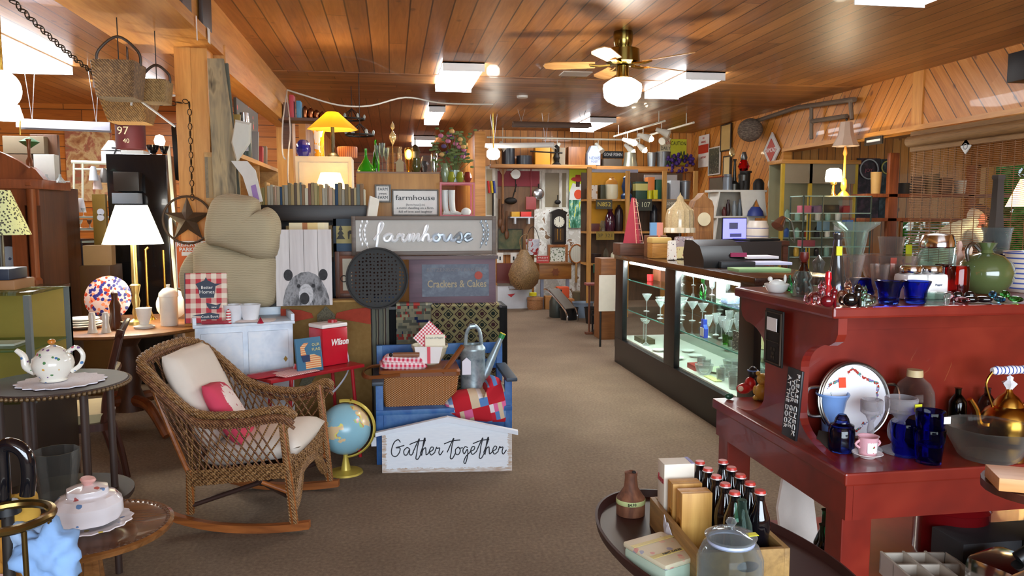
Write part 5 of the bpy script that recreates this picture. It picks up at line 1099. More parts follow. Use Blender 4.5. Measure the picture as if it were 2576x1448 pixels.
def script(s,x0,z0,x1,sc,m,t,r=.0025,y=-.011,cross=True,flat=.4,name='lettering',ms=None):
    tw=sum(SCR[c][1] for c in s); k=(x1-x0)/tw; x=x0
    for i,c in enumerate(s):
        st,adv=SCR[c]
        if st:
            bm=NB(); tube(bm,[(x+a*k,y,z0+b*sc) for a,b in st],r,6,sm=6)
            if c=='t' and cross: tube(bm,[(x-.35*k,y,z0+1.25*sc),(x+.6*k,y,z0+1.6*sc),(x+1.5*k,y,z0+1.68*sc)],r,6,sm=4)
            mesh(name,bm,ms[i] if ms else m,t)
        x+=adv*k
script('Gather together',-W*.43,hs*.42,W*.45,.052,INK,t,.0032)
# ================================================================ rug rack behind the bench
YR0=5.25; rk0=at(843,765,YR0).x; rk1=at(1262,765,YR0).x; zr=at(1100,768,YR0).z
t=thing('rug_rack','dark wooden rack draped with rugs behind the blue bench','rack',(rk0,YR0,0)); dk=wood('2e211a','160f0c','X')
for x in (0,rk1-rk0-.05):
    for y in (.0,.35): mesh('leg',B((x,y*.35,0),(x+.05,y*.35+.05,zr-.02)),dk,t)
mesh('top',B((-.03,-.02,zr-.02),(rk1-rk0,.18,zr)),dk,t)
mesh('side_panel',B((0,.14,.05),(rk1-rk0,.16,zr-.02)),dk,t)
def drape(name,label,b,Y,m,th=.012,back=.12,cat='rug',fold=.004):
    x0,x1,yt,yb=b; a=at(x0,yt,Y); c=at(x1,yt,Y); zb=max(.02,at(x0,yb,Y).z); w=c.x-a.x; H_=a.z
    def fn(u,v):
        s=v*(H_-zb+back); y=fold*math.sin(u*17)*min(1,s*3); z=H_-s if s<H_-zb else zb
        if v>.999: pass
        return (u*w,y,(H_-zb)*(1-v))
    bm=sheet(16,10,fn,th=0); bmesh.ops.solidify(bm,geom=bm.faces[:],thickness=th)
    B((0,0,H_-zb-.004),(w,back,H_-zb+.012),.003,bm)
    return tag(mesh(name,bm,m,loc=(a.x,Y,zb)),label,cat)
def geo():
    t_=NT('woven_geometric'); v=t_.sep(t_.co()); X=t_.math('MULTIPLY',v[0],13); Z=t_.math('MULTIPLY',v[2],13); fx=t_.math('ABSOLUTE',t_.math('SUBTRACT',t_.math('FRACT',X),.5)); fz=t_.math('ABSOLUTE',t_.math('SUBTRACT',t_.math('FRACT',Z),.5)); d=t_.math('ADD',fx,fz); r=t_.math('MULTIPLY',t_.math('GREATER_THAN',d,.34),t_.math('LESS_THAN',d,.46)); o_=t_.math('LESS_THAN',t_.math('ADD',t_.math('MULTIPLY',fx,fx),t_.math('MULTIPLY',fz,fz)),.035); ck=t_.math('GREATER_THAN',t_.math('FRACT',t_.math('MULTIPLY',t_.math('ADD',t_.math('FLOOR',X),t_.math('FLOOR',Z)),.5)),.2); big=t_.math('GREATER_THAN',d,.80); dark=t_.mix(ck,'4a2a2c','26302a'); n=t_.noise(t_.co(),160,2); f=t_.math('MAXIMUM',t_.math('MAXIMUM',r,big),o_); f=t_.math('MULTIPLY',f,t_.math('GREATER_THAN',n,.32)); t_.col(t_.mix(f,'a09468',dark)); t_.P(Roughness=.95); return t_.m
def rag():
    t_=NT('rag_stripes'); v=t_.sep(t_.co()); z=t_.math('MULTIPLY',v[2],52); zi=t_.math('FLOOR',z); n=t_.noise(t_.comb(t_.math('MULTIPLY',v[0],5),t_.math('MULTIPLY',zi,3.1),0),1.7,2); c=t_.ramp(n,[(.0,'23305a'),(.34,'8a8a78'),(.45,'a8a084'),(.52,'6a6a5c'),(.58,'b04038'),(.62,'b8b08c'),(.72,'3a3a4a')],'CONSTANT'); t_.col(c); t_.P(Roughness=.95); return t_.m
def lighth():
    t_=NT('blanket_tan'); n=t_.noise(t_.co(),30,3); t_.col(t_.mix(n,'a07840','c09a5c')); t_.P(Roughness=.95); return t_.m
Yr=YR0-.035
drape('rug','black edged rug hanging at the right end of the rack',(1228,1276,774,940),Yr+.02,M('1e1c1c',.9),.02,.3)
drape('rug','tan and dark geometric woven rug with medallions behind the watering can',(1085,1256,770,1100),Yr-.02,geo())
drape('rug','multicoloured rag rug with thin horizontal stripes behind the bench',(996,1088,768,1050),Yr,rag())
drape('rug','black edge of a dark rug hanging between two striped rugs',(975,1000,768,1050),Yr+.03,M('1a1a1c',.9))
vst=stripes([(0,'8a8a78'),(.3,'4a4a48'),(.45,'a09a80'),(.62,'5a4a44'),(.8,'8c8c80')],22,0,.95,wob=.4)
drape('rug','grey rug with fine vertical stripes right of the lighthouse blanket',(925,978,768,1100),Yr,vst)
# lighthouse blanket on a table
zb_=at(820,765,5.1).z
lb=drape('blanket','tan blanket with a lighthouse and red sky panels hanging behind the cooler',(706,932,762,1080),5.12,lighth(),cat='blanket')
lt=bpy.data.objects.new('blanket',None); bpy.data.objects.remove(lt)
w_=at(932,762,5.12).x-at(706,762,5.12).x; hz=lb.dimensions.z if lb.dimensions.z else zb_
zt_=at(706,762,5.12).z-max(.02,at(706,1080,5.12).z)
def bl(pts,m,n,lab=None):
    q=mesh(n,prism([(x*w_,zt_-z*w_) for x,z in pts],.004,M=TR(0,-.014,0)),m,lb,smooth=False)
    if lab: q['label']=lab
rs=M('a03c28',.95,vary=.12,vs=40); bl([(0,.06),(.22,.08),(.34,.12),(.36,.17),(.2,.2),(0,.26)],rs,'red_patch'); bl([(1,.06),(.8,.08),(.62,.12),(.6,.18),(.8,.22),(1,.26)],rs,'red_patch')
gr=speck(['4a4436','6a6450','35302a'],60,.95,name='lighthouse_print'); bl([(.40,.14),(.50,.04),(.60,.14),(.60,.24),(.57,.26),(.52,.62),(.30,.95),(.18,.95),(.36,.55),(.43,.26),(.40,.24)],gr,'lighthouse','woven grey lighthouse picture')
tag(mesh('table',B((at(708,770,5.15).x,5.14,0),(at(930,770,5.15).x,5.24,zb_-.015)),dk),'dark stand carrying the lighthouse blanket','stand')
# ---------------------------------------------------------------- upright things on the rack
t=thing('bakery_sign','purplish framed board reading BAKERY Crackers & Cakes standing on the rugs','sign',at(1139,768,5.28)+Vector((0,0,.012)),rot=(R(-3),0,R(-2))); W=at(1248,768,5.28).x-at(1031,768,5.28).x; Hh=at(1139,650,5.28).z-at(1139,768,5.28).z
mp=wood('6a4a56','4a3440','X',.6); mesh('board',B((-W/2,-.008,0),(W/2,.02,Hh),.003),mp,t); mesh('print_panel',B((-W*.35,-.011,Hh*.16),(W*.42,-.008,Hh*.84)),speck(['5a6470','4a5060','6a7480'],12,.5,name='worn_print'),t)
tn=M('a89878',.6,vary=0); text('BETZENBACH BAKERY',.035,M('7a7478',.6,vary=0),t,(.02,-.0125,Hh*.72),w=W*.66); text('Crackers & Cakes',.07,tn,t,(.03,-.0125,Hh*.42),w=W*.68,off=.001); mesh('red_emblem',lathe([(0,0),(.028,0),(.028,.002),(0,.002)],20,M=TR(W*.3,-.013,Hh*.6)@XR(PI/2)),M('a8402c',.6),t)
# board under farmhouse sign
p=at(1120,643,5.3); tag(mesh('shelf_board',B((at(1000,640,5.3).x,5.27,p.z-.022),(at(1252,640,5.3).x,5.6,p.z)),wood('5a3028','34190f','X')),'reddish brown shelf board under the long farmhouse sign','shelf board')
YF=5.32; p=at(1069,642,YF); W=at(1250,642,YF).x-at(888,642,YF).x; Hh=at(1069,544,YF).z-p.z
t=Pic('sign','long weathered frame sign with glossy metallic script farmhouse and laurel sprigs','sign',None,YF,wood('6a5646','4a3a2e','X'),M('b9b2a8',.5),.028,.035,loc=p+Vector((0,0,.002)),w=W,h=Hh,rz=R(-1))
ml=M('fbfdff',.3,.1,name='painted_gleam_bright'); mg2=M('9aa4ac',.3,.2,name='grey_metal'); mm=M('cfdcea',.3,.15,name='painted_gleam_mid')  # one metal in three tones, its gleam fading rightward put into the colour
script('farmhouse',-W*.35,Hh*.36,W*.33,Hh*.205,ml,t,.0115,y=-.014,ms=[ml]*5+[mm,mm,mg2,mg2])
for s in (-1,1):
    bm=NB(); tube(bm,[(s*W*.385,-.012,Hh*.85),(s*W*.43,-.012,Hh*.55),(s*W*.385,-.012,Hh*.17)],.003,6,sm=5)
    for k in range(6):
        u=.22+.115*k; xx=W*(.385+.043*math.sin(PI*min(1,u)))
        for q in (-1,1): ball(bm,(s*(xx+q*.016),-.012,Hh*u+.02),.012,(.6,.3,1.3),8)
    mesh('laurel_sprig',bm,ml if s<0 else mg2,t)
# sieve
YS_=5.06; c=at(949,700,YS_); r=(at(1028,700,YS_).x-at(870,700,YS_).x)/2
t=thing('sieve','large round black iron grain sieve with punched holes leaning under the farmhouse sign','sieve',(c.x,YS_,c.z-r),rot=(R(-4),0,0)); bm=NB()
def holed():
    t_=NT('punched_iron'); v=t_.co('Object'); d=t_.vor(v,42,rnd=.25); tr=t_.n('ShaderNodeBsdfTransparent'); t_.P(Roughness=.6,Metallic=.4); t_.b.inputs['Base Color'].default_value=s2l('2c2a28'); s=t_.sep(v); rr=t_.math('SQRT',t_.math('ADD',t_.math('MULTIPLY',s[0],s[0]),t_.math('MULTIPLY',t_.math('SUBTRACT',s[2],r),t_.math('SUBTRACT',s[2],r)))); f=t_.math('MULTIPLY',t_.math('LESS_THAN',d,.28),t_.math('LESS_THAN',rr,r*.86)); mx=t_.n('ShaderNodeMixShader'); t_.l(f,mx.inputs[0]); t_.l(t_.b.outputs[0],mx.inputs[1]); t_.l(tr.outputs[0],mx.inputs[2]); t_.l(mx.outputs[0],t_.out.inputs[0]); return t_.m
mesh('mesh_plate',lathe([(0,0),(r*.97,0),(r*.97,.002),(0,.002)],40,M=TR(0,.03,r)@XR(PI/2)),holed(),t); mesh('rim',lathe([(r*.95,.035),(r,.035),(r,-.03),(r*.985,-.035),(r*.96,-.03),(r*.95,.03)],44,M=TR(0,0,r)@XR(PI/2)),IRON(),t)
mesh('ring_handle',ring(.02,.003,TR(-r-.012,-.0,r)@XR(PI/2)),IRON(),t)
# bear board
YB_=5.02; p=at(767,768,YB_); W=at(838,768,YB_).x-at(697,768,YB_).x; Hh=at(767,577,YB_).z-p.z
t=thing('bear_picture','whitewashed plank picture of a bear looking up over the bottom edge','picture',(p.x,YB_,p.z),rot=(R(-4),0,R(3)))
bm=NB()
for k in range(4): B((-W/2+k*W/4+.001,-.012,0),(-W/2+(k+1)*W/4-.001,.012,Hh),.001,bm)
mesh('planks',bm,wood('d9d3d0','c2bab8','Z',.7,.6,'whitewash'),t); mesh('backing',B((-W/2+.01,.012,.01),(W/2-.01,.02,Hh-.01)),M('5a5450',.7),t)
fur=speck(['3a3a3c','6a6a6c','9a9a9c','4a4a4c'],26,.8,name='bear_print_fur',sc=(1,1,.5)); dkf=speck(['2a2a2c','3e3e40'],40,.8,name='bear_print_dark')
def ell(cx,cz,a,b,n=24,z0=None):
    return [(cx+a*math.cos(2*PI*i/n),max(0.002,cz+b*math.sin(2*PI*i/n))) for i in range(n)]
def flat_(pts,m,y,n): mesh(n,prism(pts,.0015,M=TR(0,-.0125-y,0)),m,t,smooth=False)
w2=W
hd=[(-.42,0.002),(-.40,.10),(-.36,.22),(-.28,.34),(-.2,.40),(-.08,.45),(.05,.46),(.18,.42),(.28,.34),(.36,.22),(.41,.10),(.42,.002)]
flat_([(x*w2+.01,z*w2*1.35) for x,z in hd],fur,0,'bear_head'); 
for s in (-1,1):
    flat_([(x,z) for x,z in ell(s*.31*w2+.01,.56*w2,.08*w2,.105*w2)],dkf,.001,'bear_ear'); flat_(ell(s*.13*w2+.01,.36*w2,.035*w2,.035*w2),dkf,.002,'bear_eye')
flat_(ell(.01,.2*w2,.13*w2,.2*w2),speck(['a8a8aa','c8c8ca','8a8a8c'],30,.8,name='bear_print_muzzle'),.0015,'bear_muzzle'); flat_(ell(-.0,.13*w2,.085*w2,.11*w2),dkf,.003,'bear_nose')
# pillows: two tied ticking bundles
TK=stripes([(0,'b0a284'),(.62,'8c7e62'),(.8,'b0a284')],95,2,.95,wob=.9,name='ticking')
def bundle(pts,Y,th,label,dy=0,m=TK,name='ticking_bundle',fl=.35):
    q=smoothpath([Vector((at(a,b,Y).x,0,at(a,b,Y).z)) for a,b in pts],3,True); cx=sum(v.x for v in q)/len(q); zb=min(v.z for v in q)
    return tag(mesh(name,puff([(v.x-cx,v.z-zb) for v in q],th,10,flat=fl),m,ang=120,loc=(cx,Y+dy,zb)),label,'pillow')
bundle([(490,650),(500,760),(560,768),(640,770),(692,762),(698,690),(690,640),(620,628),(560,612),(500,612)],5.06,.36,'lower ticking striped feather pillow bundle right of the pine pillar')
bundle([(523,560),(525,610),(560,620),(620,640),(660,655),(700,640),(706,575),(700,545),(672,524),(656,535),(648,500),(610,490),(570,488),(540,505)],5.06,.40,'upper folded striped feather pillow with frayed lower edge',dy=-.03)
st=at(600,768,5.0); bundle([(452,690),(470,765),(510,770),(520,700),(500,640),(475,640)],5.2,.16,'corner of a third striped pillow at the left of the bundle')
bundle([(640,560),(655,620),(700,600),(706,560),(690,530),(665,522)],5.02,.2,'small rolled end of striped ticking at the top right of the bundle')
tag(mesh('table',B((at(480,770,5).x,5.2,0),(at(700,770,5).x,5.3,st.z-.005)),dk),'dark stand hidden under the striped pillows','stand')
# ================================================================ white cabinet
WPC=speck(['c8d4e2','dfe8f2','eef2f6'],8,.5,name='chipped_white_paint'); 
YC=4.72; a=at(490,826,YC); t=thing('cabinet','low white painted cabinet with chipped corners and brass latches','cabinet',(a.x,YC,0),R(14)); W=.56; D=.36; Ht=a.z
ck=lambda n,lo,hi,m=WPC,bev=.004:mesh(n,B(lo,hi,bev),m,t)
ck('carcass',(0,0,0),(W,D,Ht)); ck('top',(-.012,-.015,Ht),(W+.012,D,Ht+.018)); ck('side_gallery',(-.012,-.0,Ht+.018),(.01,D,Ht+.06)); ck('side_gallery',(W-.01,0,Ht+.018),(W+.012,D,Ht+.06)); ck('back_gallery',(0,D-.02,Ht+.018),(W,D,Ht+.07))
for x0,x1 in ((.03,W/2-.015),(W/2+.015,W-.03)): ck('door',(x0,-.016,.34),(x1,0,Ht-.035))
ck('drawer',(.03,-.016,.06),(W-.03,0,.31)); br=M('8a6a34',.35,.9,'aged_brass')
for x in (W/2-.05,W/2+.025): ck('latch',(x,-.028,.48),(x+.035,-.016,.53),br)
for x in (.035,W-.05):
    for z in (.42,.62): mesh('hinge',prism([(x-.012,z),(x,z+.018),(x+.012,z),(x,z-.018)],.006,M=TR(0,-.019,0)),br,t)
zc=Ht+.019
def oncab(px_,dy): p=at(px_,800,YC+dy); return Vector((p.x,YC+dy,zc))
p=oncab(520,.10); t=thing('cookbook','red gingham cookbook with dark blue pot pictures, standing on the white cabinet','book',p,rot=(R(-10),0,R(4))); W=.235; Hh=.30
mesh('cover',B((-W/2,-.02,0),(W/2,.02,Hh),.004),gingham('c03a44','e8dcc8',17),t); nv=M('1e2a40',.5); mesh('spine',B((-W/2-.004,-.021,0),(-W/2,.021,Hh)),nv,t)
mesh('pot_motif',prism([(-.035,.15),(.045,.15),(.055,.22),(.09,.235),(.05,.235),(.01,.255),(.0,.275),(-.01,.255),(-.06,.235),(-.045,.21)],.002,M=TR(.0,-.0215,0)),nv,t); mesh('gravy_boat_motif',prism([(.02,.08),(.07,.08),(.085,.115),(.06,.105),(-.0,.12),(.005,.1)],.002,M=TR(0,-.0215,0)),nv,t); mesh('pan_motif',prism([(-.03,.02),(.07,.02),(.075,.05),(.02,.06),(-.08,.045),(-.03,.04)],.002,M=TR(0,-.0215,0)),nv,t)
wh=M('f2efe8',.5,vary=0); text('Better',.026,wh,t,(.005,-.024,.212)); text('Homes',.03,wh,t,(.005,-.024,.185)); text('new',.018,wh,t,(.045,-.024,.093)); text('Cook Book',.021,wh,t,(.02,-.024,.036))
for i,(x,l) in enumerate(((588,'white enamel cup behind the red tongs, left one on the white cabinet'),(630,'white enamel cup, right one on the white cabinet'))):
    Lt('cup',l,'cup',[(0,0),(.66,0),(.7,.05),(1,.95),(1.02,1),(.93,1),(.65,.1),(0,.08)],M('e6e8ec',.35),None,loc=oncab(x,.13+.0*i),w=.125,h=.105)
gw=M('b0203a',.35); p=oncab(552,.02)
o=mesh('ladle',tube(NB(),[(-.10,0,.012),(-.03,-.01,.014),(.03,-.03,.0145),(.05,-.02,.014)],.011,8,sm=5),M('a83a48',.4),loc=p); tag(o,'curved pink red pan handle lying on the cabinet edge','utensil')
for x,l in ((575,'red and white wrapped spoon standing by the white cups'),(655,'small red triangular ornament on the cabinet corner')): tag(mesh('ornament',lathe([(0,0),(.016,.0),(.014,.07),(.006,.085),(0,.09)] if x<600 else [(0,0),(.02,0),(0,.04)],10),stripes([(0,'c02838'),(.5,'efe6e0')],60,2,.4) if x<600 else gw,loc=oncab(x,.035)),l,'ornament')
tag(mesh('tea_towel',pillow(.24,.14,.012,p=8),M('e8dcd8',.9),loc=oncab(665,.1)+Vector((-.05,0,.008))),'white and pink folded tea towel under the cups','cloth')
# ================================================================ red plank bench with cooler, book, iron
pa=on(690,955,.585); pb=on(917,915,.585); rz=math.atan2(pb.y-pa.y,pb.x-pa.x); L=(pb-pa).length
t=thing('folding_bench','narrow red painted plank on thin red metal trestle legs','bench',(pa.x,pa.y,0),rz); rd_=M('a81a24',.4)
mesh('plank',B((-.02,0,.565),(L+.0,.26,.585),.003),rd_,t)
for x in (.12,L-.08):
    for y,dy in ((.02,-.0),(.23,.02)): mesh('leg',cyl(NB(),(x,y,.565),(x+(.05 if x>.3 else -.05),y+dy,0),.011),rd_,t)
    mesh('cross_brace',cyl(NB(),(x,.03,.3),(x,.22,.3),.006),rd_,t)
M4=Matrix.Translation(t.location)@Matrix.Rotation(rz,4,'Z')
w_=lambda x,y,z=.586:M4@Vector((x,y,z))
p=w_(L-.14,.17); t=thing('water_cooler','red drinks cooler jug with white lid and white lettering on the red plank','cooler',p,rz); W=.185; Hh=at(858,805,p.y).z-.586
mesh('body',B((-W/2,-.07,0),(W/2,.08,Hh*.86),.012),M('c4162c',.3,coat=.3),t); mesh('lid',B((-W/2,-.07,Hh*.86),(W/2,.08,Hh*.95),.008),M('efe6e0',.4),t); mesh('cap',lathe([(0,Hh*.95),(.03,Hh*.95),(.028,Hh*1.01),(0,Hh*1.01)],16,M=TR(.03,0,0)),rd_,t); text('Wilson',.055,wh,t,(.03,-.072,Hh*.52),w=.125,shear=.2,off=.0015)
mesh('strap',tube(NB(),[(W/2,0,Hh*.75),(W/2+.03,0,Hh*.4),(W/2+.02,-.04,-.05),(W/2-.12,-.08,-.16),(W/2-.16,-.09,-.13)],.012,6,sm=6,flat=.25),M('d8d8e4',.6),t)['label']='white carrying strap'
p=w_(L-.36,.04); t=thing('book','blue picture book Our Flag leaning against the red cooler','book',p,rot=(R(-9),0,rz+R(-4))); W=.165; Hh=.2
mesh('cover',B((-W/2,-.008,0),(W/2,.008,Hh),.002),M('3c6e8c',.45),t); fl_=stripes([(0,'d07848'),(.5,'e0c090')],80,2,.5); mesh('flag_picture',prism([(-.03,.02),(.07,.02),(.07,.08),(.03,.1),(-.02,.1),(-.03,.14),(.0,.17),(-.03,.17),(-.055,.15),(-.055,.1),(-.03,.07)],.002,M=TR(0,-.009,0)),fl_,t); mesh('canton',prism([(-.045,.06),(-.0,.06),(-.0,.1),(-.055,.1)],.002,M=TR(0,-.0105,0)),M('24355a',.5),t); gy=M('d8cc88',.5,vary=0); text('OUR',.024,gy,t,(.045,-.0105,.155)); text('FLAG',.024,gy,t,(.045,-.0105,.128))
tag(mesh('checked_cloth',pillow(.27,.17,.012,p=8),gingham('c04050','f6e6e0',70,b=1),loc=w_(.17,.06)+Vector((0,0,.008)),rot=(0,0,rz+.1)),'small red and white checked cloth draped on the red plank end','cloth')
t=thing('iron','red enamel flat iron with black wire handle on the red plank','iron',w_(.28,.12,.6),rz+.2); mesh('body',puff([(-.08,0),(.07,0),(.085,.012),(.05,.03),(-.07,.03)],.09,6),M('c01c28',.15,coat=.7),t); mesh('handle',tube(NB(),[(-.06,0,.025),(-.065,0,.07),(.04,0,.07),(.05,0,.025)],.006,8,sm=3),BLACK(),t); mesh('grip',cyl(NB(),(-.05,0,.072),(.03,0,.072),.012),BLACK(),t)
tag(mesh('checked_cloth',pillow(.2,.14,.01,p=8),M('b01c30',.8),loc=w_(.02,.12)+Vector((0,0,.007)),rot=(0,0,rz)),'plain red cloth at the left end of the red plank','cloth')
# ================================================================ book shelf behind the bear picture
YK=5.75; x0=at(648,515,YK).x; x1=at(922,515,YK).x; zs_=at(780,516,YK).z; zb_=at(780,555,YK).z
t=thing('bookcase','dark brown bookcase with a row of old books along its top','bookcase',(x0,YK,0)); W=x1-x0
mesh('top_shelf',B((0,0,zb_),(W,.3,zs_),.004),dk,t); mesh('shelf_board',B((0,.02,zb_-.30),(W,.3,zb_-.27)),dk,t)
for x in (0,W-.03): mesh('side',B((x,.02,0),(x+.03,.3,zb_)),dk,t)
mesh('back_panel',B((0,.28,0),(W,.3,zb_)),dk,t); mesh('lower_panel',B((.03,.03,0),(W-.03,.05,zb_-.3)),M('24384a',.6),t)
rb=random.Random(3); bc=['a89868','8f8450','b08a50','b4ac98','a8a08c','9c8468','c0a088','a8987c','22405c','8c7a58','9a9484','7a6a4c','a48c5c','5a4a3c','b09a70','6a7068','8a6a4a','c8c0a8','7a5040','94805c']
pg=M('cfc4a4',.8)
def books(n,xa,xb,Y,z,hmin,hmax,rz,grp,lab,dep=.15,cols=bc):
    x=xa; i=0
    tot=[rb.uniform(.6,1.4) for _ in range(n)]; k=(xb-xa)/sum(tot)
    for i in range(n):
        w=tot[i]*k; h=rb.uniform(hmin,hmax); c=cols[i%len(cols)]; ww=w*.93
        t=thing('book',lab(i,c),'book',(x+w/2,Y,z),rz,grp); mesh('cover',B((-ww/2,0,0),(ww/2,dep,h),.002),M(c,.7),t); mesh('pages',B((-ww/2+.002,.004,h-.001),(ww/2-.002,dep+.001,h+.0005)),pg,t)
        x+=w
nm=lambda c:{'22405c':'dark blue','a89868':'tan','8f8450':'olive','b08a50':'ochre','b4ac98':'pale grey','a8a08c':'stone coloured','9c8468':'light brown','c0a088':'pinkish tan','a8987c':'buff','8c7a58':'khaki','9a9484':'grey','7a6a4c':'drab brown','a48c5c':'mustard','5a4a3c':'dark brown','b09a70':'straw coloured','6a7068':'slate','8a6a4a':'brown','c8c0a8':'cream','7a5040':'reddish brown','94805c':'sand coloured'}[c]
books(38,x0+.01,x1-.01,YK+.04,zs_+.001,.115,.165,0,'old books along the top of the dark bookcase',lambda i,c:'old %s book on top of the dark bookcase, %s part of the row'%(nm(c),'left' if i<13 else 'middle' if i<26 else 'right'))
books(20,at(716,560,YK).x,at(872,560,YK).x,YK+.05,zb_-.269,.2,.235,0,'books on the second shelf of the dark bookcase',lambda i,c:'old %s book on the dim lower shelf, %s half'%(nm(c),'left' if i<10 else 'right'))
tag(mesh('slanted_card',B((-.05,0,0),(.05,.01,.16)),M('cfcac0',.6),loc=(at(935,515,5.7).x,5.68,zs_-.1),rot=(0,R(14),R(50))),'white folded card at the right end of the book row','card')
tag(mesh('picture_box',B((at(728,576,5.3).x,5.28,zr),(at(826,576,5.3).x,5.33,at(728,560,5.3).z),.002),stripes([(0,'e8d8b0'),(.35,'b06a30'),(.5,'e8c880'),(.8,'f0e0b0')],4.5,0,.5)),'cream and orange printed box peeking above the bear picture','box')
# deer plaque unit
t=thing('crate','dark blue box with a deer and fir tree panel, right of the bear','crate',(at(838,560,5.45).x,5.45,0)); W=at(890,560,5.45).x-at(838,560,5.45).x+.3; zt=at(840,550,5.45).z
mesh('side',B((0,0,0),(.02,.1,zt)),M('20303e',.6),t); mesh('top',B((0,0,zt-.05),(W,.1,zt)),M('20303e',.6),t); zz=at(840,612,5.45).z; mesh('rail',B((0,0,zz-.06),(W,.08,zz)),M('2a4660',.6),t); mesh('rail',B((0,0,at(840,765,5.45).z),(W,.08,at(840,745,5.45).z)),M('2a4a78',.6),t); mesh('back',B((.0,.08,0),(W,.1,zt)),M('4a2c20',.7),t)
mesh('deer_panel',B((.02,-.006,zz+.0),(W*.6,0,zt-.05)),M('a89a60',.6),t); dkp=M('2e2a24',.6); z=zz+.03
mesh('deer',prism([(.10,z),(.108,z),(.112,z+.035),(.145,z+.035),(.15,z),(.158,z),(.158,z+.05),(.175,z+.075),(.185,z+.075),(.175,z+.09),(.165,z+.085),(.15,z+.06),(.11,z+.06),(.098,z+.05)],.004,M=TR(0,-.008,0)),dkp,t)
for x in (.05,.21): mesh('fir_tree',prism([(x-.03,z),(x+.03,z),(x+.01,z+.03),(x+.022,z+.035),(x+.006,z+.06),(x+.014,z+.065),(x,z+.1),(x-.014,z+.065),(x-.006,z+.06),(x-.022,z+.035),(x-.01,z+.03)],.004,M=TR(0,-.008,0)),dkp,t)
Pic('picture','small white matted picture in a brown frame beside the sieve','picture',(845,905,632,748),5.435,wood('7a4426','4a2814','Z'),M('d8d0bc',.6),.03,.02,mat=M('8a4a2a',.6),mw=.02)
# ================================================================ wood cabinet with vases (behind signs)
YW=6.08; x0=at(896,430,YW).x; x1=at(1106,430,YW).x; zt=at(1000,432,YW).z; pw=wood('c08c48','a06e34','Z',.5)
t=thing('cabinet','plain golden plywood cabinet back topped with glass vases','cabinet',(x0,YW,0)); mesh('body',B((0,0,0),(x1-x0,.4,zt),.004),pw,t); mesh('top_edge',B((0,-.004,zt-.012),(x1-x0,0,zt)),wood('8a5c2c','6a4420','X'),t)
def PS(name,label,b,fw,lines,fm=None):
    t=Pic(name,label,'sign',b,YW-.03,fm or wood('6e675e','4c463e','Z'),M('ece8e2',.6,vary=0),fw,.02); W,Hh=t['W'],t['H']
    for s,z,sz,w in lines: text(s,sz*Hh,M('24262a',.6,vary=0),t,(0,-.005,z*Hh),w=w*W)
    return t
PS('sign','small square grey framed sign FARM sweet FARM on the plywood cabinet',(943,984,464,509),.014,[('FARM',.74,.25,.58),('sweet',.5,.2,.45),('FARM',.27,.25,.58)])
t=PS('sign','white framed definition sign headed farmhouse on the plywood cabinet',(987,1104,476,543),.012,[('farmhouse',.68,.28,.84),('[farm hous] (n)',.42,.10,.4),('a rustic dwelling on a farm,',.3,.12,.8),('full of love and laughter',.16,.12,.72)])
tag(mesh('ledge',B((x0+.12,YW-.06,at(1000,545,YW).z-.03),(x1+.35,YW-.001,at(1000,545,YW).z)),pw),'pale ledge the framed signs stand on','ledge')
def VZ(name,label,cat,prof,m,b,Y=YW+.15,**k): 
    p,W_,H_=fit(b,Y); p.z=zt+.001; return Lt(name,label,cat,prof,m,None,loc=p,w=W_,h=at((b[0]+b[1])/2,b[2],Y).z-zt,seg=18,**k)
gg=glass('3aa81e',.05,1.35,'green_glass')
VZ('decanter','bright green glass decanter with wide base on the plywood cabinet','decanter',[(0,0),(.9,0),(1,.08),(.9,.2),(.5,.42),(.2,.6),(.14,.8),(.16,1),(0.1,1),(.08,.6),(.4,.4),(.8,.15),(0,.05)],M('2c9a18',.08,coat=.8),(899,943,374,430))
VZ('bottle','green glass bottle just right of the green decanter','bottle',[(0,0),(.9,0),(1,.3),(.6,.6),(.3,.75),(.3,1),(0,1)],gg,(936,956,352,430),Y=YW+.25)
for i,(x,h) in enumerate(((950,366),(962,360),(972,372))): VZ('goblet',['left','middle','right'][i]+' tall clear goblet beside the green bottles','goblet',gob,thin('e8f0ec',.3),(x-8,x+8,h,430),Y=YW+.12+.06*i)
VZ('cloche','clear glass bell jar with amber rim','jar',[(0,0),(.9,0),(1,.1),(1,.7),(.9,.9),(1.02,.93),(1.02,1),(0,1)],thin('f0dcc0',.2),(975,1012,370,430),Y=YW+.3)
VZ('finial','glass finial with stacked crystal drops above the bell jar','finial',[(0,0),(.1,0),(.1,.55),(.5,.6),(1,.68),(.9,.74),(.3,.8),(.1,.83),(.6,.88),(.5,.93),(.15,.97),(0,1)],M('d8c08a',.1,.3,coat=.7),(980,998,305,430),Y=YW+.35)
tag(mesh('mini_house',prism([(-.03,0),(.03,0),(.03,.07),(.04,.07),(0,.11),(-.04,.07),(-.03,.07)],.05),M('a8946a',.6),loc=(at(1006,430,YW+.1).x,YW+.1,zt+.001)),'tiny tan model house among the vases','model house')
VZ('vase','clear ribbed vase with a lamp bulb glow behind it','vase',[(0,0),(.7,0),(.5,.1),(.9,.5),(1,.9),(.9,1),(0,1)],thin('e8c880',.3),(1018,1040,372,430))
VZ('lantern','dark bronze lantern with pointed top on the plywood cabinet','lantern',[(0,0),(.8,0),(.9,.1),(.8,.5),(1,.6),(.6,.75),(.15,.8),(.1,1),(0,1)],M('4a4030',.35,.7),(1032,1058,345,430),Y=YW+.28)
VZ('vase','brown green ribbed glass vase at the cabinet front','vase',[(0,0),(.6,0),(.7,.05),(1,.45),(.7,.8),(.8,1),(0,1)],M('4a4a24',.12,coat=.7),(1036,1060,398,430),Y=YW+.06)
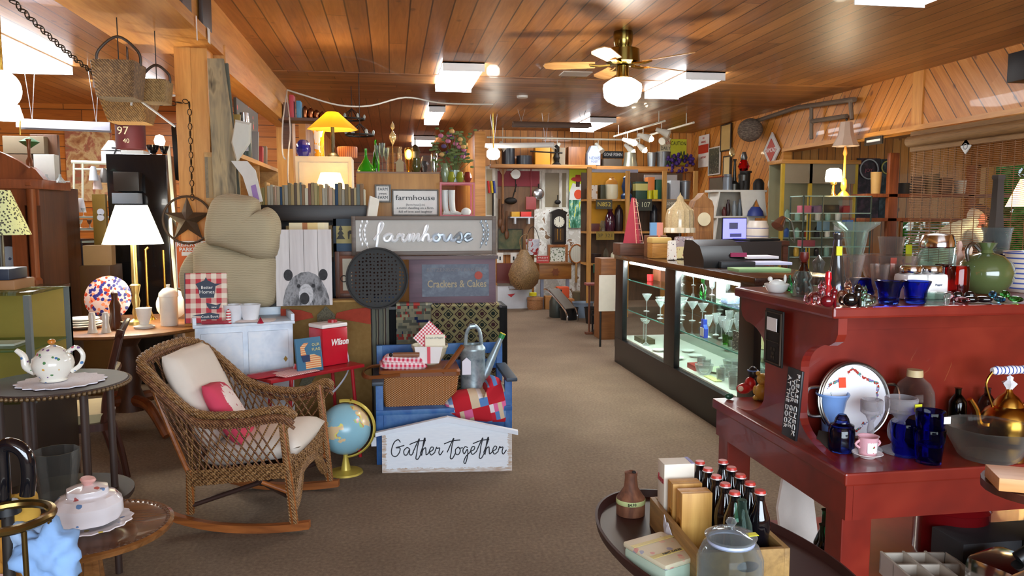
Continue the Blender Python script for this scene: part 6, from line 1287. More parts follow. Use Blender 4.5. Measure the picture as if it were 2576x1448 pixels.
for i,(x,w,h) in enumerate(((1075,34,392),(1092,20,384),(1066,20,405))): VZ('glass_bowl',['round clear glass rose bowl','small bright silver topped glass','low smoked glass dish'][i]+' at the right of the plywood cabinet','bowl',[(0,0),(.6,0),(1,.5),(.8,.95),(.7,1),(0,1)],[thin('e0e4e4',.25),CHROME(),thin('8a6a5a',.4)][i],(x-w/2,x+w/2,h,430),Y=YW+.1+.08*i)
p=at(1028,392,YW+.2); o=mesh('candle_lamp',ball(NB(),(0,0,.06),.028,(1,1,1.5)),glow('ffe8b0',9),loc=(p.x,YW+.2,zt+.09)); tag(o,'small lit candle shaped bulb between the vases','lamp')
tag(mesh('candlestick',lathe([(0,0),(.03,0),(.012,.02),(.012,.11),(0,.11)],12),BRASS(),loc=(p.x,YW+.2,zt+.001)),'brass stem under the small lit bulb','candlestick')
# flowers in vases
zf=at(1150,458,YW-.1).z
t=thing('display_cube','red metal framed glass display cube holding white boots','display case',(at(1107,540,YW-.1).x,YW-.1,at(1150,545,YW-.1).z)); W=at(1195,540,YW-.1).x-at(1107,540,YW-.1).x; Hh=zf-t.location.z; rf=M('b81820',.35)
for x in (0,W-.014):
    for y in (0,.22): mesh('frame_post',B((x,y,0),(x+.014,y+.014,Hh)),rf,t)
for z in (0,Hh-.016):
    for y in (0,.22): mesh('frame_rail',B((.014,y,z),(W-.014,y+.014,z+.016)),rf,t)
mesh('floor_panel',B((.014,.014,0),(W-.014,.22,.008)),M('d8d4cc',.4),t); mesh('glass_front',B((.014,.004,.016),(W-.014,.007,Hh-.016)),pane('ffffff',0),t); mesh('glass_top',B((0,0,Hh-.004),(W,.234,Hh)),pane(),t)
def boot(x,l):
    bm=NB(); tube(bm,[(0,0,.2),(0,0,.12),(.005,0,.06),(.012,0,.03)],lambda q:.028-.006*q,12); tube(bm,[(-.01,0,.03),(.03,0,.022),(.075,0,.012)],lambda q:.022-.01*q,10); cyl(bm,(-.012,0,0),(-.008,0,.03),.009)
    tag(mesh('white_boot',bm,M('d4d8d4',.35),loc=t.location+Vector((x,.12,.009)),rot=(0,0,0)),l,'boot')
boot(.045,'white ankle boot ornament, left one in the red cube'); boot(.10,'white ankle boot ornament, right one in the red cube')
tag(mesh('purse',ball(NB(),(0,0,.03),.04,(1,.5,.8)),M('d8dcd8',.3),loc=t.location+Vector((W*.78,.1,.009))),'white china purse in the red cube','purse')
bs=mesh('stand',B((t.location.x-.02,YW-.12,0),(t.location.x+W+.02,YW+.2,t.location.z-.001)),dk); tag(bs,'dark stand carrying the red framed cube','stand')
fx=at(1142,458,YW).x; tz=zf+.001
for i,(dx,c,l) in enumerate(((-.07,'7a8a6a','grey green vase of dried stems above the red cube'),(-.02,'8a9030','round gold green vase, left of the pair above the red cube'),(.05,'8a9030','round gold green vase, right of the pair above the red cube'),(.11,'7a2a24','small dark red pot above the red cube'))):
    Lt('vase',l,'vase',[(0,0),(.5,0),(1,.45),(.7,.85),(.5,1),(0,1)],M(c,.2,coat=.5),None,loc=(fx+dx,YW+.02,tz),w=.07,h=.085 if i else .15,seg=14)
t=thing('flower_arrangement','loose arrangement of pink, purple and green dried flowers above the red cube','flowers',(fx+.01,YW+.06,tz)); rf_=random.Random(9)
bm=NB(); 
for k in range(44):
    a=rf_.uniform(0,2*PI); r_=rf_.uniform(.03,.17); z=rf_.uniform(.16,.42); tube(bm,[(0,0,.04),(r_*.4*math.cos(a),r_*.4*math.sin(a),z*.6),(r_*math.cos(a),r_*math.sin(a),z)],.0022,4)
    for j in range(3): ball(bm,(r_*math.cos(a)+rf_.uniform(-.03,.03),r_*math.sin(a),z+rf_.uniform(-.06,.02)),.012,(1.6,.5,.8),6)
mesh('foliage',bm,speck(['3a4a24','5a6a34','7a8050'],30,.8,name='leaf_green'),t)['kind']='stuff'
for k,(c,n) in enumerate((('b86a8a',10),('54406a',7),('c8a060',6))):
    bm=NB()
    for j in range(n):
        a=rf_.uniform(0,2*PI); r_=rf_.uniform(.02,.15); ball(bm,(r_*math.cos(a),r_*math.sin(a)-.03,rf_.uniform(.2,.4)),.022,(1,1,.8),7)
    mesh('blossoms',bm,M(c,.8),t)['kind']='stuff'
mesh('holder',lathe([(0,0),(.035,0),(.04,.1),(0,.1)],12),M('8a9a8a',.2),t)
# cream cabinet + lamps
YM=6.6; x0=at(742,392,YM).x; x1=at(884,392,YM).x; zt2=at(800,393,YM).z
t=thing('cabinet','tall cream painted cabinet behind the lit lampshade','cabinet',(x0,YM,0)); mesh('body',B((0,0,0),(x1-x0,.4,zt2),.004),M('ddd0b4',.5),t); mesh('door',B((.03,-.012,.4),(x1-x0-.03,0,zt2-.05),.003),M('e2d6bc',.5),t)
def V2(name,label,cat,prof,m,b,Y=YM+.15,**k):
    p,W_,H_=fit(b,Y); p.z=zt2+.001; return Lt(name,label,cat,prof,m,None,loc=p,w=W_,h=at((b[0]+b[1])/2,b[2],Y).z-zt2,seg=20,**k)
V2('vase','cobalt blue lobed glass vase on the cream cabinet','vase',[(0,0),(.6,0),(.9,.2),(1,.5),(.8,.85),(.5,1),(0,1)],M('161c7a',.08,coat=.8),(745,782,352,393),flute=.05,fn=8)
V2('vase','orange and white handpainted glass vase with red flowers','vase',[(0,0),(.8,0),(.75,.3),(.8,.9),(1,1),(0,1)],speck(['e8e0d8','f0a020','e88a10','b02020'],7,.15,name='painted_glass',sharp=True),(787,820,330,393))
V2('basket','orange ribbed basket box on the cream cabinet','basket',[(0,0),(.95,0),(1,.9),(.95,1),(0,1)],stripes([(0,'9a4a1c'),(.5,'c87838')],60,0,.5),(848,900,370,393))
def lamp(name,label,loc,base,shade,hb,hs,rb_,rt,rbt,m_shade,m_base,st=None,seg=28,pt=0,col=(1,.85,.6),extra=None):
    t=thing(name,label,'lamp',loc); mesh('base',lathe(base,20),m_base,t); mesh('lamp_shade',lathe([(rbt,hb),(rt,hb+hs),(rt-.003,hb+hs),(rbt-.003,hb)],seg),m_shade,t)
    if pt: mesh('bulb',ball(NB(),(0,0,hb+hs*.4),.03),glow('fff0c8',20,'bulb'),t); l=point('bulb_light',(0,0,hb+hs*.45),pt,col,.04); l.parent=t
    return t
def shadeM(c,st,name='lit_shade'):
    t_=NT(name); t_.P(Roughness=.8); t_.b.inputs['Base Color'].default_value=s2l(c); tr=t_.n('ShaderNodeBsdfTranslucent'); tr.inputs[0].default_value=s2l(c); mx=t_.n('ShaderNodeMixShader'); mx.inputs[0].default_value=.6; t_.l(t_.b.outputs[0],mx.inputs[1]); t_.l(tr.outputs[0],mx.inputs[2]); t_.l(mx.outputs[0],t_.out.inputs[0]); t_.b.inputs['Emission Color'].default_value=s2l(c); t_.b.inputs['Emission Strength'].default_value=st; return t_.m
p=at(838,393,YM+.12); zz=at(838,326,YM+.12).z; Hs=at(838,282,YM+.12).z-zz; Wd=abs(at(889,326,YM).x-at(782,326,YM).x)
lamp('table_lamp','bronze mission table lamp with pyramid amber slag glass shade',(p.x,YM+.12,zt2+.001),[(0,0),(.06,0),(.05,.02),(.018,.04),(.014,zz-zt2+.05),(0,zz-zt2+.05)],None,zz-zt2-.001,Hs,0,.05,Wd*.62,shadeM('c8a030',.5,'amber_slag_glass'),M('4a4434',.4,.7),seg=8,pt=14)
# lit panelled lamp behind books
Yp=6.27; p=at(832,480,Yp); zz=at(832,500,Yp).z; Hs=at(832,434,Yp).z-zz
t=lamp('table_lamp','table lamp with glowing cream panelled shade rising behind the books',(p.x,Yp,zz-.35),[(0,0),(.08,0),(.02,.04),(.02,.36),(0,.36)],None,.35,Hs,0,.075,.15,shadeM('ffe9b0',2.2,'cream_lit_shade'),M('5a4a38',.5),seg=6,pt=16)
tag(mesh('table',B((p.x-.15,Yp-.15,0),(p.x+.15,Yp+.15,zz-.352)),dk),'dark stand under the panelled lamp','stand')
# long pine shelf box along the beam
t=thing('shelf_unit','long open pine box shelf running back along the beam','shelf',(-1.12,5.5,0)); ps=wood('c89a58','a87838','Y'); p0=atX(650,387,-.92); p1=atX(775,445,-.92); zt3=1.5+.92*(541-390)/(985-650); ya,yb=4.95,7.0
mesh('top_board',B((-.1,-.1,zt3-.5*0-.03),(.12,1.7,zt3)),ps,t); mesh('back',B((-.1,-.1,zt3-.30),(-.08,1.7,zt3-.03)),wood('8a7858','6a5a40','Y'),t); mesh('end_panel',B((-.08,-.1,zt3-.30),(.12,-.08,zt3-.03)),wood('a88a58','8a6c3c','Z'),t); mesh('bottom_board',B((-.1,-.1,zt3-.33),(.12,1.7,zt3-.30)),ps,t); mesh('divider',B((-.08,.8,zt3-.30),(.1,.82,zt3-.03)),ps,t); mesh('end_panel',B((-.08,1.68,zt3-.3),(.12,1.7,zt3-.03)),ps,t)
for y in (-.08,1.6): mesh('leg',B((-.1,y,0),(-.06,y+.05,zt3-.33)),ps,t)
for y,z_,r_ in ((.2,.0,.045),): pass
q=Vector((-1.06,5.95,zt3+.001)); t=thing('thermos','green vacuum flask with silver cup lid on the pine shelf','flask',q); hT=.33; mesh('body',lathe([(0,0),(.052,0),(.052,hT*.7),(.04,hT*.76),(0,hT*.76)],22),M('2e4034',.4),t); mesh('cup_lid',lathe([(.038,hT*.76),(.034,hT),(0,hT)],22),CHROME(),t); mesh('label_patch',B((-.0,-.054,.05),(.035,-.048,.13)),M('c8ccd4',.5,vary=0),t)
for i,(y,h,c,w) in enumerate(((5.2,.2,'2a2018',.02),(5.27,.28,'9a8040',.02),(5.36,.24,'1c1a1a',.02),(6.0,.24,'8a8a8a',.03),(6.2,.14,'a03030',.05),(6.4,.16,'7a6a58',.05))):
    tag(mesh('framed_item',B((-.11,0,0),(.04,w,h),.002),M(c,.5),loc=(-1.06,y+.28,zt3+.001),rot=(R(-10),0,R(0))),['dark frame','brass edged frame','black tray','grey metal tray','red tin','taupe tin'][i]+' leaning on the pine shelf near the weathered boards','frame' if i<3 else 'tin')
tag(mesh('letter_tray',B((-1.1,5.8,zt3+.22),(-1.08,6.7,zt3+.42)),spots('4a4030',['8a7a5a','b0a080','c03a2a'],14,.3,.6)),'old printer tray full of small pieces hanging at the beam','tray')
Lt('basket','orange slatted bowl inside the pine shelf','bowl',[(0,0),(.6,0),(1,1),(.9,1),(0,.2)],stripes([(0,'8a4418'),(.5,'c87838')],60,0,.5),None,loc=(-1.11,6.8,zt3-.299),w=.17,h=.1)
# ================================================================ back wall (y=13.2) and what hangs on it
YBK=13.14; G12=13.0
def bk(b,Y=YBK): return fit(b,Y)
# long high shelf across the back
def shelfX(name,label,x0,x1,yt,th,Y0,dep,m,cat='shelf'):
    a=at(x0,yt,Y0); b=at(x1,yt,Y0); return tag(mesh(name,B((a.x,Y0,a.z-th),(b.x,Y0+dep,a.z),.003),m),label,cat),a.z
pl=wood('c88a48','9a6428','X',.6); ow=speck(['b8b0a0','d8d4c8','8a8070'],6,.7,name='peeling_white_paint',sc=(1,1,.4))
s1,zh=shelfX('shelf','high pine shelf along the back wall, left part',1235,1500,412,.06,12.7,.42,pl)
s2,zh2=shelfX('shelf','high pine shelf along the back wall, right part under the tubs',1502,1745,417,.09,12.6,.52,pl)
def HS(name,label,cat,b,m,prof=None,Y=12.86,z=None,**k):
    z=zh if z is None else z; p,W_,H_=fit(b,Y); p.z=z+.001; h=at((b[0]+b[1])/2,b[2],Y).z-z
    if prof: return Lt(name,label,cat,prof,m,None,loc=p,w=W_,h=h,seg=16,**k)
    return tag(mesh(name,B((-W_/2,-.06,0),(W_/2,.12,h),.004),m,loc=p),label,cat)
CYL=[(0,0),(1,0),(1,1),(0,1)]; BKT=[(0,0),(.8,0),(.98,.95),(1.04,.97),(1.04,1),(.95,1),(.75,.08),(0,.06)]
HS('stock_pot','tall dark enamel stock pot on the high back shelf','pot',(1262,1295,374,411),M('23262e',.3),CYL); HS('stock_pot','low wide dark roasting pot on the high back shelf','pot',(1299,1338,392,411),M('1c1e26',.3),CYL)
HS('crate','bright yellow orange crate on the high back shelf','crate',(1345,1382,366,412),M('e09a20',.5)); HS('vase','tan waisted carved wood piece on the high back shelf','ornament',(1383,1397,370,411),M('d0a050',.5),[(0,0),(1,0),(.6,.5),(1,.9),(.8,1),(0,1)])
t=thing('balance_scale','dark iron beam scale hanging above the high back shelf','scale',(at(1400,400,12.8).x,12.8,zh+.001)); mesh('column',lathe([(0,0),(.09,0),(.03,.05),(.06,.12),(.02,.2),(.05,.3),(0,.34)],14),IRON(),t); mesh('beam',cyl(NB(),(-.45,0,.22),(.1,0,.2),.012),IRON(),t)
HS('board','weathered grey board standing at the back wall above the painted door','board',(1405,1420,372,411),M('8a7a64',.7)); HS('cupboard','brown plank door panel standing on the high shelf','panel',(1428,1470,370,411),wood('9a5c28','6a3c18','Z'))
t=HS('milk_box','pale blue metal milk box with peaked top lettered on the front','box',(1477,1508,385,414),M('bcc6da',.4)); p,W_,H_=fit((1477,1508,363,414),12.8); mesh('peaked_top',prism([(-W_*.5,.19),(W_*.5,.19),(W_*.22,.33),(-W_*.22,.33)],.17,M=TR(0,.03,0)),M('bcc6da',.4),t); text('NEWS',.07,M('6a78a0',.5,vary=0),t,(0,-.065,.12)); text('POST',.05,M('6a78a0',.5,vary=0),t,(0,-.065,.06))
t=Pic('sign','black sign GONE FISHIN on the back wall above the high shelf','sign',(1516,1568,380,398),13.185,None,M('15161a',.5),fw=0,th=.02); text('GONE FISHIN',.085,M('e8e8e4',.5,vary=0),t,(0,-.006,t['H']/2),w=t['W']*.88)
HS('plank','grey brown plank below the black sign','plank',(1517,1562,400,416),M('5a5044',.7),z=zh2)
HS('bucket','large upturned pale metal funnel pail on the high shelf','pail',(1566,1604,384,416),M('a8a894',.3,.5),[(0,0),(1,0),(.75,.6),(.72,1),(0,1)],z=zh2)
HS('bucket','small galvanised bucket on the high shelf','bucket',(1628,1650,384,406),M('9aa0a4',.35,.6),BKT,z=zh2); HS('tub','wide galvanised tub under the yellow sign','tub',(1650,1686,382,416),M('7a7c7e',.4,.6),BKT,z=zh2)
p=at(1700,416,12.75); t=thing('flowers','purple artificial flowers trailing over the right end of the high shelf','flowers',(p.x,12.75,zh2)); bm=NB(); rr=random.Random(2)
for k in range(60): ball(bm,(rr.uniform(-.2,.25),rr.uniform(-.2,-.02),rr.uniform(-.12,.3)*(1-.3)),.03,seg=6)
mesh('blossoms',bm,M('3c1c6a',.8),t)['kind']='stuff'
bm=NB()
for k in range(20): ball(bm,(rr.uniform(-.18,.2),rr.uniform(-.1,.05),rr.uniform(.02,.25)),.03,(.5,.5,1.4),6)
mesh('leaves',bm,M('2e4020',.8),t)['kind']='stuff'
t=Pic('sign','yellow CAUTION sign on the back wall behind the purple flowers','sign',(1685,1726,350,415),13.185,None,M('d0d030',.5),fw=0,th=.02); text('CAUTION',.1,BLACK(),t,(0,-.006,t['H']*.83),w=t['W']*.9)
t=Pic('sign','cream and red OPEN sign beside the yellow caution sign','sign',(1660,1688,347,385),13.185,None,M('d8cca8',.5),fw=0,th=.02); text('OPEN',.1,M('b03828',.5,vary=0),t,(0,-.006,t['H']*.7),w=t['W']*.85); text('DAILY',.09,BLACK(),t,(0,-.006,t['H']*.3),w=t['W']*.85)
# red board wall left, doors
t=Pic('door_panel','red topped old plank door hung with tools, far left of the back wall','door',(1246,1362,414,640),13.1,ow,wood('8a6038','5e3e20','Z',.6),.04,.04); W,Hh=t['W'],t['H']; mesh('red_board',B((-W/2+.04,-.03,Hh*.76),(W/2-.04,-.012,Hh*.93)),M('8a2430',.6),t); mesh('header',B((-W/2,-.05,Hh*.93),(W/2,-.0,Hh)),ow,t)
t=Pic('old_window','old white multi pane window sash leaning on the back wall','window',(1362,1432,414,530),13.08,ow,M('8a7c62',.3),.06,.04); mesh('muntin',B((-.02+.08,-.03,.06),(.06+.05,-.01,t['H']-.06)),ow,t); mesh('top_rail',B((-t['W']/2,-.04,t['H']*.82),(t['W']/2,-.02,t['H'])),ow,t)
tag(mesh('peeling_panel',B((at(1345,530,13.0).x,13.02,0),(at(1470,530,13.0).x,13.06,at(1400,525,13.0).z)),speck(['e0dccf','d4d0c4','eae8e0','8a6a4c','c8a878'],7,.7,name='flaking_paint',sharp=True)),'white flaking painted door panel behind the wall clock','panel')
# painting
def banjo():
    t_=NT('green_yellow_painting'); v=t_.co(); s=t_.sep(v); n=t_.noise(t_.co('Object',(6,6,2)),3,3); lo=t_.ramp(n,[(.3,'2a6a4a'),(.45,'5a9a80'),(.55,'b8d8c0'),(.6,'d8d820'),(.7,'3a7a50')],'CONSTANT'); t_.col(t_.mix(t_.math('GREATER_THAN',s[2],.62),lo,'c8dc18')); t_.P(Roughness=.5); return t_.m
t=Pic('painting','tall bright painting of a red hatted banjo player on lime green','painting',(1431,1474,416,573),13.0,None,banjo(),fw=0,th=.03); H2=t['H']; W2=t['W']
def fp(pts,c,n,y=.0): mesh(n,prism([(x*W2,z*H2) for x,z in pts],.006,M=TR(0,-.008-y,0)),M(c,.6),t,smooth=False)
fp([(-.5,.45),(.48,.45),(.46,.62),(.3,.72),(.06,.7),(-.05,.7),(-.3,.72),(-.46,.6)],'dcdcd4','painted_shirt'); fp([(-.12,.66),(.1,.66),(.12,.76),(-.12,.76)],'3a201a','painted_face',.005); fp([(-.42,.78),(-.3,.755),(.0,.74),(.3,.755),(.42,.78),(.3,.81),(.16,.81),(.14,.85),(-.14,.85),(-.16,.81),(-.3,.81)],'a82820','painted_hat',.008)
fp([(.02+.24*math.cos(a),.54+.075*math.sin(a)) for a in [2*PI*i/18 for i in range(18)]],'d84a20','painted_banjo',.008); fp([(.2,.55),(.5,.57),(.5,.55),(.2,.53)],'d84a20','painted_neck',.008)
# pieces hung on the door
def hang(name,label,cat,x,y,parts,Y=12.98):
    if x<1250: Y=12.87
    t=thing(name,label,cat,at(x,y,Y))
    for n,bm,m in parts: mesh(n,bm,m,t)
    return t
k=13/1930
hang('racket','old wooden tennis racket hung at the left of the tool door','racket',1265,400,(('hoop',ring(.12,.011,TR(0,0,.0)@XR(PI/2)@Matrix.Diagonal((1,1.35,1,1))),wood('b08050','8a5a30','Z')),('handle',tube(NB(),[(0,0,-.16),(0,0,-.75)],.018),wood('b08050','8a5a30','Z')),('throat',prism([(-.09,-.14),(.09,-.14),(.02,-.26),(-.02,-.26)],.015),wood('b08050','8a5a30','Z'))))
hang('round_scale','round white dial hanging scale on the red board','scale',1297,438,(('dial',lathe([(0,0),(.075,0),(.08,.03),(0,.03)],24,M=XR(PI/2)),M('d8d8d0',.3)),('bezel',ring(.08,.01,XR(PI/2)),CHROME()),('hook',cyl(NB(),(0,0,-.09),(0,0,-.3),.008),IRON())))
hang('shovel','small red handled ash shovel hanging on the tool door','shovel',1336,420,(('handle',cyl(NB(),(0,0,0),(0,0,-.52),.01),M('8a3038',.5)),('grip',B((-.07,-.01,-.03),(.07,.01,.0)),M('b01828',.5)),('blade',B((-.09,-.01,-.72),(.09,.01,-.5),.01),M('a04a48',.5))))
hang('frying_pan','round aluminium pan lid hanging between door and window sash','pan',1355,487,(('pan',lathe([(0,.03),(.06,.03),(.09,.015),(.1,0),(.095,-.01),(0,.0)],28,M=XR(PI/2)),M('c8ccd0',.2,.9)),('hanger',cyl(NB(),(0,0,.1),(0,0,.17),.012),IRON())))
hang('iron_hook','black iron hook hanging on the white muntin','hook',1403,508,(('body',ball(NB(),(0,0,0),.05,(1.1,.5,.8)),IRON()),('stem',cyl(NB(),(0,0,.04),(0,0,.12),.01),IRON())))
hang('dipper','dark iron dipper and pan hanging on the tool door','dipper',1285,505,(('bowl',ball(NB(),(0,0,0),.1,(1.1,.5,.6)),IRON()),('handle',cyl(NB(),(.03,0,.04),(.1,0,.28),.01),IRON())))
for i,(x,y) in enumerate(((1265,545),(1275,560),(1258,530))): hang('hand_tool',['brown wooden handled tool, middle one','brown wooden tool with a paper tag','brown wooden beater nearest the door edge'][i]+' on the tool door','tool',x,y,(('shaft',cyl(NB(),(0,0,.2),(0,0,-.15),.018),wood('7a5030','4a2c18','Z')),('head',ball(NB(),(0,0,-.2),.04,(1,.5,2)),wood('7a5030','4a2c18','Z'))))
for i,(x,c) in enumerate(((1228,'c8342a'),(1236,'e0c020'),(1242,'3a4a9a'))): hang('fishing_lure',['red','yellow','blue'][i]+' long lure hanging left of the tool door','lure',x,470,(('body',tube(NB(),[(0,0,.1),(.02,0,-.1)],.02),M(c,.4)),))
t=Pic('narrow_frame','narrow white frame with iron tools left of the tool door','frame',(1216,1246,418,548),12.9,ow,M('a89878',.6),.05,.04)
tag(mesh('iron_poker',cyl(NB(),(0,0,0),(0,0,-.55),.012),IRON(),loc=at(1240,470,12.87)),'black iron poker hanging on the narrow white frame','poker')
# small table with toys
t=thing('wall_shelf','small pale wall shelf carrying red and yellow toy boxes','shelf',(at(1312,545,12.9).x,12.85,at(1312,545,12.9).z)); mesh('shelf_board',B((-.2,0,-.02),(.2,.25,0)),M('c0c4cc',.5),t)
for x in (-.13,.11): mesh('bracket',B((x,.0,-.12),(x+.03,.2,-.02)),M('c8ccd0',.5),t)
tz=t.location.copy()
for i,(x,w,c) in enumerate(((-.1,.14,'d8a020'),(.08,.18,'e03a30'))): tag(mesh('toy_box',B((-w/2,0,0),(w/2,.15,.085),.005),M(c,.4),loc=(tz.x+x,12.9,tz.z+.001)),['yellow and white','bright red'][i]+' toy box on the small wall shelf','box')
# clock
t=thing('wall_clock','black cased pendulum wall clock with white dial','clock',at(1404,612,12.95)); bm=prism([(-.125,0),(-.1,-.02),(.1,-.02),(.125,0),(.125,.50),(.15,.53),(.06,.575),(0,.59),(-.06,.575),(-.15,.53),(-.125,.5)],.14); mesh('case',bm,M('1c1410',.35),t); mesh('dial',lathe([(0,0),(.092,0),(.092,.01),(0,.01)],28,M=TR(0,-.072,.37)@XR(PI/2)),M('e0dcc8',.4),t)
mesh('hand',B((-.003,-.09,.37),(.003,-.084,.445)),BLACK(),t); mesh('hand',B((-.004,-.09,.37),(.004,-.084,.42)),BLACK(),t)
for i in range(12): a=i*PI/6; mesh('hour_mark',B((-.004,-.088,-.008),(.004,-.084,.008)),BLACK(),t,loc=(.078*math.sin(a),0,.37+.078*math.cos(a)))
for x in (-.03,.03): mesh('pendulum_rod',cyl(NB(),(x,-.075,.06),(x,-.075,.25),.005),BRASS(),t)
mesh('glass_panel',B((-.08,-.074,.03),(.08,-.071,.26)),M('4a3c30',.15),t)
Pic('picture','brown wood framed botanical print under the wall clock','picture',(1377,1428,615,664),12.7,wood('9a5c2c','6a3c18','Z'),spots('d8dcd0',['5a6a4a','7a8a70','8a8a80'],30,.4),.045,.03)
t=thing('chest','golden wooden dome chest with carved sunburst on legs','chest',(at(1397,702,12.3).x,12.3,at(1397,702,12.3).z)); w1=(at(1437,702,12.3).x-at(1356,702,12.3).x); mesh('box',B((-w1/2,0,0),(w1/2,.4,.235),.006),wood('a06a2c','7a4a1c','X'),t); mesh('lid',B((-w1/2-.01,-.01,.235),(w1/2+.01,.41,.262),.006),wood('8a5824','5e3a16','X'),t); mesh('sunburst',lathe([(0,0),(.06,0),(.06,.006),(0,.006)],12,M=TR(0,-.008,.12)@XR(PI/2),flute=.2,fn=6),M('7a4220',.5),t)
for x in (-w1/2+.03,w1/2-.08): mesh('leg',B((x,.02,-t.location.z),(x+.05,.07,0)),M('8a94a8',.5),t)
t_=t.location.z+.263; t=Pic('sign','small red painted sign board on the carved chest','sign',None,None,None,M('c8403c',.5),fw=0,th=.02,loc=(at(1370,664,12.25).x,12.4,t_),w=.21,h=.12); text('FRESH',.04,M('f0e0d8',.5,vary=0),t,(0,-.006,.085),w=.16); text('STRAWBERRIES',.03,M('f0e0d8',.5,vary=0),t,(0,-.006,.04),w=.18)
t=hang('tennis_racket','wooden framed tennis racket standing beside the carved chest','racket',1450,638,(('hoop',ring(.12,.013,XR(PI/2)@Matrix.Diagonal((1,1.35,1,1))),wood('b06a2c','8a4a1c','Z')),('strings',lathe([(0,0),(.115,0),(.115,.002),(0,.002)],24,M=XR(PI/2)@Matrix.Diagonal((1,1.33,1,1))),stripes([(0,'b8b4a0'),(.4,'d8d4c4')],60,0,.5)),('handle',tube(NB(),[(0,0,-.16),(0,0,-.5)],.02),wood('c89a5c','8a5a30','Z'))),Y=12.98)
# floor items
def FL(name,label,cat,b,m,prof=None,k=.4,d=.3,**kw):
    if prof: return Lt(name,label,cat,prof,m,b,z=0,k=k,seg=20,**kw)
    p,W_,H_=fit(b,z=0); return tag(mesh(name,B((-W_/2,0,0),(W_/2,d,H_),.006),m,loc=p),label,cat)
t=FL('cooler','white metal drinks cooler with red emblem at the back left','cooler',(1252,1338,718,776),M('c8ccd4',.35),d=.45); p,W_,H_=fit((1252,1338,718,776),z=0); mesh('lid',B((-W_/2-.005,-.01,H_),(W_/2+.005,.46,H_+.04)),CHROME(),t); mesh('emblem',prism([(-.06,H_*.62),(.07,H_*.66),(0,H_*.5)],.004,M=TR(-.06,-.004,0)),M('c02830',.5),t); mesh('handle',tube(NB(),[(-.1,-.02,H_*.95),(-.1,-.05,H_*.85),(.1,-.05,H_*.85),(.1,-.02,H_*.95)],.01),CHROME(),t)
FL('basket','round tan lidded basket on the carpet by the cooler','basket',(1325,1367,748,779),wicker('b88458','8a5c38','tan_wicker'),[(0,0),(.85,0),(.95,.2),(.92,.75),(1,.78),(.98,.95),(0,.97)])
tag(mesh('sponge',lathe([(0,0),(.06,0),(.06,.05),(0,.05)],16),M('e8e020',.6),loc=(on(1345,779).x,on(1345,779).y+.15,.21)),'bright yellow tub on the tan basket','tub')
t=FL('milk_can','grey metal milk can on the carpet at the back','milk can',(1382,1420,730,799),M('4a504c',.4,.6),[(0,0),(.95,0),(1,.03),(1,.58),(.6,.8),(.55,.85),(.62,.92),(.65,1),(0,1)])
FL('tub','black enamel tub in front of the milk can','tub',(1406,1455,776,806),M('17191c',.25),BKT,k=.4)
FL('bucket','light blue grey galvanised pail behind the folding stool','pail',(1440,1492,762,800),M('8a9aac',.4,.4),BKT,k=.4); FL('pot','dark brown iron pot right of the pail','pot',(1470,1512,775,815),IRON(),BKT,k=.4)
t=thing('folding_stool','chrome tubular folding step with grey seat','stool',(on(1440,810).x,on(1440,810).y,0),R(35)); mesh('seat',B((-.1,-.05,-.01),(.1,.36,.01),.004),M('6a6258',.6),t,loc=(0,.08,.22),rot=(R(38),0,0))
for x in (-.11,.11): mesh('leg',tube(NB(),[(x,0,0),(x,.04,.17),(x,.36,.42),(x,.45,.44)],.012,8,sm=4),CHROME(),t)
for i,(b,c,l) in enumerate((((1372,1400,745,778),'a8743c','tan cardboard box behind the milk can'),((1402,1432,722,775),'e05a30','orange and black printed box behind the milk can'),((1425,1445,752,782),'b07038','wooden box right of the orange printed box'),((1340,1362,718,750),'d8d4a8','cream figurine shaped jug behind the tan basket'),((1440,1480,735,780),'5a5038','olive wooden keg behind the folding stool'))): 
    FL('box',l,'box',b,speck([c,c,'2a2420'],5,.6,name='printed_card',sharp=True) if i==1 else M(c,.6),d=.15) if i<4 else FL('keg',l,'keg',b,M(c,.7),CYL)
t=hang('rattan_basket','big teardrop shaped woven rattan basket hanging at the back','basket',1318,680,(('body',lathe([(0,-.3),(.13,-.29),(.22,-.2),(.25,-.06),(.2,.08),(.1,.24),(.05,.33)],24),wicker('9a7a50','5c4428','rattan')),('loop',tube(NB(),[(-.04,0,.3),(-.06,0,.5),(.06,0,.56),(.05,0,.3)],.01,sm=4),wicker('9a7a50','5c4428','rattan'))),Y=11.9)
hang('milk_pail','red and white chipped enamel pail hanging above the rattan basket','pail',1340,620,(('body',lathe([(0,-.13),(.1,-.13),(.115,.12),(0,.12)],20),speck(['a03030','c8c8d0','b8bcc8','8a3030'],9,.5,name='chipped_enamel',sharp=True)),('bail',tube(NB(),[(-.11,0,.1),(-.06,0,.26),(.0,0,.32),(.06,0,.26),(.11,0,.1)],.005,sm=4),IRON())),Y=12.2)
Pic('picture','dark green landscape painting hanging left of the enamel pail','picture',(1252,1315,575,628),13.03,M('2a2a24',.5),speck(['2c3020','4a5434','6a6440','38401f'],4,.5,name='landscape'),.015,.02)
t=FL('clamp_rack','red wire rack with silver bars behind the bakery sign','rack',(1250,1300,662,760),M('6a2a24',.5),d=.04)
for x in (1258,1292): hang('tag_card','white number card, '+('left' if x<1270 else 'right')+' one of the pair behind the bakery sign','card',x,648,(('card',B((-.05,-.003,-.08),(.05,.003,.08)),M('dcd8d0',.6)),('numeral',B((-.012,-.006,-.04),(.012,-.004,.02)),BLACK())),Y=12.2)
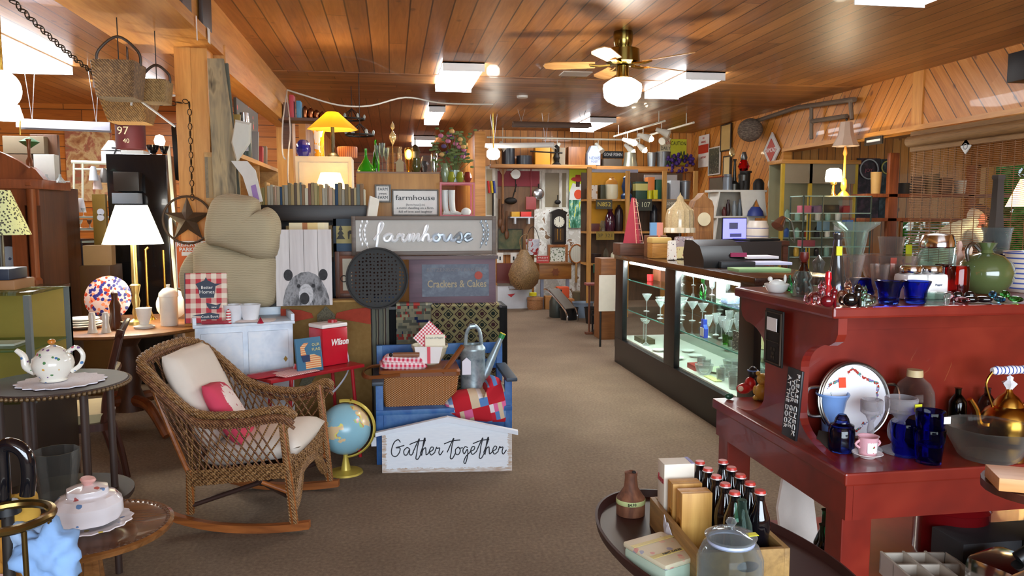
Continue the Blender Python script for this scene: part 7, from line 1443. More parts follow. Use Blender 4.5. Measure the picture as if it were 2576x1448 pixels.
# wooden shelving with jugs & lanterns (right of back)
YV=10.9; x0=at(1478,520,YV).x; x1=at(1740,520,YV).x; sw=wood('c89248','9a6a30','Z')
t=thing('shelf_rack','open pine post shelving holding lanterns, jugs and tins at the back right','shelf rack',(x0,YV,0)); W=x1-x0
for px_,h in ((1476,600),(1572,460),(1664,465),(1742,440)): xx=at(px_+5,520,YV).x-x0; mesh('post',B((xx-.03,-.04,0),(xx+.03,.0,at(px_,430 if px_!=1476 else 420,YV).z)),sw,t)
zr_=[at(1500,y,YV).z for y in (500,582,662)]
for z in zr_: mesh('shelf_board',B((0,0,z-.03),(W,.4,z)),sw,t)
mesh('yellow_back',B((at(1505,430,YV).x-x0,.36,zr_[1]),(at(1600,430,YV).x-x0,.38,at(1505,430,YV).z)),M('d89a10',.6),t)
mesh('window_frame',prism([(at(1498,422,YV).x-x0,at(1498,422,YV).z),(at(1622,422,YV).x-x0,at(1498,422,YV).z),(at(1622,422,YV).x-x0,at(1498,430,YV).z),(at(1498,422,YV).x-x0,at(1498,430,YV).z)],.05,M=TR(0,.33,0)),M('9a9cae',.5),t)
mesh('back_panel',B((0,.385,.2),(W,.4,zr_[0]+.4)),wood('5a4028','3a2818','Z'),t)
mesh('upper_panel',B((at(1640,435,YV).x-x0,.34,at(1640,452,YV).z),(at(1725,435,YV).x-x0,.37,at(1640,436,YV).z)),M('b0a8a4',.6),t)
def RK(name,label,cat,b,m,row,prof=None,Y=YV+.15,dy=0,**k):
    z=zr_[row]; p,W_,H_=fit(b,Y); p.z=z+.001; h=at((b[0]+b[1])/2,b[2],Y).z-z
    if prof: return Lt(name,label,cat,prof,m,None,loc=p,w=W_,h=h,seg=16,**k)
    return tag(mesh(name,B((-W_/2,-.06,0),(W_/2,.1,h),.004),m,loc=p),label,cat)
JUG=[(0,0),(.85,0),(1,.1),(1,.6),(.85,.8),(.5,.9),(.3,.95),(.35,1),(0,1)]
RK('jug','cream stoneware jug with tan shoulder on the pine shelving','jug',(1522,1554,445,498),None,0,None,parts=()) if 0 else RK('jug','cream stoneware jug with tan shoulder on the pine shelving','jug',(1522,1554,445,498),stripes([(0,'dcd4b4'),(.66,'c88838')],3.1,2,.3),0,JUG)
RK('lantern','blue metal barn lantern on the pine shelving','lantern',(1562,1590,437,498),M('24487a',.35),0,[(0,0),(.9,0),(1,.15),(.6,.25),(.9,.5),(.6,.75),(.7,.85),(.3,.92),(.2,1),(0,1)])
RK('tin','green and yellow tea tin on the pine shelving','tin',(1596,1626,457,498),stripes([(0,'24483a'),(.45,'c8c070'),(.82,'24483a')],3.6,2,.4),0); RK('tin','orange tall tin next to the green and yellow one','tin',(1626,1643,446,498),M('e0803a',.4),0); RK('can','small yellow can in front of the orange tin','can',(1628,1640,479,498),M('c8c020',.4),0,CYL,Y=YV+.06); RK('box','small yellow box beside the yellow can','box',(1642,1651,478,498),M('d0c820',.4),0,Y=YV+.04)
RK('tin','dark green tin behind the yellow box','tin',(1646,1666,452,498),M('1e5a40',.4),0); RK('can','silver oil can on the pine shelving','can',(1668,1682,460,498),M('8a8e90',.35,.6),0,CYL); RK('cabinet_tin','white blue flour tin with printed panel','tin',(1683,1706,454,498),M('c4c8cc',.35),0); RK('bucket','grey fluted galvanised pail on the pine shelving','pail',(1710,1736,455,498),M('7c8084',.35,.6),0,BKT); RK('box','dark green box under thin posts at left of the jug','box',(1508,1520,465,498),M('3a3a20',.5),0); RK('tin','white printed tin at the left end of the pine shelving','tin',(1480,1500,466,498),spots('d8d0c4',['a87848','8a5a3a'],20,.3),0)
RK('lantern','purple glass railroad lantern on the middle pine shelf','lantern',(1520,1548,520,580),M('3c1026',.15,coat=.5),1,[(0,0),(.8,0),(1,.3),(.8,.6),(.4,.8),(.5,.9),(0,1)]); RK('glass_lamp','clear glass oil lamp chimney on the middle pine shelf','lamp',(1508,1524,555,580),thin('e0e8e8',.4),1,[(0,0),(.9,0),(.6,.3),(1,.5),(.5,1),(0,1)])
for i,(x,c) in enumerate(((1556,'2a1a1c'),(1582,'2c1018'),(1645,'1a1c22'))): RK('lantern',['black lantern in the middle','dark red lantern behind the cone','black enamel coffee boiler right of the cone'][i]+' on the middle pine shelf','lantern',(x-11,x+11,515,580),M(c,.3),1,JUG)
RK('box','reddish small wooden box at left of the middle pine shelf','box',(1484,1506,562,580),M('5a2018',.5),1); RK('bowl','dark wooden bowl on the lowest pine shelf','bowl',(1480,1512,638,661),M('2c1c1a',.4),2,BKT); RK('figurine','white and black small figure on the lowest pine shelf','figurine',(1536,1552,632,661),M('d8d4b8',.5),2,JUG); RK('bottle','clear glass bottle on the lowest pine shelf','bottle',(1518,1530,624,661),thin('d8d8c8',.4),2,JUG)
for i,(b,s,c,g_) in enumerate((((1499,1540,502,526),'N852','3a3420','c8b040'),((1578,1640,500,530),'173 107','2c2e24','c8cca8'),((1500,1545,582,603),'3P 321','8a7020','4a3c14'),((1492,1514,664,686),'14','1c4a34','e0e4d8'),((1672,1720,502,524),'AMERICA','8a8070','d8d4c0'))):
    t=Pic('license_plate',['dark olive number plate N852','wide black number plate under the tins','brown number plate on the middle board','small green number plate with 14','pale AMERICA number plate'][i]+' fixed to the pine shelving','number plate',b,YV-.009,None,M(c,.5),fw=0,th=.012); text(s,t['H']*.62,M(g_,.5,vary=0),t,(0,-.004,t['H']/2),w=t['W']*.8)
# furniture between racks and case
t=thing('enamel_tray','white enamel topped tray panel standing before the pine shelving','tray',(at(1532,782,8.4).x,8.4,at(1532,782,8.4).z)); w2=(at(1560,700,8.4).x-at(1508,700,8.4).x); mesh('panel',tapered(w2,.02,w2,.02,0,at(1532,692,8.4).z-t.location.z,.009),M('dcd6c8',.4),t)
for x in (-w2/2+.03,w2/2-.03): mesh('leg',cyl(NB(),(x,.03,-t.location.z),(x,.03,.1),.012),BLACK(),t)
t=thing('stand','low black stand holding a cream shell, beside the glass case','stand',(on(1530,850).x,on(1530,850).y+.1,0)); mesh('bottom_board',B((-.12,0,.03),(.13,.25,.06)),BLACK(),t); mesh('upper_board',B((-.12,0,.24),(.13,.25,.26)),BLACK(),t)
for x in (-.12,.11):
    for y in (0,.23): mesh('leg',B((x,y,0),(x+.02,y+.02,.3)),BLACK(),t)
tag(mesh('shell',ball(NB(),(0,0,.05),.06,(1.2,.9,.8)),M('c8bc98',.5),loc=t.location+Vector((.03,.12,.061))),'cream shell shaped piece on the black stand','shell')
t=thing('plant_stand','slim reddish wooden rail stand with feet beside the white panel','stand',(on(1482,840).x,on(1482,840).y,0)); rdw=wood('7a4428','4a2816','Z')
for x in (0,.13): mesh('post',cyl(NB(),(x,0,.02),(x,.02,.62),.014),rdw,t); mesh('foot',B((x-.05,-.03,0),(x+.05,.04,.03),.004),rdw,t)
mesh('top',B((-.05,-.04,.62),(.2,.1,.65),.01),M('8a4440',.5),t)
tag(mesh('wooden_box',B((at(1512,690,8.9).x,8.9,0),(at(1556,690,8.9).x,9.2,at(1530,650,8.9).z),.004),wood('8a5a30','6a4020','X')),'brown wooden crate behind the white enamel panel','crate')
# ================================================================ left room
# pine pillar dressing: weathered boards, chain, star, parking sign
wb=speck(['5a5040','8a7c64','b09a74','3a3028'],5,.85,name='weathered_board',sc=(3,3,.5))
t=thing('barn_board','tall weathered grey barn board leaning beside the pine pillar','board',(at(578,520,5.3).x,5.34,0),rot=(R(-1),R(-1.2),0)); mesh('plank',prism([(-.06,0),(.075,0),(.065,1.2),(.07,2.0),(.03,2.52),(-.07,2.52),(-.075,1.6),(-.05,.8)],.03),wb,t)
t=thing('barn_board','second darker barn board leaning behind the first one','board',(at(618,520,5.3).x,5.375,0),rot=(R(-1),R(-3.5),0)); mesh('plank',B((-.05,-.012,0),(.05,.012,2.5)),speck(['3a3a30','5a584a','6a6654'],5,.85,name='dark_board',sc=(3,3,.5)),t)
def ch(name,label,a,b,r=.013,sag=0,n=None,m=None):
    a=Vector(a); b=Vector(b); L=(b-a).length; n=n or int(L/.045); bm=NB(); d=(b-a)/n
    for i in range(n):
        p=a+d*(i+.5); p.z-=sag*4*((i+.5)/n)*(1-(i+.5)/n); q=d.to_track_quat('X','Z').to_matrix().to_4x4()
        ring(r,.003,Matrix.Translation(p)@q@XR(PI/2*(i%2))@Matrix.Diagonal((1.7,1,1,1)),8,4,bm)
    return tag(mesh(name,bm,m or M('3a3024',.5,.7)),label,'chain')
ch('chain','rusty chain hanging down the front of the pine pillar to the star',at(476,255,5.42),at(484,505,5.42))
ch('chain','long rusty chain slung from upper left to the pillar hook',at(30,0,3.6),at(265,205,4.9),.016,.02); ch('chain','rusty chain running on behind the big basket to the pillar',at(268,207,4.95),at(474,253,5.42),.014,.06)
c=at(472,553,5.36); r=.155; t=thing('metal_star','rusty barn star inside a ring hanging on the pine pillar','star',c); ru=M('5a4430',.6,.5,vary=.15,vs=30); bm=NB()
v0=bm.verts.new((0,-.05,0)); vb=bm.verts.new((0,.01,0)); vs=[bm.verts.new(((r if i%2==0 else r*.4)*math.sin(i*PI/5),0,(r if i%2==0 else r*.4)*math.cos(i*PI/5))) for i in range(10)]
for i in range(10): bm.faces.new((v0,vs[i],vs[(i+1)%10])); bm.faces.new((vb,vs[(i+1)%10],vs[i]))
mesh('star',bm,ru,t,smooth=False); mesh('ring',ring(r,.008,XR(PI/2)),ru,t)
t=Pic('sign','orange RESERVED PARKING sign half hidden by striped pillows','sign',(446,524,606,725),5.40,None,M('e0661c',.5),fw=0,th=.01); W2,H2=t['W'],t['H']; wt=M('f0ece4',.5,vary=0); text('RESERVED',.04,wt,t,(0,-.004,H2*.93),w=W2*.9,off=.001); text('PARKING',.035,wt,t,(0,-.004,H2*.82),w=W2*.75,off=.001); text('T',.2,wt,t,(0,-.004,H2*.52),off=.004); text('VOLS ONLY',.035,wt,t,(0,-.004,H2*.17),w=W2*.8,off=.001)
bm=NB()
for a in (((-W2/2,-.003,0),(-W2/2+.006,0,H2)),((W2/2-.006,-.003,0),(W2/2,0,H2)),((-W2/2,-.003,0),(W2/2,0,.006)),((-W2/2,-.003,H2-.006),(W2/2,0,H2))): B(*a,bm=bm)
mesh('white_border',bm,wt,t)
tag(mesh('serving_platters',lathe([(0,0),(.2,0),(.24,.02),(.2,.012),(0,.012)],28,M=YR(R(88))@Matrix.Diagonal((1.2,.75,1,1))),M('d8d8c4',.3),loc=at(428,470,5.6),rot=(0,0,R(14))),'pale oval platter hung on the left side of the pillar','platter')
tag(mesh('skillet',lathe([(0,0),(.15,0),(.16,.03),(0,.03)],24,M=YR(R(88))@Matrix.Diagonal((1.2,.8,1,1))),IRON(),loc=at(436,385,5.6),rot=(0,0,R(14))),'black oval pan hung above the pale platter at the pillar','pan')
tag(mesh('platter',lathe([(0,0),(.2,0),(.24,.02),(.2,.012),(0,.012)],28,M=YR(R(88))@Matrix.Diagonal((1.2,.75,1,1))),M('ccd0c0',.3),loc=at(432,640,5.62),rot=(0,0,R(14))),'second pale oval platter hung lower on the pillar side','platter')
# hanging cloth items by the boards
t=thing('hanging_towel','white towel with purple lettering hanging right of the barn boards','towel',at(622,405,5.25)); mesh('cloth',prism([(-.1,0),(.0,.0),(.05,-.06),(.09,-.26),(.02,-.28),(-.03,-.1)],.02),M('d4cec6',.9),t); mesh('purple_print',prism([(.02,-.16),(.05,-.15),(.07,-.25),(.035,-.26)],.004,M=TR(0,-.013,0)),M('9a7ab0',.9),t)
tag(mesh('mitten',puff([(0,0),(.1,-.02),(.09,-.15),(0,-.28),(-.03,-.15)],.06,5),M('d0ccc0',.9),loc=at(592,300,5.28)),'white cloth pouch hanging between the weathered boards','cloth')
# things on the ledge above the soffit, upper left
for i,(x,y,c,w,h) in enumerate(((470,10,'b8b8b4',.12,.3),(492,45,'d0d0cc',.05,.16),(515,70,'4a3024',.1,.3),(548,95,'3a2a22',.12,.26))):
    p=at(x,y,3.6+.55*i); tag(mesh('framed_item',B((-.012,-w,0),(.012,w,min(h,.27)),.002),M(c,.5),loc=(-1.148,3.75+.5*i,2.673)),['grey metal plate','small white card frame','dark carved box','brown framed panel'][i]+' standing on the beam ledge, upper left','frame')
tag(mesh('paper_tag',B((-.002,-.03,-.09),(.0,.03,0)),M('e8e4e0',.7),loc=(-1.12,5.2,2.67)),'white paper tag hanging from the beam ledge','tag'); tag(mesh('paper_tag',B((-.002,-.02,-.14),(.0,.0,0)),M('e8dcd8',.7),loc=(-1.12,4.9,2.67)),'narrow pinkish tag hanging from the beam ledge','tag')
# baskets hanging
bw_=wicker('8a6438','4a3018','basket_splint')
def hb(name,label,b,Y,d,m=bw_,taper=.85,handle=True):
    p,W_,H_=fit(b,Y); t=thing(name,label,'basket',p); mesh('body',tapered(W_*taper,d*taper,W_,d,0,H_,.03),m,t)
    if handle: mesh('handle',tube(NB(),[(-W_*.5,0,H_*.95),(-W_*.45,0,H_*1.35),(0,0,H_*1.75),(W_*.45,0,H_*1.35),(W_*.5,0,H_*.95)],.008,8,sm=5),M('3a2a1c',.5),t)
    mesh('hanger',cyl(NB(),(0,0,H_),(0,0,H-p.z),.003,5),IRON(),t)
    return t
hb('basket','large square brown splint basket with hoop handle hanging at upper left',(248,358,160,250),4.7,.25); hb('basket','smaller round basket hanging right of the square one',(363,430,205,260),5.0,.2,wicker('a8844c','6a4c28','light_basket'))
hb('basket','wide woven basket seen below the hanging square basket',(268,392,252,310),5.6,.3,wicker('a07840','5a3e1e','wide_basket'),.75,False)
tag(mesh('towel_rack',tube(tube(tube(NB(),[at(333,238,5.2),at(440,240,5.4)],.007),[at(333,238,5.2),at(440,318,5.4)],.007),[at(333,238,5.2),at(330,265,5.2)],.007),M('d8d8d8',.4)),'white wire wall bracket reaching left from the pine pillar','rack')
hp=at(338,372,5.9); t=thing('birdhouse','red round wooden birdhouse with grey metal cone roof hanging at left','birdhouse',at(330,375,6.0)); mesh('body',lathe([(0,0),(.1,0),(.1,.2),(0,.2)],24),M('5a2024',.6),t); mesh('roof',lathe([(.115,.18),(.0,.36),(0,.18)],24),M('6a6a54',.6,.3),t); text('97',.08,M('d0c8a8',.6,vary=0),t,(-.02,-.101,.12)); text('40',.045,M('d0c8a8',.6,vary=0),t,(0.0,-.101,.05)); mesh('hanger',cyl(NB(),(0,0,.36),(0,0,H-t.location.z),.003),IRON(),t)
# oak hutch
YH=6.2; xr=at(100,500,YH).x; xl=xr-1.3; zt=at(100,462,YH).z; hk=wood('8a4a26','5e2e14','Z',.5,.4,'oak_red'); hs=wood('5e3822','3c2214','Z',.5,.5,'oak_dark')
t=thing('hutch','large reddish oak glass hutch with arched carved crown at far left','hutch',(xl,YH,0)); W=xr-xl; mesh('carcass_side',B((W-.03,0,0),(W,.45,zt)),hs,t); mesh('carcass_side',B((0,0,0),(.03,.45,zt)),hs,t); mesh('back_panel',B((.03,.42,0),(W-.03,.44,zt)),hs,t)
mesh('cornice',B((-.04,-.06,zt-.04),(W+.05,.45,zt+.03),.01),hk,t); mesh('frieze',B((.0,-.02,zt-.16),(W,.0,zt-.04)),hk,t); bm=prism([(0,zt+.03),(W,zt+.03)]+[(W/2+W*.5*math.cos(R(a)),zt+.05+.26*math.sin(R(a))**1.5) for a in range(12,170,12)],.05); mesh('arched_crown',bm,hk,t)
bm=prism([(W-.12,zt+.03),(W+.05,zt+.03),(W-.0,zt+.1),(W-.03,zt+.12),(W-.06,zt+.1)],.08); mesh('corner_finial',bm,hk,t)
for x in (W-.20,): mesh('door_stile',B((x,-.015,0),(x+.1,.0,zt-.16)),hk,t)
mesh('column',lathe([(.03,.95),(.045,.97),(.045,1.02),(.03,1.04),(.032,1.7),(.045,1.72),(.04,1.76),(0,1.76)],16,M=TR(W-.05,-.02,0),fn=10,flute=.05),hk,t); mesh('base_front',B((0,-.02,0),(W,.0,.93)),hk,t); mesh('mid_shelf',B((.03,0,.93),(W-.03,.42,.96)),hk,t); mesh('glass_shelf',B((.03,0,1.38),(W-.2,.42,1.39)),hk,t)
tag(mesh('plate',lathe([(0,0),(.1,0),(.15,.02),(.1,.012),(0,.012)],28,M=XR(R(80))),spots('b8c4d0',['4a5a7a','6a6a5a'],20,.3),loc=(at(12,640,6.4).x,6.45,1.11)),'blue grey patterned plate inside the oak hutch','plate')
Lt('ginger_jar','small blue and white jar on the hutch shelf','jar',[(0,0),(.7,0),(1,.4),(.7,.75),(.3,.85),(.4,1),(0,1)],M('3a5aa8',.15,coat=.6),None,loc=(at(14,700,6.3).x,6.3,.962),w=.1,h=.13)
# shaded lamp in front of hutch & near glass case at far left
p=at(8,590,5.2); sm_=spots('c8cf9a',['3a3a30','4a4a3c'],70,.45,.8); t=thing('lamp','pale green lampshade with black toile print at the left edge','lamp',(p.x-.02,5.2,.95)); mesh('lamp_shade',lathe([(.17,at(8,590,5.2).z-.95),(.07,at(8,478,5.2).z-.95)],28),sm_,t); mesh('base',lathe([(0,0),(.07,0),(.02,.05),(.02,.6),(0,.6)],14),M('4a4438',.4),t)
x1=at(72,740,3.65).x; t=thing('display_case','small glass topped tan display case at the left edge','display case',(x1-.8,3.65,0)); zz=at(60,735,3.65).z; tb=M('6a6a54',.4); mesh('base',B((0,0,0),(.8,.45,zz-.5)),M('38291a',.5),t); mesh('top_frame',B((0,0,zz-.015),(.8,.45,zz),.002),pane('e8f4ea',.05),t); mesh('shelf_board',B((.02,.02,zz-.27),(.78,.43,zz-.262)),pane('d8ece4',.05),t); mesh('back_panel',B((.0,.43,zz-.5),(.8,.45,zz-.015)),M('a88a3c',.5),t)
for x in (0,.775):
    for y in (0,.425): mesh('post',B((x,y,zz-.5),(x+.025,y+.025,zz-.015)),M('8a9490',.3,.6),t)
mesh('front_glass',B((.025,.003,zz-.5),(.775,.007,zz-.015)),pane('f4faf6',.02),t)
tag(mesh('book',B((-.18,-.0,0),(.12,.2,.045),.004),M('9a6a3c',.5),loc=(x1-.22,3.75,zz+.001)),'worn brown book lying on the small glass case','book')
tag(mesh('tin_box',B((-.2,-.0,0),(.08,.18,.05),.004),M('20283a',.4),loc=(x1-.2,3.75,zz+.047)),'dark blue box on top of the worn brown book','box')
tag(mesh('pamphlet',B((-.1,-.0,0),(.08,.12,.01)),M('d8d0c8',.5),loc=(x1-.22,3.8,zz-.261)),'white pamphlet on the shelf of the small glass case','papers')
t=thing('plum_cabinet','dark plum cabinet panel behind the round oak table','cabinet',(at(158,700,7.25).x,7.25,0)); mesh('panel',B((0,0,0),(at(212,700,7.25).x-at(158,700,7.25).x,.3,at(180,602,7.25).z),.004),M('3a2428',.4),t)
# round oak table with lamp and china
zt_=.75; YO=5.62; xo=at(318,790,YO).x; ro=.56; ok_=wood('9a6432','6a4020','X',.6)
t=thing('dining_table','round oak pedestal table set with china and a lamp','table',(xo,YO,0)); mesh('table_top',lathe([(0,.72),(ro-.02,.72),(ro,.73),(ro,.745),(ro-.01,.75),(0,.75)],56),ok_,t); mesh('pedestal',lathe([(.0,.15),(.12,.15),(.07,.3),(.1,.5),(.06,.6),(.14,.72),(0,.72)],20),hs,t)
for k in range(4): a=R(45+90*k); mesh('leg',tube(NB(),[(.05*math.cos(a),.05*math.sin(a),.22),(.25*math.cos(a),.25*math.sin(a),.2),(.45*math.cos(a),.45*math.sin(a),.03)],lambda q:.045-.02*q,10,sm=5),hk,t)
def OT(b,Y): p,W_,H_=fit(b,Y); p.z=.751; return p,W_,H_
def OL(name,label,cat,prof,m,b,Y,**k): p,W_,H_=OT(b,Y); return Lt(name,label,cat,prof,m,None,loc=p,w=W_,h=at((b[0]+b[1])/2,b[2],Y).z-.751,**k)
GR=M('e8e6de',.2,coat=.4); PLT=[(0,0),(.6,0),(1,.8),(.97,1),(.6,.35),(0,.3)]
p,W_,H_=OT((160,250,770,808),5.45)
for i in range(4): Lt('plate','white gold rimmed china plate, '+['lowest','second','third','topmost'][i]+' of the stack on the oak table','plate',PLT,GR,None,loc=p+Vector((.01*(i%2),0,.014*i)),w=.26-.02*i,h=.028,group='stacked china plates')
for x,l in ((232,'left'),(266,'right')): OL('shaker','white china shaker with gilt top, '+l+' one at the table front','shaker',[(0,0),(1,0),(.85,.15),(.6,.5),(.7,.85),(.5,1),(0,1)],GR,(x-13,x+13,786,815),5.22)
imari=spots('b8a4a4',['2a2a6a','a83a28','2a2a6a','c87a5a'],46,.6,.25,'imari_pattern',coat=.4)
p=at(271,782,5.85); t=thing('plate','large patterned blue and rust red display plate standing on the oak table','plate',(p.x,5.85,.752+.16),rot=(R(-12),0,0)); mesh('plate',lathe([(0,0),(.10,0),(.155,-.02),(.16,-.016),(.1,.008),(0,.008)],36,M=XR(PI/2)),imari,t); mesh('easel',tube(NB(),[(-.06,-.03,-.16),(0,.06,.0),(.06,-.03,-.16)],.006),IRON(),t)
OL('figurine','dark brown carved wooden figure in front of the patterned plate','figurine',[(0,0),(.8,0),(1,.15),(.7,.4),(.8,.6),(.4,.75),(.5,.9),(0,1)],M('4a2410',.3),(274,308,727,808),5.35,flute=.1,fn=4)
OL('sauce_boat','white china sauce boat on its saucer','bowl',[(0,0),(.9,0),(1,.1),(.4,.18),(.6,.5),(.75,1),(.65,1),(0,.4)],GR,(336,390,774,810),5.4); OL('biscuit_jar','white ribbed lidded china jar with gilt band','jar',[(0,0),(.8,0),(.85,.05),(.85,.68),(.95,.72),(.9,.8),(.5,.9),(.15,.93),(.2,1),(0,1)],GR,(400,452,715,803),5.5)
p=at(430,775,5.8); tag(mesh('plate',lathe([(0,0),(.07,0),(.105,-.015),(.11,-.01),(.07,.01),(0,.01)],32,M=XR(R(80))),GR,loc=(p.x,5.82,.752+.11)),'white gilt edged plate standing behind the biscuit jar','plate')
YLp=5.6; p=at(342,762,YLp); z1_=at(342,613,YLp).z-.751; z2_=at(342,516,YLp).z-at(342,613,YLp).z; wl_=abs(at(416,613,YLp).x-at(266,613,YLp).x)/2; wt2=abs(at(380,516,YLp).x-at(302,516,YLp).x)/2
lamp('table_lamp','brass twist column table lamp with big glowing white pleated shade',(p.x,YLp,.751),[(0,0),(.07,0),(.06,.02),(.02,.04),(.028,.08),(.02,.12),(.028,.16),(.02,.2),(.028,.24),(.035,.27),(.02,.28),(.018,z1_+.05),(0,z1_+.05)],None,z1_,z2_,0,wt2,wl_,shadeM('fffbe8',4.5,'white_lit_shade'),M('c8b070',.3,.8),pt=30,col=(1,.93,.8))
bm=tube(NB(),[(0,0,0),(0,0,.5)],.009); tube(bm,[(0,0,.5),(.02,0,.52)],.009); lathe([(.0,.0),(.055,0),(.03,.04),(.012,.1)],18,bm); tube(bm,[(.12,0,.5),(.12,0,.12),(.1,0,.07),(.06,0,.06)],.008,8,sm=3); tag(mesh('bugle',bm,BRASS(),loc=(at(372,762,5.85).x,5.85,.751)),'long brass bugle standing upright behind the lamp','bugle')
# chairs round the oak table
cw=wood('4a2418','2c140c','Z',.8,.35)
def sidechair(label,loc,rz):
    t=thing('dining_chair',label,'chair',loc,rz); mesh('seat',tapered(.36,.36,.40,.40,.42,.47,.06),M('c8b68a',.8),t)['label']='tan upholstered seat'; mesh('seat_frame',tapered(.42,.42,.42,.42,.38,.42,.06),cw,t)
    for x in (-.17,.17): mesh('leg',tube(NB(),[(x,-.17,.4),(x,-.19,.2),(x,-.17,0)],.018,8,sm=3),cw,t); mesh('leg',tube(NB(),[(x,.17,.4),(x,.22,.2),(x,.25,0)],.018,8,sm=3),cw,t); mesh('back_post',tube(NB(),[(x,.17,.4),(x*1.05,.2,.62),(x*.95,.27,.9)],.018,8,sm=3),cw,t)
    mesh('crest_rail',tube(NB(),[(-.18,.26,.86),(0,.29,.92),(.18,.26,.86)],.028,8,sm=4,flat=.5),cw,t); mesh('splat',tube(NB(),[(-.17,.22,.66),(0,.24,.68),(.17,.22,.66)],.02,8,sm=3),cw,t); return t
sidechair('dark wood side chair with tan seat, turned away at the oak table',(-1.72,4.35,0),R(-75)); # ---------------------------------------------------------------- tea table (z .80)
ZA=.84; YA_=3.26; xa=at(138,930,YA_).x; dkw=M('38261e',.6,vary=.12); 
t=thing('tea_table','dark round two tier tea table with beaded rim holding a teapot','table',(xa,YA_,0)); ra=.265
mesh('table_top',lathe([(0,ZA-.02),(ra-.01,ZA-.02),(ra,ZA-.01),(ra-.006,ZA),(0,ZA)],48),dkw,t); bm=NB()
for i in range(90): a=2*PI*i/90; ball(bm,((ra+.002)*math.cos(a),(ra+.002)*math.sin(a),ZA-.012),.0085,seg=6)
mesh('beaded_rim',bm,M('6a5234',.4,.4),t); mesh('lower_shelf',lathe([(0,.35),(ra*.98,.35),(ra,.36),(ra,.375),(0,.375)],40),dkw,t)
for k in range(6): a=R(20+60*k); mesh('leg',cyl(NB(),(ra*.72*math.cos(a),ra*.72*math.sin(a),0),(ra*.72*math.cos(a),ra*.72*math.sin(a),ZA-.02),.014),dkw,t)
def doily(r,n,amp,m,name,label,loc): 
    bm=lathe([(0,.004),(r*.7,.004),(r,.006),(r,.002),(0,0)],72,flute=amp,fn=n); return tag(mesh(name,bm,m,loc=loc),label,'doily')
lace=spots('e4e0e6',['e4e0e6','b0a8ac'],120,.2,.9); doily(.155,18,.05,lace,'doily','white crocheted doily under the teapot',(xa+.03,YA_-.02,ZA+.001))
p=Vector((at(133,915,YA_-.02).x,YA_-.02,ZA+.008)); fm=spots('ece8dc',['7a5a8a','c85a7a','4a7ab0','d8a040','5a8a5a'],42,.26,.15,'floral_china',coat=.6); t=thing('teapot','white floral china teapot with orange knob on a crocheted doily','teapot',p); s_=.075
mesh('body',lathe([(0,0),(.65,0),(.7,.03),(.62,.1),(1.0,.5),(1.08,.75),(1.0,1.05),(.75,1.25),(.7,1.3)],36,sx=s_*.95,sz=.088),fm,t); mesh('lid',lathe([(.78,1.26),(.74,1.32),(.5,1.48),(.2,1.6),(0,1.62)],30,sx=s_*.95,sz=.088),fm,t); mesh('knob',ball(NB(),(0,0,.155),.014,(1.1,1.1,.8)),M('c87a2c',.2,coat=.5),t)['label']='orange knob'
mesh('spout',tube(NB(),[(-s_*.85,0,.04),(-s_*1.3,0,.06),(-s_*1.4,0,.1),(-s_*1.75,0,.125)],lambda q:.02-.011*q,12,sm=5),fm,t); mesh('handle',tube(NB(),[(s_*.8,0,.115),(s_*1.2,0,.13),(s_*1.5,0,.10),(s_*1.35,0,.06),(s_*.9,0,.035)],.009,10,sm=6),fm,t)
Lt('ice_bucket','clear cut glass ice bucket on the lower tier of the tea table','bucket',[(0,0),(.75,0),(.8,.06),(.8,.3),(1,.8),(.98,1),(.92,1),(.74,.3),(.7,.1),(0,.08)],thin('dcdcd8',.2),None,loc=(at(142,1170,3.2).x,3.2,.376),w=.17,h=.2,flute=.03,fn=12)
# ---------------------------------------------------------------- low pedestal table with butter dish (z .50)
ZB=.5; YB2=2.56; xb=at(224,1290,YB2).x; rb_=.245; tw=wood('8a5a30','5e3a1c','X',1,.2,coat=.5)
t=thing('pedestal_table','small round walnut table with carved rim on a fluted pedestal','table',(xb,YB2,0)); mesh('table_top',lathe([(0,ZB-.03),(rb_-.05,ZB-.03),(rb_,ZB-.012),(rb_+.004,ZB+.004),(rb_-.008,ZB+.008),(rb_-.025,ZB),(0,ZB)],56),tw,t); bm=NB()
for i in range(70): a=2*PI*i/70; ball(bm,((rb_-.014)*math.cos(a),(rb_-.014)*math.sin(a),ZB+.005),.0065,(1,1,.6),6)
mesh('carved_rim',bm,M('5a3c28',.4),t); mesh('pedestal',lathe([(0,.05),(.05,.05),(.065,.09),(.04,.13),(.055,.18),(.04,.28),(.03,.40),(.05,.44),(.09,ZB-.03),(0,ZB-.03)],32,flute=.06,fn=10),tw,t)
for k in range(3): a=R(30+120*k); mesh('leg',tube(NB(),[(.03*math.cos(a),.03*math.sin(a),.1),(.14*math.cos(a),.14*math.sin(a),.07),(.22*math.cos(a),.22*math.sin(a),.015)],lambda q:.025-.01*q,8,sm=4),tw,t)
p=Vector((at(222,1270,YB2+.01).x,YB2+.01,ZB+.001)); fm2=spots('f0ecf0',['6a94c8','d8c060','c86a6a'],24,.2,.15,'pastel_china',coat=.6); t=thing('covered_dish','white lidded porcelain dish with pastel flowers on a ruffled plate','dish',p)
mesh('plate',lathe([(0,.0),(.5,.0),(.6,.1),(1.02,.26),(1,.3),(.6,.18),(0,.18)],64,sx=.125,sz=.07,flute=.035,fn=16),fm2,t); mesh('lid',lathe([(.74,.3),(.86,.6),(.84,.95),(.68,1.2),(.5,1.26),(.52,1.34),(.5,1.48),(.3,1.56),(.12,1.6),(0,1.6)],48,sx=.12,sz=.088,flute=.025,fn=8),fm2,t); mesh('knob',lathe([(0,0),(.012,0),(.024,.018),(.02,.024),(0,.026)],14,M=TR(0,0,.139)@YR(R(10))),M('e8b0a8',.3),t)['label']='red tipped flower knob'
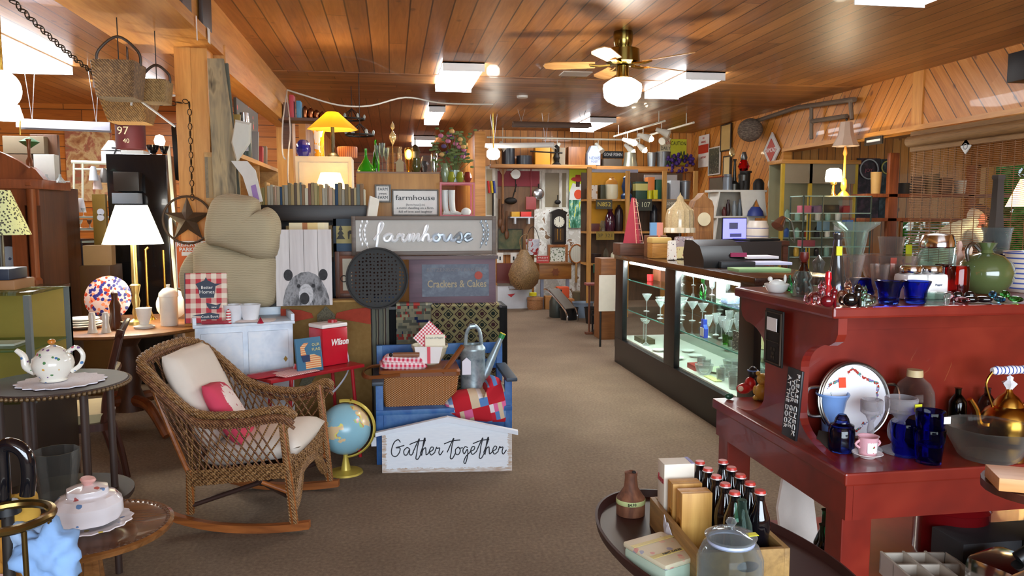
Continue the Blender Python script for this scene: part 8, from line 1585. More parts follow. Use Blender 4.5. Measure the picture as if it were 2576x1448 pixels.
# cane handle, brass hoop, ribbons at the bottom left corner
t=thing('walking_cane','glossy black crook handled umbrella at the lower left','umbrella',at(20,1290,2.0)); o=t.location.copy(); pts=[at(a,b,2.0)-o for a,b in ((10,1300),(8,1200),(6,1130),(28,1118),(62,1140),(72,1190),(68,1245))]; mesh('crook_handle',tube(NB(),pts,.017,14,sm=6),M('0c0e14',.12,coat=.8),t); mesh('shaft',cyl(NB(),(0,0,.03),(-.02,0,.03-o.z),.014),M('2a2420',.5),t); mesh('collar',lathe([(0,0),(.03,0),(.024,.03),(0,.03)],14),M('1a1c22',.5),t)
p=at(60,1310,1.9); t=thing('umbrella_stand','brass hooped umbrella stand cut off at the lower left corner','stand',(at(20,1340,1.9).x,1.9,0)); zz=at(60,1300,1.9).z; mesh('hoop',ring(.092,.011,TR(0,0,zz)),M('7a6438',.25,.9),t); mesh('hoop',ring(.09,.008,TR(0,0,.12)),M('7a6438',.25,.9),t)
for k in range(4): a=R(45+90*k); mesh('upright',cyl(NB(),(.09*math.cos(a),.09*math.sin(a),0),(.09*math.cos(a),.09*math.sin(a),zz),.006),M('7a6438',.25,.9),t)
rg=random.Random(5)
for i,(x,y,c,s,l) in enumerate(((115,1400,'8ab0e0',.075,'pale blue crumpled ribbon bow at the lower left corner'),(75,1365,'9ab4d4',.05,'second pale blue cloth scrap behind the bow'),(45,1290,'c89a3c',.05,'golden yellow ribbon under the cane'),(50,1385,'d8963c',.06,'orange cloth strip above the blue bow'),(50,1430,'d8a8a0',.05,'pink cloth scrap at the bottom left edge'))):
    Yp=1.98+.03*i; bm=NB(); ball(bm,(0,0,0),s,(1,.6,1.1),32)
    for v in bm.verts: v.co*=1+.3*math.sin(v.co.x*90+i)*math.cos(v.co.z*80)+.02*rg.uniform(-1,1)
    tag(mesh('cloth',bm,M(c,.85,vary=.1),ang=120,loc=at(x,y,Yp)),l,'cloth')
tag(mesh('bin',lathe([(0,0),(.12,0),(.14,.34),(.12,.34),(0,.03)],24),M('3a2a20',.5),loc=(at(80,1448,2.08).x,2.08,0)),'dark round bin holding the coloured cloths','bin')
# ---------------------------------------------------------------- left room furniture behind
YG=7.6; bw2=M('d8d8c4',.45)
for q in (540,570,600): tag(mesh('shelf_board',B((at(184,q,7.3).x,7.25,at(200,q,7.5).z-.03),(at(284,q,7.3).x,7.9,at(200,q,7.5).z-.012),.002),bw2),['upper','middle','lower'][(q-540)//30]+' white board of the crowded rack left of the lampshade','shelf board')
t=thing('wire_rack','cream painted metal rack with rails hung with lamps, behind the round table','rack',(at(180,410,YG).x,YG,0)); o=t.location.copy()
def tr_(n,a,b,r=.014): mesh(n,cyl(NB(),at(a[0],a[1],YG)-o,at(b[0],b[1],YG)-o,r,8),bw2,t)
tr_('rail',(180,407),(425,415),.016); tr_('rail',(185,425),(425,427),.009)
for x,yb in ((186,500),(208,500),(422,475),(355,475),(385,475)): tr_('bar',(x,410),(x,yb),.01)
for x in (186,422): mesh('leg',cyl(NB(),at(x,495,YG)-o,Vector(((at(x,495,YG)-o).x,0,0)),.016),bw2,t)
def BK(name,label,cat,b,Y,m,d=.2,prof=None,**k):
    p,W_,H_=fit(b,Y)
    if prof: return Lt(name,label,cat,prof,m,b,Y=Y,seg=18,**k)
    return tag(mesh(name,B((-W_/2,0,0),(W_/2,d,H_),.004),m,loc=p),label,cat)
def BF(name,label,cat,b,Y,m,d=.3): p,W_,H_=fit(b,Y); zt=p.z+H_; return tag(mesh(name,B((-W_/2,0,0),(W_/2,d,zt),.004),m,loc=(p.x,Y,0)),label,cat)
BK('birdhouse','white peaked metal house box with a large 7','birdhouse',(255,305,380,408),YG,M('dcdce0',.5)); p,W_,H_=fit((255,305,358,380),YG); t=bpy.data.objects.get('birdhouse.001'); 
if t is not None:
    mesh('roof',prism([(-W_/2,.11),(W_/2,.11),(W_*.15,.2),(-W_*.1,.2)],.2,M=TR(0,.1,0)),M('dcdce0',.5),t); text('7',.12,BLACK(),t,(W_*.2,-.004,.09))
BK('box','pale grey carton beside the white house box on the rack top','box',(305,362,378,410),YG,M('b8b8b4',.5)); BK('bowl','black glass bowl on the dark stand at left of the pillar','bowl',(368,402,365,388),7.2,M('14161a',.1,coat=.8),prof=bowlP); BK('bowl','second black glass bowl beside the first','bowl',(402,426,368,388),7.2,M('14161a',.1,coat=.8),prof=bowlP); BK('lamp_globe','glowing white glass globe behind the black bowls','lamp',(388,416,338,365),7.4,glow('fff6e0',6),prof=[(0,0),(.8,0),(1,.4),(.7,.85),(0,1)])
BF('cabinet','black lacquer cabinet behind the big white lampshade','cabinet',(288,436,388,830),7.15,M('141416',.15,coat=.4),.3); BK('box','dark brown case with a white tag on the black cabinet','box',(286,350,432,480),7.05,M('2a2018',.4),d=.1)
BK('cloth','bundled clear plastic wrapped linens','linen',(282,348,485,512),7.0,thin('dfe6f0',.6),d=.12); BK('box','tan leather box below the big lampshade','box',(210,282,617,667),6.8,M('a88458',.5),d=.1); BF('cabinet','low dark golden cabinet under the tan leather box','cabinet',(208,284,668,830),6.75,M('5a3c1c',.4),.3)
BF('post','square pine post behind the oak hutch','post',(156,183,478,600),7.3,postW,.12); BK('vase','white ruffled vase on the pine post','vase',(150,180,455,478),7.3,M('e4e8f0',.3),prof=[(0,0),(1,0),(.3,.5),(.8,1),(0,1)])
BF('door_plate','tall brass coloured panel with two white roundels','panel',(237,270,488,618),7.0,M('8a6c2c',.4,.3),.05); 
for y in (533,547): p=at(254,y,6.98); tag(mesh('roundel',lathe([(0,0),(.028,0),(.028,.01),(0,.01)],18,M=XR(PI/2)),M('d8dcec',.4),loc=p),['upper','lower'][y>540]+' white roundel on the brass coloured panel','roundel')
def tap():
    t_=NT('tapestry'); v=t_.co(); n=t_.noise(v,5,5,.6,.5); t_.col(t_.ramp(n,[(.3,'8a4a2c'),(.42,'c08a5a'),(.5,'d8b884'),(.58,'b0644a'),(.7,'8a8058')])); t_.P(Roughness=.95); return t_.m
t=Pic('tapestry','large faded floral tapestry hanging on the left back wall','tapestry',(172,290,325,505),10.975,None,tap(),fw=0,th=.02); BF('wardrobe','dark wardrobe behind the oak hutch','wardrobe',(10,152,470,800),6.72,hs,.5); BK('box','brown carton under the model building','box',(10,84,388,468),7.02,M('6a5038',.7)); BK('mirror','gilt and walnut ornate mirror top above the oak hutch','mirror',(82,150,338,468),7.1,wood('6a4428','3a2414','Z'),d=.05)
BK('model_building','grey wooden model building with a row of windows above the hutch','model building',(8,112,342,386),7.02,M('8a7c64',.7),d=.2); BK('stand','white painted plant column above the hutch','column',(88,140,388,470),6.75,M('c8ccc8',.5),d=.1)
p=at(16,345,6.75); 
BK('vase','brown and copper tall vase on the hutch crown','vase',(66,84,350,418),6.4,M('6a3c20',.3,.4),prof=vs_ if 0 else [(0,0),(.9,0),(1,.2),(.4,.35),(.5,.9),(.8,1),(0,1)]); BK('plant','green leafy sprig above the hutch crown','plant',(50,100,345,375),6.5,M('2a5a28',.7),prof=[(0,0),(.3,.2),(1,.6),(.4,.9),(0,1)])
for i,x in enumerate((118,152)): BK('bell','clear glass bell shaped ornament on the hutch, '+('left' if i==0 else 'right'),'bell',(x-14,x+14,438,460),6.4,thin('e4ecf0',.5),prof=[(0,0),(1,0),(.6,.4),(.25,.7),(.2,1),(0,1)])
for i,(x,y) in enumerate(((236,440),(246,462),(262,445),(205,520))): BK('lampshade',['white round glass shade','pink tinted glass shade','grey metal funnel shade','white cloth cone shade'][i]+' hanging in the cream rack','lampshade',(x-12,x+12,y-22,y+14),7.3+.05*i,[M('dce0e8',.4),M('e0c8c0',.4),M('8a8480',.4,.5),M('dcdce4',.6)][i],prof=[(0,0),(1,0),(.6,.9),(.4,1),(0,1)])
rd2=random.Random(8)
for i in range(14): 
    x=190+rd2.uniform(0,90); y=(540,570,600)[i%3]; c=rd2.choice(['d8d8d0','b04028','e0a060','c8ccd0','8a5a3a','d86a3a']); BK('trinket','small '+{'d8d8d0':'white','b04028':'red','e0a060':'amber','c8ccd0':'silver','8a5a3a':'brown','d86a3a':'orange'}[c]+' ornament in the crowded rack left of the lampshade','ornament',(x-6,x+6,y-20,y),7.3+rd2.uniform(0,.5),M(c,.3),prof=gob,group='small ornaments in the crowded left rack').location.z=at(200,y,7.5).z-.011
# left ceiling globe lamp
p=at(5,225,4.2); t=thing('globe_lamp','bright white glass globe pendant cut by the left edge','lamp',p); mesh('globe',ball(NB(),(0,0,0),.085,(1,1,1.1),24),glow('fffdf6',7),t); mesh('stem',cyl(NB(),(0,0,.09),(0,0,H-p.z),.01),BRASS(),t)
p=at(12,282,4.6); t=thing('pendant_lamp','second bright pendant shade below the globe at the left edge','lamp',p); mesh('lamp_shade',lathe([(.09,-.04),(.07,.04),(0,.05)],24),glow('fffdf6',6),t); mesh('pull_chain',cyl(NB(),(.07,0,-.12),(.075,0,.0),.004),BRASS(),t); mesh('stem',cyl(NB(),(0,0,.05),(0,0,H-p.z),.006),BRASS(),t)
# ================================================================ tray table, lower right foreground
ZT2=.58; xc,yc,rt=.86,1.90,.41; tr=M('3a1c18',.5,vary=.15)
t=thing('tray_table','oval dark brown tray table with raised rim, lower right foreground','table',(xc,yc,0)); mesh('table_top',lathe([(0,ZT2-.02),(rt-.02,ZT2-.02),(rt,ZT2-.005),(rt+.006,ZT2+.02),(rt-.004,ZT2+.022),(rt-.014,ZT2+.0),(0,ZT2)],72,M=ZR(R(-76))@Matrix.Diagonal((1.15,.64,1,1))),tr,t); mesh('pedestal',lathe([(0,.04),(.05,.04),(.03,.2),(.04,.45),(.1,ZT2-.02),(0,ZT2-.02)],20),tr,t)
for k in range(3): a=R(90+120*k); mesh('leg',tube(NB(),[(.03*math.cos(a),.03*math.sin(a),.1),(.16*math.cos(a),.16*math.sin(a),.06),(.27*math.cos(a),.27*math.sin(a),.015)],.018,8,sm=4),tr,t)
def O(x,y,r=0,z=ZT2+.001): p=on(x,y,z); p.y+=r; return Vector((at(x,y,p.y).x,p.y,z))
# pine crate
zc=.665; q=[on(*c,zc) for c in ((1635,1250),(1752,1392),(2027,1390),(1930,1316))]
A,Bp=q[0],q[1]; rz=math.atan2((Bp-A).y,(Bp-A).x); 
# crate local: x along long side (A->B), y across
L=(Bp-A).length; Wd_=.245; cr=wood('b08a50','7a5c34','X',1,.6); 
t=thing('crate','low open pine bottle crate with hand hole, on the tray table','crate',(A.x,A.y,ZT2+.001),rz); hc=zc-ZT2
mesh('floor_board',B((0,0,0),(L,Wd_,.008)),cr,t)
mesh('side',B((0,0,.008),(L,.014,hc),.001),cr,t); mesh('side',B((0,Wd_-.014,.008),(L,Wd_,hc),.001),cr,t); mesh('end_board',B((0,.014,.008),(.014,Wd_-.014,hc)),cr,t); mesh('end_board',B((L-.014,.014,.008),(L,Wd_-.014,hc),.001),cr,t); mesh('hand_hole',ball(NB(),(L+.0005,Wd_*.55,hc*.5),.018,(.05,1.6,.8)),M('1a120c',.8),t)
MC4=Matrix.Translation(t.location)@Matrix.Rotation(rz,4,'Z'); cp=lambda x,y,z=.009:MC4@Vector((x,y,z))
bm_=M('0e0c10',.06,coat=.8,vary=0,name='cola_dark'); cg=M('c03a30',.35,name='red_cap')
bp=[(0,0),(.85,0),(1,.03),(.98,.2),(.86,.34),(.98,.52),(.9,.64),(.62,.76),(.42,.86),(.38,.94),(.42,.96),(.38,.975),(0,.975)]
b0=None; n=0
def bottle(x,y,dark=True):
    global n
    t=Lt('soda_bottle','','bottle',None,None,None,loc=cp(x,y),w=.058,h=.195,group='capped cola bottles in the pine crate' if dark else 'empty glass bottles in the pine crate',parts=(('glass',bp,bm_ if dark else thin('a8c8b8',.22)),)+((('cap',[(.48,.955),(.5,.96),(.48,.985),(.42,1),(0,1)],cg),) if dark else ()))
    t['label']='dark cola bottle with a red and white crown cap in the pine crate' if dark else 'empty pale green glass soda bottle in the pine crate'
    if dark: mesh('cap_skirt',lathe([(.505*.029,.195*.95),(.53*.029,.195*.953),(.505*.029,.195*.965)],21,flute=.04,fn=21),M('d8d4d8',.35,.5),t)
    return t
grid=[(.045+.062*i,y) for i in range(5) for y in (.135,.205)]
for i,(x,y) in enumerate(grid): bottle(x,y)
bottle(L-.045,.135,False) if L>.36 else None
bottle(.04,.07,False)
for i,x in enumerate((.10,.175)):
    t=thing('cigar_box',['pale wooden hinged box, farther one standing in the crate','pale wooden hinged box, nearer one standing in the crate'][i],'box',cp(x,.02,.009),rz,'wooden boxes standing in the crate'); mesh('body',B((0,0,0),(.028,.085,.165),.002),wood('d8a050','b07c34','Z'),t); mesh('lid',B((.0285,0,0),(.045,.085,.165),.002),wood('dcaa5c','b8843c','Z'),t); mesh('clasp',B((.018,-.002,.06),(.038,.0,.09)),BRASS(),t)
t=thing('card_box','cream cardboard box with red script and blue edge, upright in the crate','box',cp(.02,.016,.009),rz); mesh('carton',B((0,0,0),(.06,.09,.2),.002),M('e0d8c8',.6),t); text('Rosen',.03,M('a83a40',.5,vary=0),t,(.03,-.001,.15),w=.05,shear=.3); mesh('stripe',B((.0,.08,.2),(.06,.09,.2008)),M('6a6ab0',.5),t)
for i in range(2): tag(mesh('paper_tag',prism([(-.02,-.08),(.02,-.08),(.022,-.02),(0,.02),(-.022,-.02)],.0015),M('e6e6f2',.7),loc=cp(.16+.03*i,-.006,.075-.01*i),rot=(R(8),0,rz+.2*i)),['white paper tag hanging on the crate side','second white tag behind the first on the crate side'][i],'tag')
# bark bottle
p=O(1586,1300,.03); bk=speck(['4a2c20','7a4c34','9a6a4c'],22,.7,name='bark',sc=(1,1,.35)); t=Lt('bark_bottle','bark covered wooden bottle with green masking tape band','bottle',None,None,None,loc=p,w=.088,h=.135,parts=(('body',[(0,0),(1,0),(1,.38),(.9,.42),(.5,.62),(.42,.85),(.46,.97),(.2,1),(0,.96)],bk),('tape',[(1.01,.26),(1.03,.27),(1.03,.36),(1.01,.37)],M('c0cc8c',.6)),('mouth',lambda W,H:ball(NB(),(.005,-.012,H*.97),.009,(.8,.6,1)),M('1a100c',.8))))
text('$4.98',.012,BLACK(),t,(-.01,-.0455,.043))
# cream carton/tissue tin
p=O(1640,1440,.03)+Vector((.03,.01,0)); t=thing('biscuit_tin','flat pastel floral tin with lettering at the bottom edge','tin',(p.x-.0,p.y-.02,ZT2+.001),R(22)); fl3=spots('d8ceb0',['d89a90','a8a8b8','c8b848','e0b8a0'],40,.35,.5); mesh('tin',B((-.065,-.075,0),(.065,.085,.04),.008),M('b8ccb8',.4),t); mesh('lid',B((-.068,-.078,.04),(.068,.088,.055),.006),fl3,t)
for y in (-.035,.04): mesh('band',B((-.069,y,.0552),(.069,y+.014,.056)),M('d8c878',.5),t)
text('MINT CAKES',.011,M('3a3a34',.5,vary=0),t,(0,-.028,.0562),rot=(0,0,0))
# big glass jar with lid
p=Vector((at(1838,1375,1.6).x,1.60,ZT2+.001)); t=Lt('glass_jar','wide clear glass canister with knobbed lid and yellow sticker, bottom edge','jar',None,None,None,loc=p,w=.148,h=.225,parts=(('body',[(0,0),(.95,0),(1,.05),(1,.62),(.85,.74),(.7,.78),(.7,.82),(.66,.82),(.66,.76),(.94,.6),(.94,.06),(0,.04)],thin('e0e4e4',.12)),('lid',[(.62,.78),(.78,.82),(.8,.84),(.7,.86),(.3,.9),(.12,.91),(.1,.94),(.17,.98),(.1,1.02),(0,1.03)],thin('e4e8ea',.35)),('collar',[(.71,.76),(.73,.78),(.71,.80)],M('aab4d0',.3)),('sticker',lambda W,H:B((.2*W,-W*.2,H*.872),(.36*W,-W*.08,H*.878)),M('d6d420',.6,vary=0))))
# ================================================================ ceiling fan
p=Vector((1.84,6.05,H)); t=thing('ceiling_fan','brass ceiling fan with pale wooden blades and glowing schoolhouse globe','ceiling fan',p); br=M('8a7a40',.18,1,'fan_brass'); 
mesh('canopy',lathe([(0,0),(.075,0),(.08,-.03),(.075,-.09),(.06,-.13),(0,-.13)],28),br,t); mesh('motor',lathe([(0,-.12),(.09,-.125),(.13,-.14),(.135,-.24),(.10,-.26),(0,-.26)],32),br,t); mesh('switch_housing',lathe([(0,-.26),(.05,-.265),(.05,-.33),(.055,-.36),(0,-.36)],24),br,t)
gl2=glow('fffaf0',9,'fan_globe'); mesh('globe',lathe([(.07,-.36),(.10,-.375),(.15,-.41),(.155,-.44),(.145,-.51),(.12,-.54),(.05,-.575),(0,-.585)],36),gl2,t); mesh('gallery',ring(.07,.008,TR(0,0,-.362)),BRASS(),t)
bl_=wood('c8965c','a06e3c','X',1,.4)
for k in range(5):
    a=R(20+72*k); Mx=ZR(a); mesh('blade_iron',prism([(.10,-.255),(.2,-.26),(.26,-.25),(.26,-.262),(.18,-.272),(.10,-.265)],.05,M=Mx),BRASS(),t)
    bm=prism([(.22,-.06),(.55,-.075),(.62,-.05),(.635,0),(.62,.05),(.55,.075),(.22,.06)],.008,M=Mx@TR(0,0,-.25)@XR(R(12))@XR(-PI/2)); mesh('blade',bm,bl_,t)
point('fan_light',(p.x,p.y,H-.75),18,(1,.93,.8),.12)
# smoke detector, vent
p=on(1314,240,H); tag(mesh('smoke_detector',lathe([(0,0),(.07,0),(.065,-.03),(0,-.035)],24),M('d8d4cc',.4),loc=(p.x,p.y,H)),'small round cream smoke detector on the ceiling','smoke detector')
p=on(1448,184,H); tag(mesh('ceiling_vent',B((-.15,-.12,-.012),(.15,.12,0),.004),M('b8aca0',.5),loc=(p.x,p.y,H)),'beige ceiling vent left of the fan globe','vent')
# white cable along the ceiling
pts=[at(*c) for c in ((722,226,8.6),(760,238,8.6),(850,264,8.7),(930,266,8.8),(1020,245,9.0),(1100,258,9.2),(1180,262,9.3),(1240,262,9.4))]; tag(mesh('cable',tube(NB(),pts,.009,6,sm=5),M('cfc8bc',.5)),'white flex slung along under the ceiling above the amber lamp','cable')
pts=[at(*c) for c in ((722,226,8.6),(712,300,7.5),(710,360,7.0),(712,390,6.9),(718,400,6.8))]; tag(mesh('cable',tube(NB(),pts,.006,6,sm=5),M('d8d0c4',.5)),'left white cord dropping from the ceiling flex','cable')
pts=[at(*c) for c in ((720,228,8.6),(730,320,7.4),(726,380,6.6),(724,440,6.2),(726,470,6.0))]; tag(mesh('cable',tube(NB(),pts,.006,6,sm=5),M('d8d0c4',.5)),'right white cord dropping down to the book row','cable')
# track lights
tw_=M('d4d0c0',.4)
def track(label,a,b,heads):
    a=on(a[0],a[1],H-.16); b=on(b[0],b[1],H-.16); t=thing('track_light',label,'track light',a); mesh('track',cyl(NB(),(0,0,0),b-a,.016,8),tw_,t)
    for u in (.1,.9): q=(b-a)*u; mesh('hanger',cyl(NB(),q,q+Vector((0,0,.16)),.006,6),tw_,t)
    for u,dx,dz,lit in heads:
        q=(b-a)*u; d=Vector((dx,-.5,-dz)).normalized(); s=q+Vector((0,0,-.13)); o=mesh('spot_head',tube(NB(),[s-d*.08,s,s+d*.03,s+d*.12],lambda k:.028+.03*k,14),tw_,t); mesh('stem',cyl(NB(),(0,0,0),(0,0,.12),.006,6),tw_,o,loc=s)
        if lit: mesh('bulb',ball(NB(),s+d*.13,.04),glow('fff0d0',14,'spot_bulb'),o)
    return t
track('white track with spot heads running across the aisle',(1225,345),(1610,352),((.45,-.5,.5,0),(.72,.3,.6,0),(.92,.5,.6,1),(.1,.3,.5,0)))
track('white track running back toward the wall with lit spots',(1545,343),(1672,304),((.3,.7,.3,1),(.62,.7,.3,1),(.95,.8,.4,0)))
track('short white track joining at the right, above the purple flowers',(1590,352),(1745,308),((.15,.5,.6,1),(.6,-.6,.3,0)))
p=at(1241,388,11.0); t=thing('pendant_lamp','small glowing octagonal glass pendant by the white strip light','lamp',p); mesh('globe',lathe([(0,-.08),(.06,-.07),(.095,-.03),(.095,.04),(.06,.08),(0,.085)],8),glow('fff8e8',9),t); mesh('stem',cyl(NB(),(0,0,.08),(0,0,H-p.z),.008),BRASS(),t)
# ledge shelf with books & copper near the beam end
p=at(725,295,8.4); t=thing('wall_shelf','small dark shelf at the beam end with books and copper pots','shelf',(p.x,8.4,p.z)); mesh('shelf_board',B((-.1,0,-.03),(.38,.3,0)),wood('6a4028','3c2214','X'),t); mesh('bracket',B((-.1,.27,-.3),(.0,.3,-.03)),wood('6a4028','3c2214','X'),t); o=t.location
for i,(x,h,c,l) in enumerate(((-.03,.16,'6a5048','dark grey'),(.03,.24,'b8404c','tall red'),(.10,.18,'4a8ab0','pale blue'))): tag(mesh('book',B((-.022,0,0),(.022,.16,h),.002),M(c,.5),loc=(o.x+x,8.45,o.z+.001)),l+' book on the small shelf at the beam end','book')
for i in range(4): Lt('copper_pot',['dark copper','bright copper','small copper','dented copper'][i]+' kettle hanging or standing right of the pale blue book','pot',JUG,M('8a5030',.2,.9),None,loc=(o.x+.16+.06*i,8.5,o.z+.001),w=.06,h=.14-.02*i,seg=12)
# chandelier + hanging oil lamp near it
for i,(x,y,Y,l) in enumerate(((905,340,8.2,'dark candelabrum hanging beyond the amber lamp'),(885,300,9.0,'small iron crown chandelier near the ceiling'))):
    p=at(x,y,Y); t=thing('chandelier',l,'chandelier',p); mesh('ring',ring(.14,.01),IRON(),t); mesh('stem',cyl(NB(),(0,0,-.02),(0,0,H-p.z),.004),IRON(),t)
    for k in range(6): a=k*PI/3; mesh('arm',cyl(NB(),(0,0,.12),(.14*math.cos(a),.14*math.sin(a),0),.004),IRON(),t); mesh('glass_drop',ball(NB(),(.14*math.cos(a),.14*math.sin(a),.03),.014,(1,1,1.8)),thin('e8f0ec',.5),t)
# back rooms furniture line left of the tool wall
BF('post','tall pine post at the left end of the back shelves','post',(1195,1222,330,640),12.4,pl,.1)
# ================================================================ beyond the opening, right
YD=9.3; gd=M('c8a83c',.35,.3); x0=at(1962,600,YD).x; x1=at(2152,600,YD).x; zt=at(2050,412,YD).z; W=x1-x0
t=thing('display_cabinet','gold framed glass display cabinet beyond the opening','display cabinet',(x0,YD,0))
for x in (0,W*.36,W-.04): mesh('frame_post',B((x,0,0),(x+.04,.04,zt)),gd,t)
mesh('cornice',B((-.02,-.03,zt),(W+.02,.35,zt+.05),.005),wood('c88a40','9a6428','X'),t); mesh('back_panel',B((0,.33,0),(W,.35,zt)),M('8a8466',.5),t); mesh('header_panel',B((.04,.0,zt-.25),(W-.04,.02,zt)),M('8a7c66',.5),t); mesh('base',B((0,.02,0),(W,.33,.6)),wood('c88a40','9a6428','X'),t); mesh('glass',B((.04,.01,.6),(W-.04,.014,zt-.25)),pane('ffffff',.03),t)
for z in (.95,1.2,1.42): mesh('glass_shelf',B((.04,.03,z),(W-.04,.32,z+.008)),M('a8c4b8',.1),t)
dz=[.961,1.211,1.431]; rr=random.Random(12)
for i in range(18): c=rr.choice(['d8d4c8','3a5a9a','2a2a2c','b03a30','c8a040','8ab0a0']); Lt('trinket','small '+{'d8d4c8':'white','3a5a9a':'blue','2a2a2c':'black','b03a30':'red','c8a040':'golden','8ab0a0':'sea green'}[c]+' ornament in the gold framed cabinet','ornament',JUG,M(c,.25),None,loc=(x0+.1+(W-.2)*((i%6)+.5)/6,YD+.15,dz[i//6]),w=.07,h=rr.uniform(.08,.16),seg=10,group='ornaments in the gold framed cabinet')
YS2=8.0; x0=at(2018,600,YS2).x; x1=at(2190,600,YS2).x; W=x1-x0; t=thing('etagere','clear glass shelf tower in front of the gold framed cabinet','shelf tower',(x0,YS2,0))
zz=[at(2100,y,YS2).z for y in (492,535,580,620)]
for z in zz+[.5]: mesh('glass_shelf',B((0,0,z-.01),(W,.3,z)),M('9ab4a8',.08,coat=.5),t)
for x in (0,W*.28,W-.012):
    for y in (0,.288): mesh('edge_post',B((x,y,0),(x+.012,y+.012,zz[0])),M('3a4a44',.3),t)
for i,(x,w,h,c,k,l) in enumerate(((.06,.12,.08,'b05a6a',1,'pink and white box'),(.2,.1,.08,'6a5068',1,'mauve box'),(.36,.2,.09,'141416',1,'black jewellery box'),(.55,.08,.08,'8a2028',1,'red box'),(.1,.16,.07,'8a3a44',3,'red and white tin'),(.3,.1,.1,'5a7a8a',2,'teal glass piece'),(.5,.08,.09,'e0e0dc',2,'white china piece'),(.6,.08,.12,'3a6ab0',2,'blue beads on a stand'))):
    tag(mesh('box',B((-w/2,-.05,0),(w/2,.05,h),.003),M(c,.4),loc=(x0+x+.02,YS2+.12,zz[k]+.001)),l+' on the clear glass shelf tower','box')
p=at(2098,492,YS2+.1); 
t=thing('oil_lamp','lit table lamp with rounded cream glass shade on the glass tower','lamp',(p.x,YS2+.12,zz[0]+.001)); mesh('base',lathe([(0,0),(.04,0),(.02,.03),(.015,.12),(.035,.13),(.035,.16),(0,.16)],16),BRASS(),t); mesh('lamp_shade',lathe([(.085,.16),(.092,.2),(.08,.29),(.05,.31),(0,.312)],24),glow('fff6da',5),t); l=point('lamp_light',(0,-.15,.2),6,(1,.8,.5),.05); l.parent=t
p=at(2140,490,YS2); hz=at(2138,365,YS2).z-zz[0]; t=thing('floor_lamp','tall orange turned lamp with striped bell shade','lamp',(p.x,YS2+.14,zz[0]+.001)); mesh('base',lathe([(0,0),(.07,0),(.05,.03),(.02,.06),(.035,.1),(.03,.18),(.015,.2),(.013,hz*.8),(.025,hz*.85),(.01,hz),(0,hz)],20),M('d88a30',.3,coat=.3),t); mesh('lamp_shade',lathe([(.15,hz-.0),(.09,hz+.12),(.065,hz+.27),(.06,hz+.27),(.085,hz+.12),(.147,hz)],8),M('b8a08c',.7),t); mesh('finial',ball(NB(),(0,0,hz+.3),.015),IRON(),t)
# desk lamp
p=at(1965,560,7.6); t=thing('desk_lamp','copper gooseneck desk lamp with bell head','lamp',(p.x,7.6,p.z)); mesh('head',tube(NB(),[(.03,0,.06),(0,0,.02),(-.05,-.02,-.04)],lambda q:.025+.045*q,16),M('b08a74',.2,.9),t); mesh('arm',tube(NB(),[(.03,0,.06),(.12,0,.0),(.16,0,-.2),(.12,0,1.241-p.z)],.008,6,sm=4),M('8a8a80',.3,.8),t)
# posters
YP=10.388
def chalk(nm,cs): return speck(cs,9,.6,name=nm,sharp=False)
t=Pic('poster','dark chalk board with flower wreath drawings beyond the opening','poster',(2150,2208,398,550),YP,None,chalk('chalkboard',['2a2024','3a2c34','6a4858']),fw=0,th=.02); mesh('wreath',ring(.14,.01,TR(0,-.02,t['H']*.82)@XR(PI/2)),M('c8ccd0',.6),t); text('JOY',.07,M('c86a7a',.6,vary=0),t,(0,-.014,t['H']*.8))
t=Pic('poster','dark poster with a cream hat and white shirt figure','poster',(2209,2240,400,550),YP,None,chalk('dark_poster',['20262c','2c3438','5a6a70']),fw=0,th=.02); mesh('oval',ring(.09,.01,TR(0,-.02,t['H']*.86)@XR(PI/2)),M('d0c870',.6),t)
PicX('wall_sign','white framed paper sign under the slanted boards header','sign',(2178,2222,344,364),M('2a2622',.4),M('e0dcd8',.5),fw=.03)
t=thing('diamond_plaque','small white lozenge plaque hanging in the bamboo blind','plaque',atX(2430,368,5.225),rot=(0,0,R(-90))); mesh('plaque',prism([(0,-.07),(.065,0),(0,.07),(-.065,0)],.01),M('c8c8c4',.5),t); mesh('emblem',ring(.025,.004,TR(0,-.007,0)@XR(PI/2)),M('8a8a8c',.4),t)
# window with blinds on the far wall
# garden outside: hedge beyond the outer wall, seen through real openings
lf=speck(['2a6a1c','58a838','a8e07c'],9,.8,name='hedge_leaves'); rh=random.Random(6)
for k in range(3):
    bm=NB()
    for i in range(900):
        c=Vector((rh.uniform(-1.1,1.1),rh.uniform(-.4,.4),rh.uniform(0.1,2.6))); u=Vector((rh.uniform(-1,1),rh.uniform(-1,1),rh.uniform(-1,1)))*.16; v=u.orthogonal()*.8; bm.faces.new([bm.verts.new(c+q) for q in (u,v,-u,-v)])
    tag(mesh('hedge',bm,lf,loc=((7.6,12.2,0),(10.6,12.6,0),(10.6,9.6,0))[k],smooth=False),['green hedge outside the slatted far window','green hedge at the far outer corner','green hedge outside the side windows'][k],'hedge')
# far window glass & slats
x0=at(2272,560,10.4).x; x1=at(2395,560,10.4).x
t=thing('window_blind','white slatted window blind left of the person','blind',(x0,10.345,0)); za=at(2300,640,10.3).z; zb=at(2300,560,10.3).z
for i in range(11): mesh('slat',B((0,0,za+(zb-za)*i/11),(x1-x0,.03,za+(zb-za)*(i+.35)/11)),M('e4e8ec',.5),t)
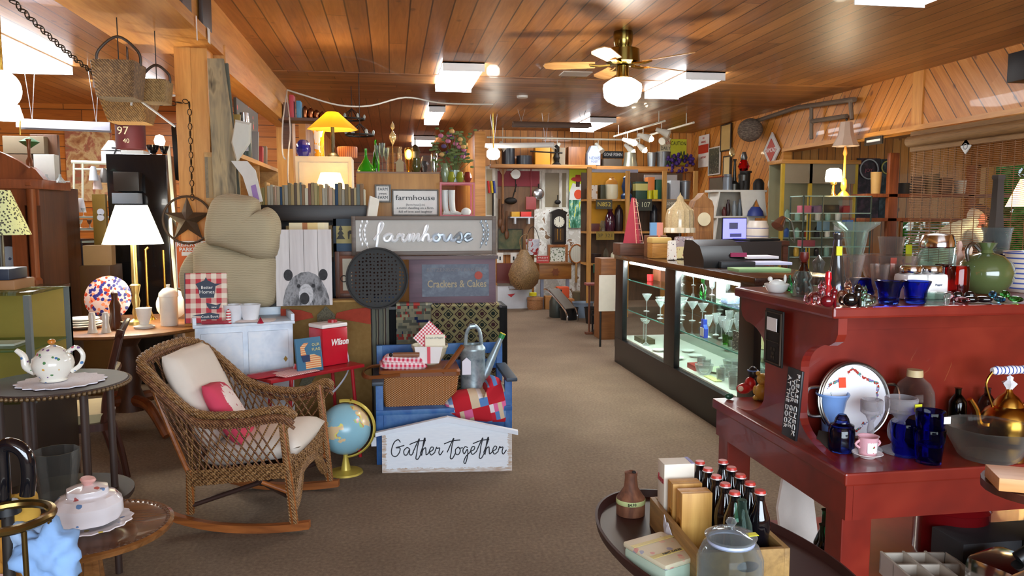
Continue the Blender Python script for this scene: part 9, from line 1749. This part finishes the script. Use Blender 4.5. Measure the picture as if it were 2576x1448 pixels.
# person behind the blind
def person():
    t=thing('person','man in a dark flat cap and pale checked shirt bending forward behind the blind','person',(at(2440,600,7.0).x,7.0,0)); o=t.location
    sk=M('c07868',.5); shirt=gingham('b4b8a8','c8ccbc',26); c=at(2460,545,7.0)-o; S_m=NB()
    hipz=.92; sh=c+Vector((-.16,.02,-.14))
    # torso + arms as one skin
    me=bpy.data.meshes.new('body'); V=[(-.42,.05,hipz),(-.36,.05,1.08),(-.26,.04,1.22),tuple(sh),tuple(c+Vector((-.07,0,-.06))),tuple(c),tuple(sh+Vector((.02,-.2,-.02))),tuple(sh+Vector((.08,-.24,-.24))),tuple(sh+Vector((.26,-.2,-.34))),tuple(sh+Vector((.0,.2,-.02))),tuple(sh+Vector((.06,.24,-.24))),tuple(sh+Vector((.24,.2,-.34))),(-.42,-.08,.5),(-.42,-.08,.03),(-.42,.16,.5),(-.42,.16,.03)]
    E=[(0,1),(1,2),(2,3),(3,4),(4,5),(3,6),(6,7),(7,8),(3,9),(9,10),(10,11),(0,12),(12,13),(0,14),(14,15)]
    me.from_pydata(V,E,[]); ob=bpy.data.objects.new('body',me); COL.objects.link(ob); ob.parent=t; sm=ob.modifiers.new('skin','SKIN'); ob.modifiers.new('sub','SUBSURF').levels=2
    rad=[.13,.13,.135,.12,.06,.08,.07,.055,.04,.07,.055,.04,.09,.06,.09,.06]
    for i,r in enumerate(rad): me.skin_vertices[0].data[i].radius=(r,r)
    me.skin_vertices[0].data[0].use_root=True; me.materials.append(shirt); ob.modifiers['sub'].render_levels=2
    hd=NB(); ball(hd,(0,0,0),.1,(.85,.8,1.15),24); ball(hd,(.075,-.05,-.03),.02,(1.2,.8,1)); ball(hd,(-.03,-.085,-.01),.022,(.8,.4,1.2)); ball(hd,(.06,0,-.085),.035,(1.1,1.2,.7)); h=mesh('head',hd,sk,t,loc=c,rot=(0,R(35),0))
    for y in (-.035,.035): mesh('eye',ball(NB(),(.083,y,.012),.009),M('2a2020',.3),h)
    mesh('mouth',B((.082,-.025,-.06),(.09,.025,-.054)),M('8a4040',.5),h)
    mesh('hair',ball(NB(),(-.035,0,.005),.095,(.75,.86,.9)),M('b8b0a4',.8),h)
    hp=mesh('flat_cap',lathe([(.0,.115),(.07,.11),(.102,.06),(.1,.035),(.09,.03)],24),M('3c2c2c',.8),h); mesh('cap_brim',ball(NB(),(.085,0,.045),.06,(1.1,1.1,.18)),M('3c2c2c',.8),h)
    for s in (-1,1):
        wv=sh+Vector((.27,s*.2,-.35)); hn=NB(); ball(hn,(0,0,0),.034,(1.25,.95,.5))
        for k in range(4): tube(hn,[(.03,-.024+.016*k,0),(.065,-.026+.017*k,-.004),(.088-.006*abs(k-1.5),-.026+.017*k,-.018)],.0078,6,sm=2)
        tube(hn,[(-.005,-.03*s*-1,0),(.025,.046*s,-.006),(.045,.05*s,-.014)],.009,6,sm=2); mesh('hand',hn,sk,t,loc=wv)
    return t
person()
# lamp at right edge
p=at(2590,540,6.4); t=thing('table_lamp','lit amber lampshade cut by the right edge','lamp',(p.x,6.4,0)); mesh('lamp_shade',lathe([(.2,at(2590,520,6.4).z),(.09,at(2590,450,6.4).z)],28),shadeM('ffe0a0',2.5,'amber_lit'),t); mesh('column',lathe([(0,0),(.1,0),(.02,.05),(.02,at(2590,520,6.4).z),(0,at(2590,520,6.4).z)],14),BRASS(),t); l=point('lamp_light',(0,0,at(2590,500,6.4).z),10,(1,.8,.5),.05); l.parent=t
t=Pic('picture','white wooden chair back shape in front of the far shelves','chair back',(2428,2470,560,640),7.3,None,M('3a2018',.5),fw=0,th=.03)
tag(mesh('speaker',B((-.1,-.09,-.12),(.1,.09,.12),.01),M('1c1c1e',.5),loc=atX(2582,168,5.195)),'black loudspeaker at the upper right edge','speaker')
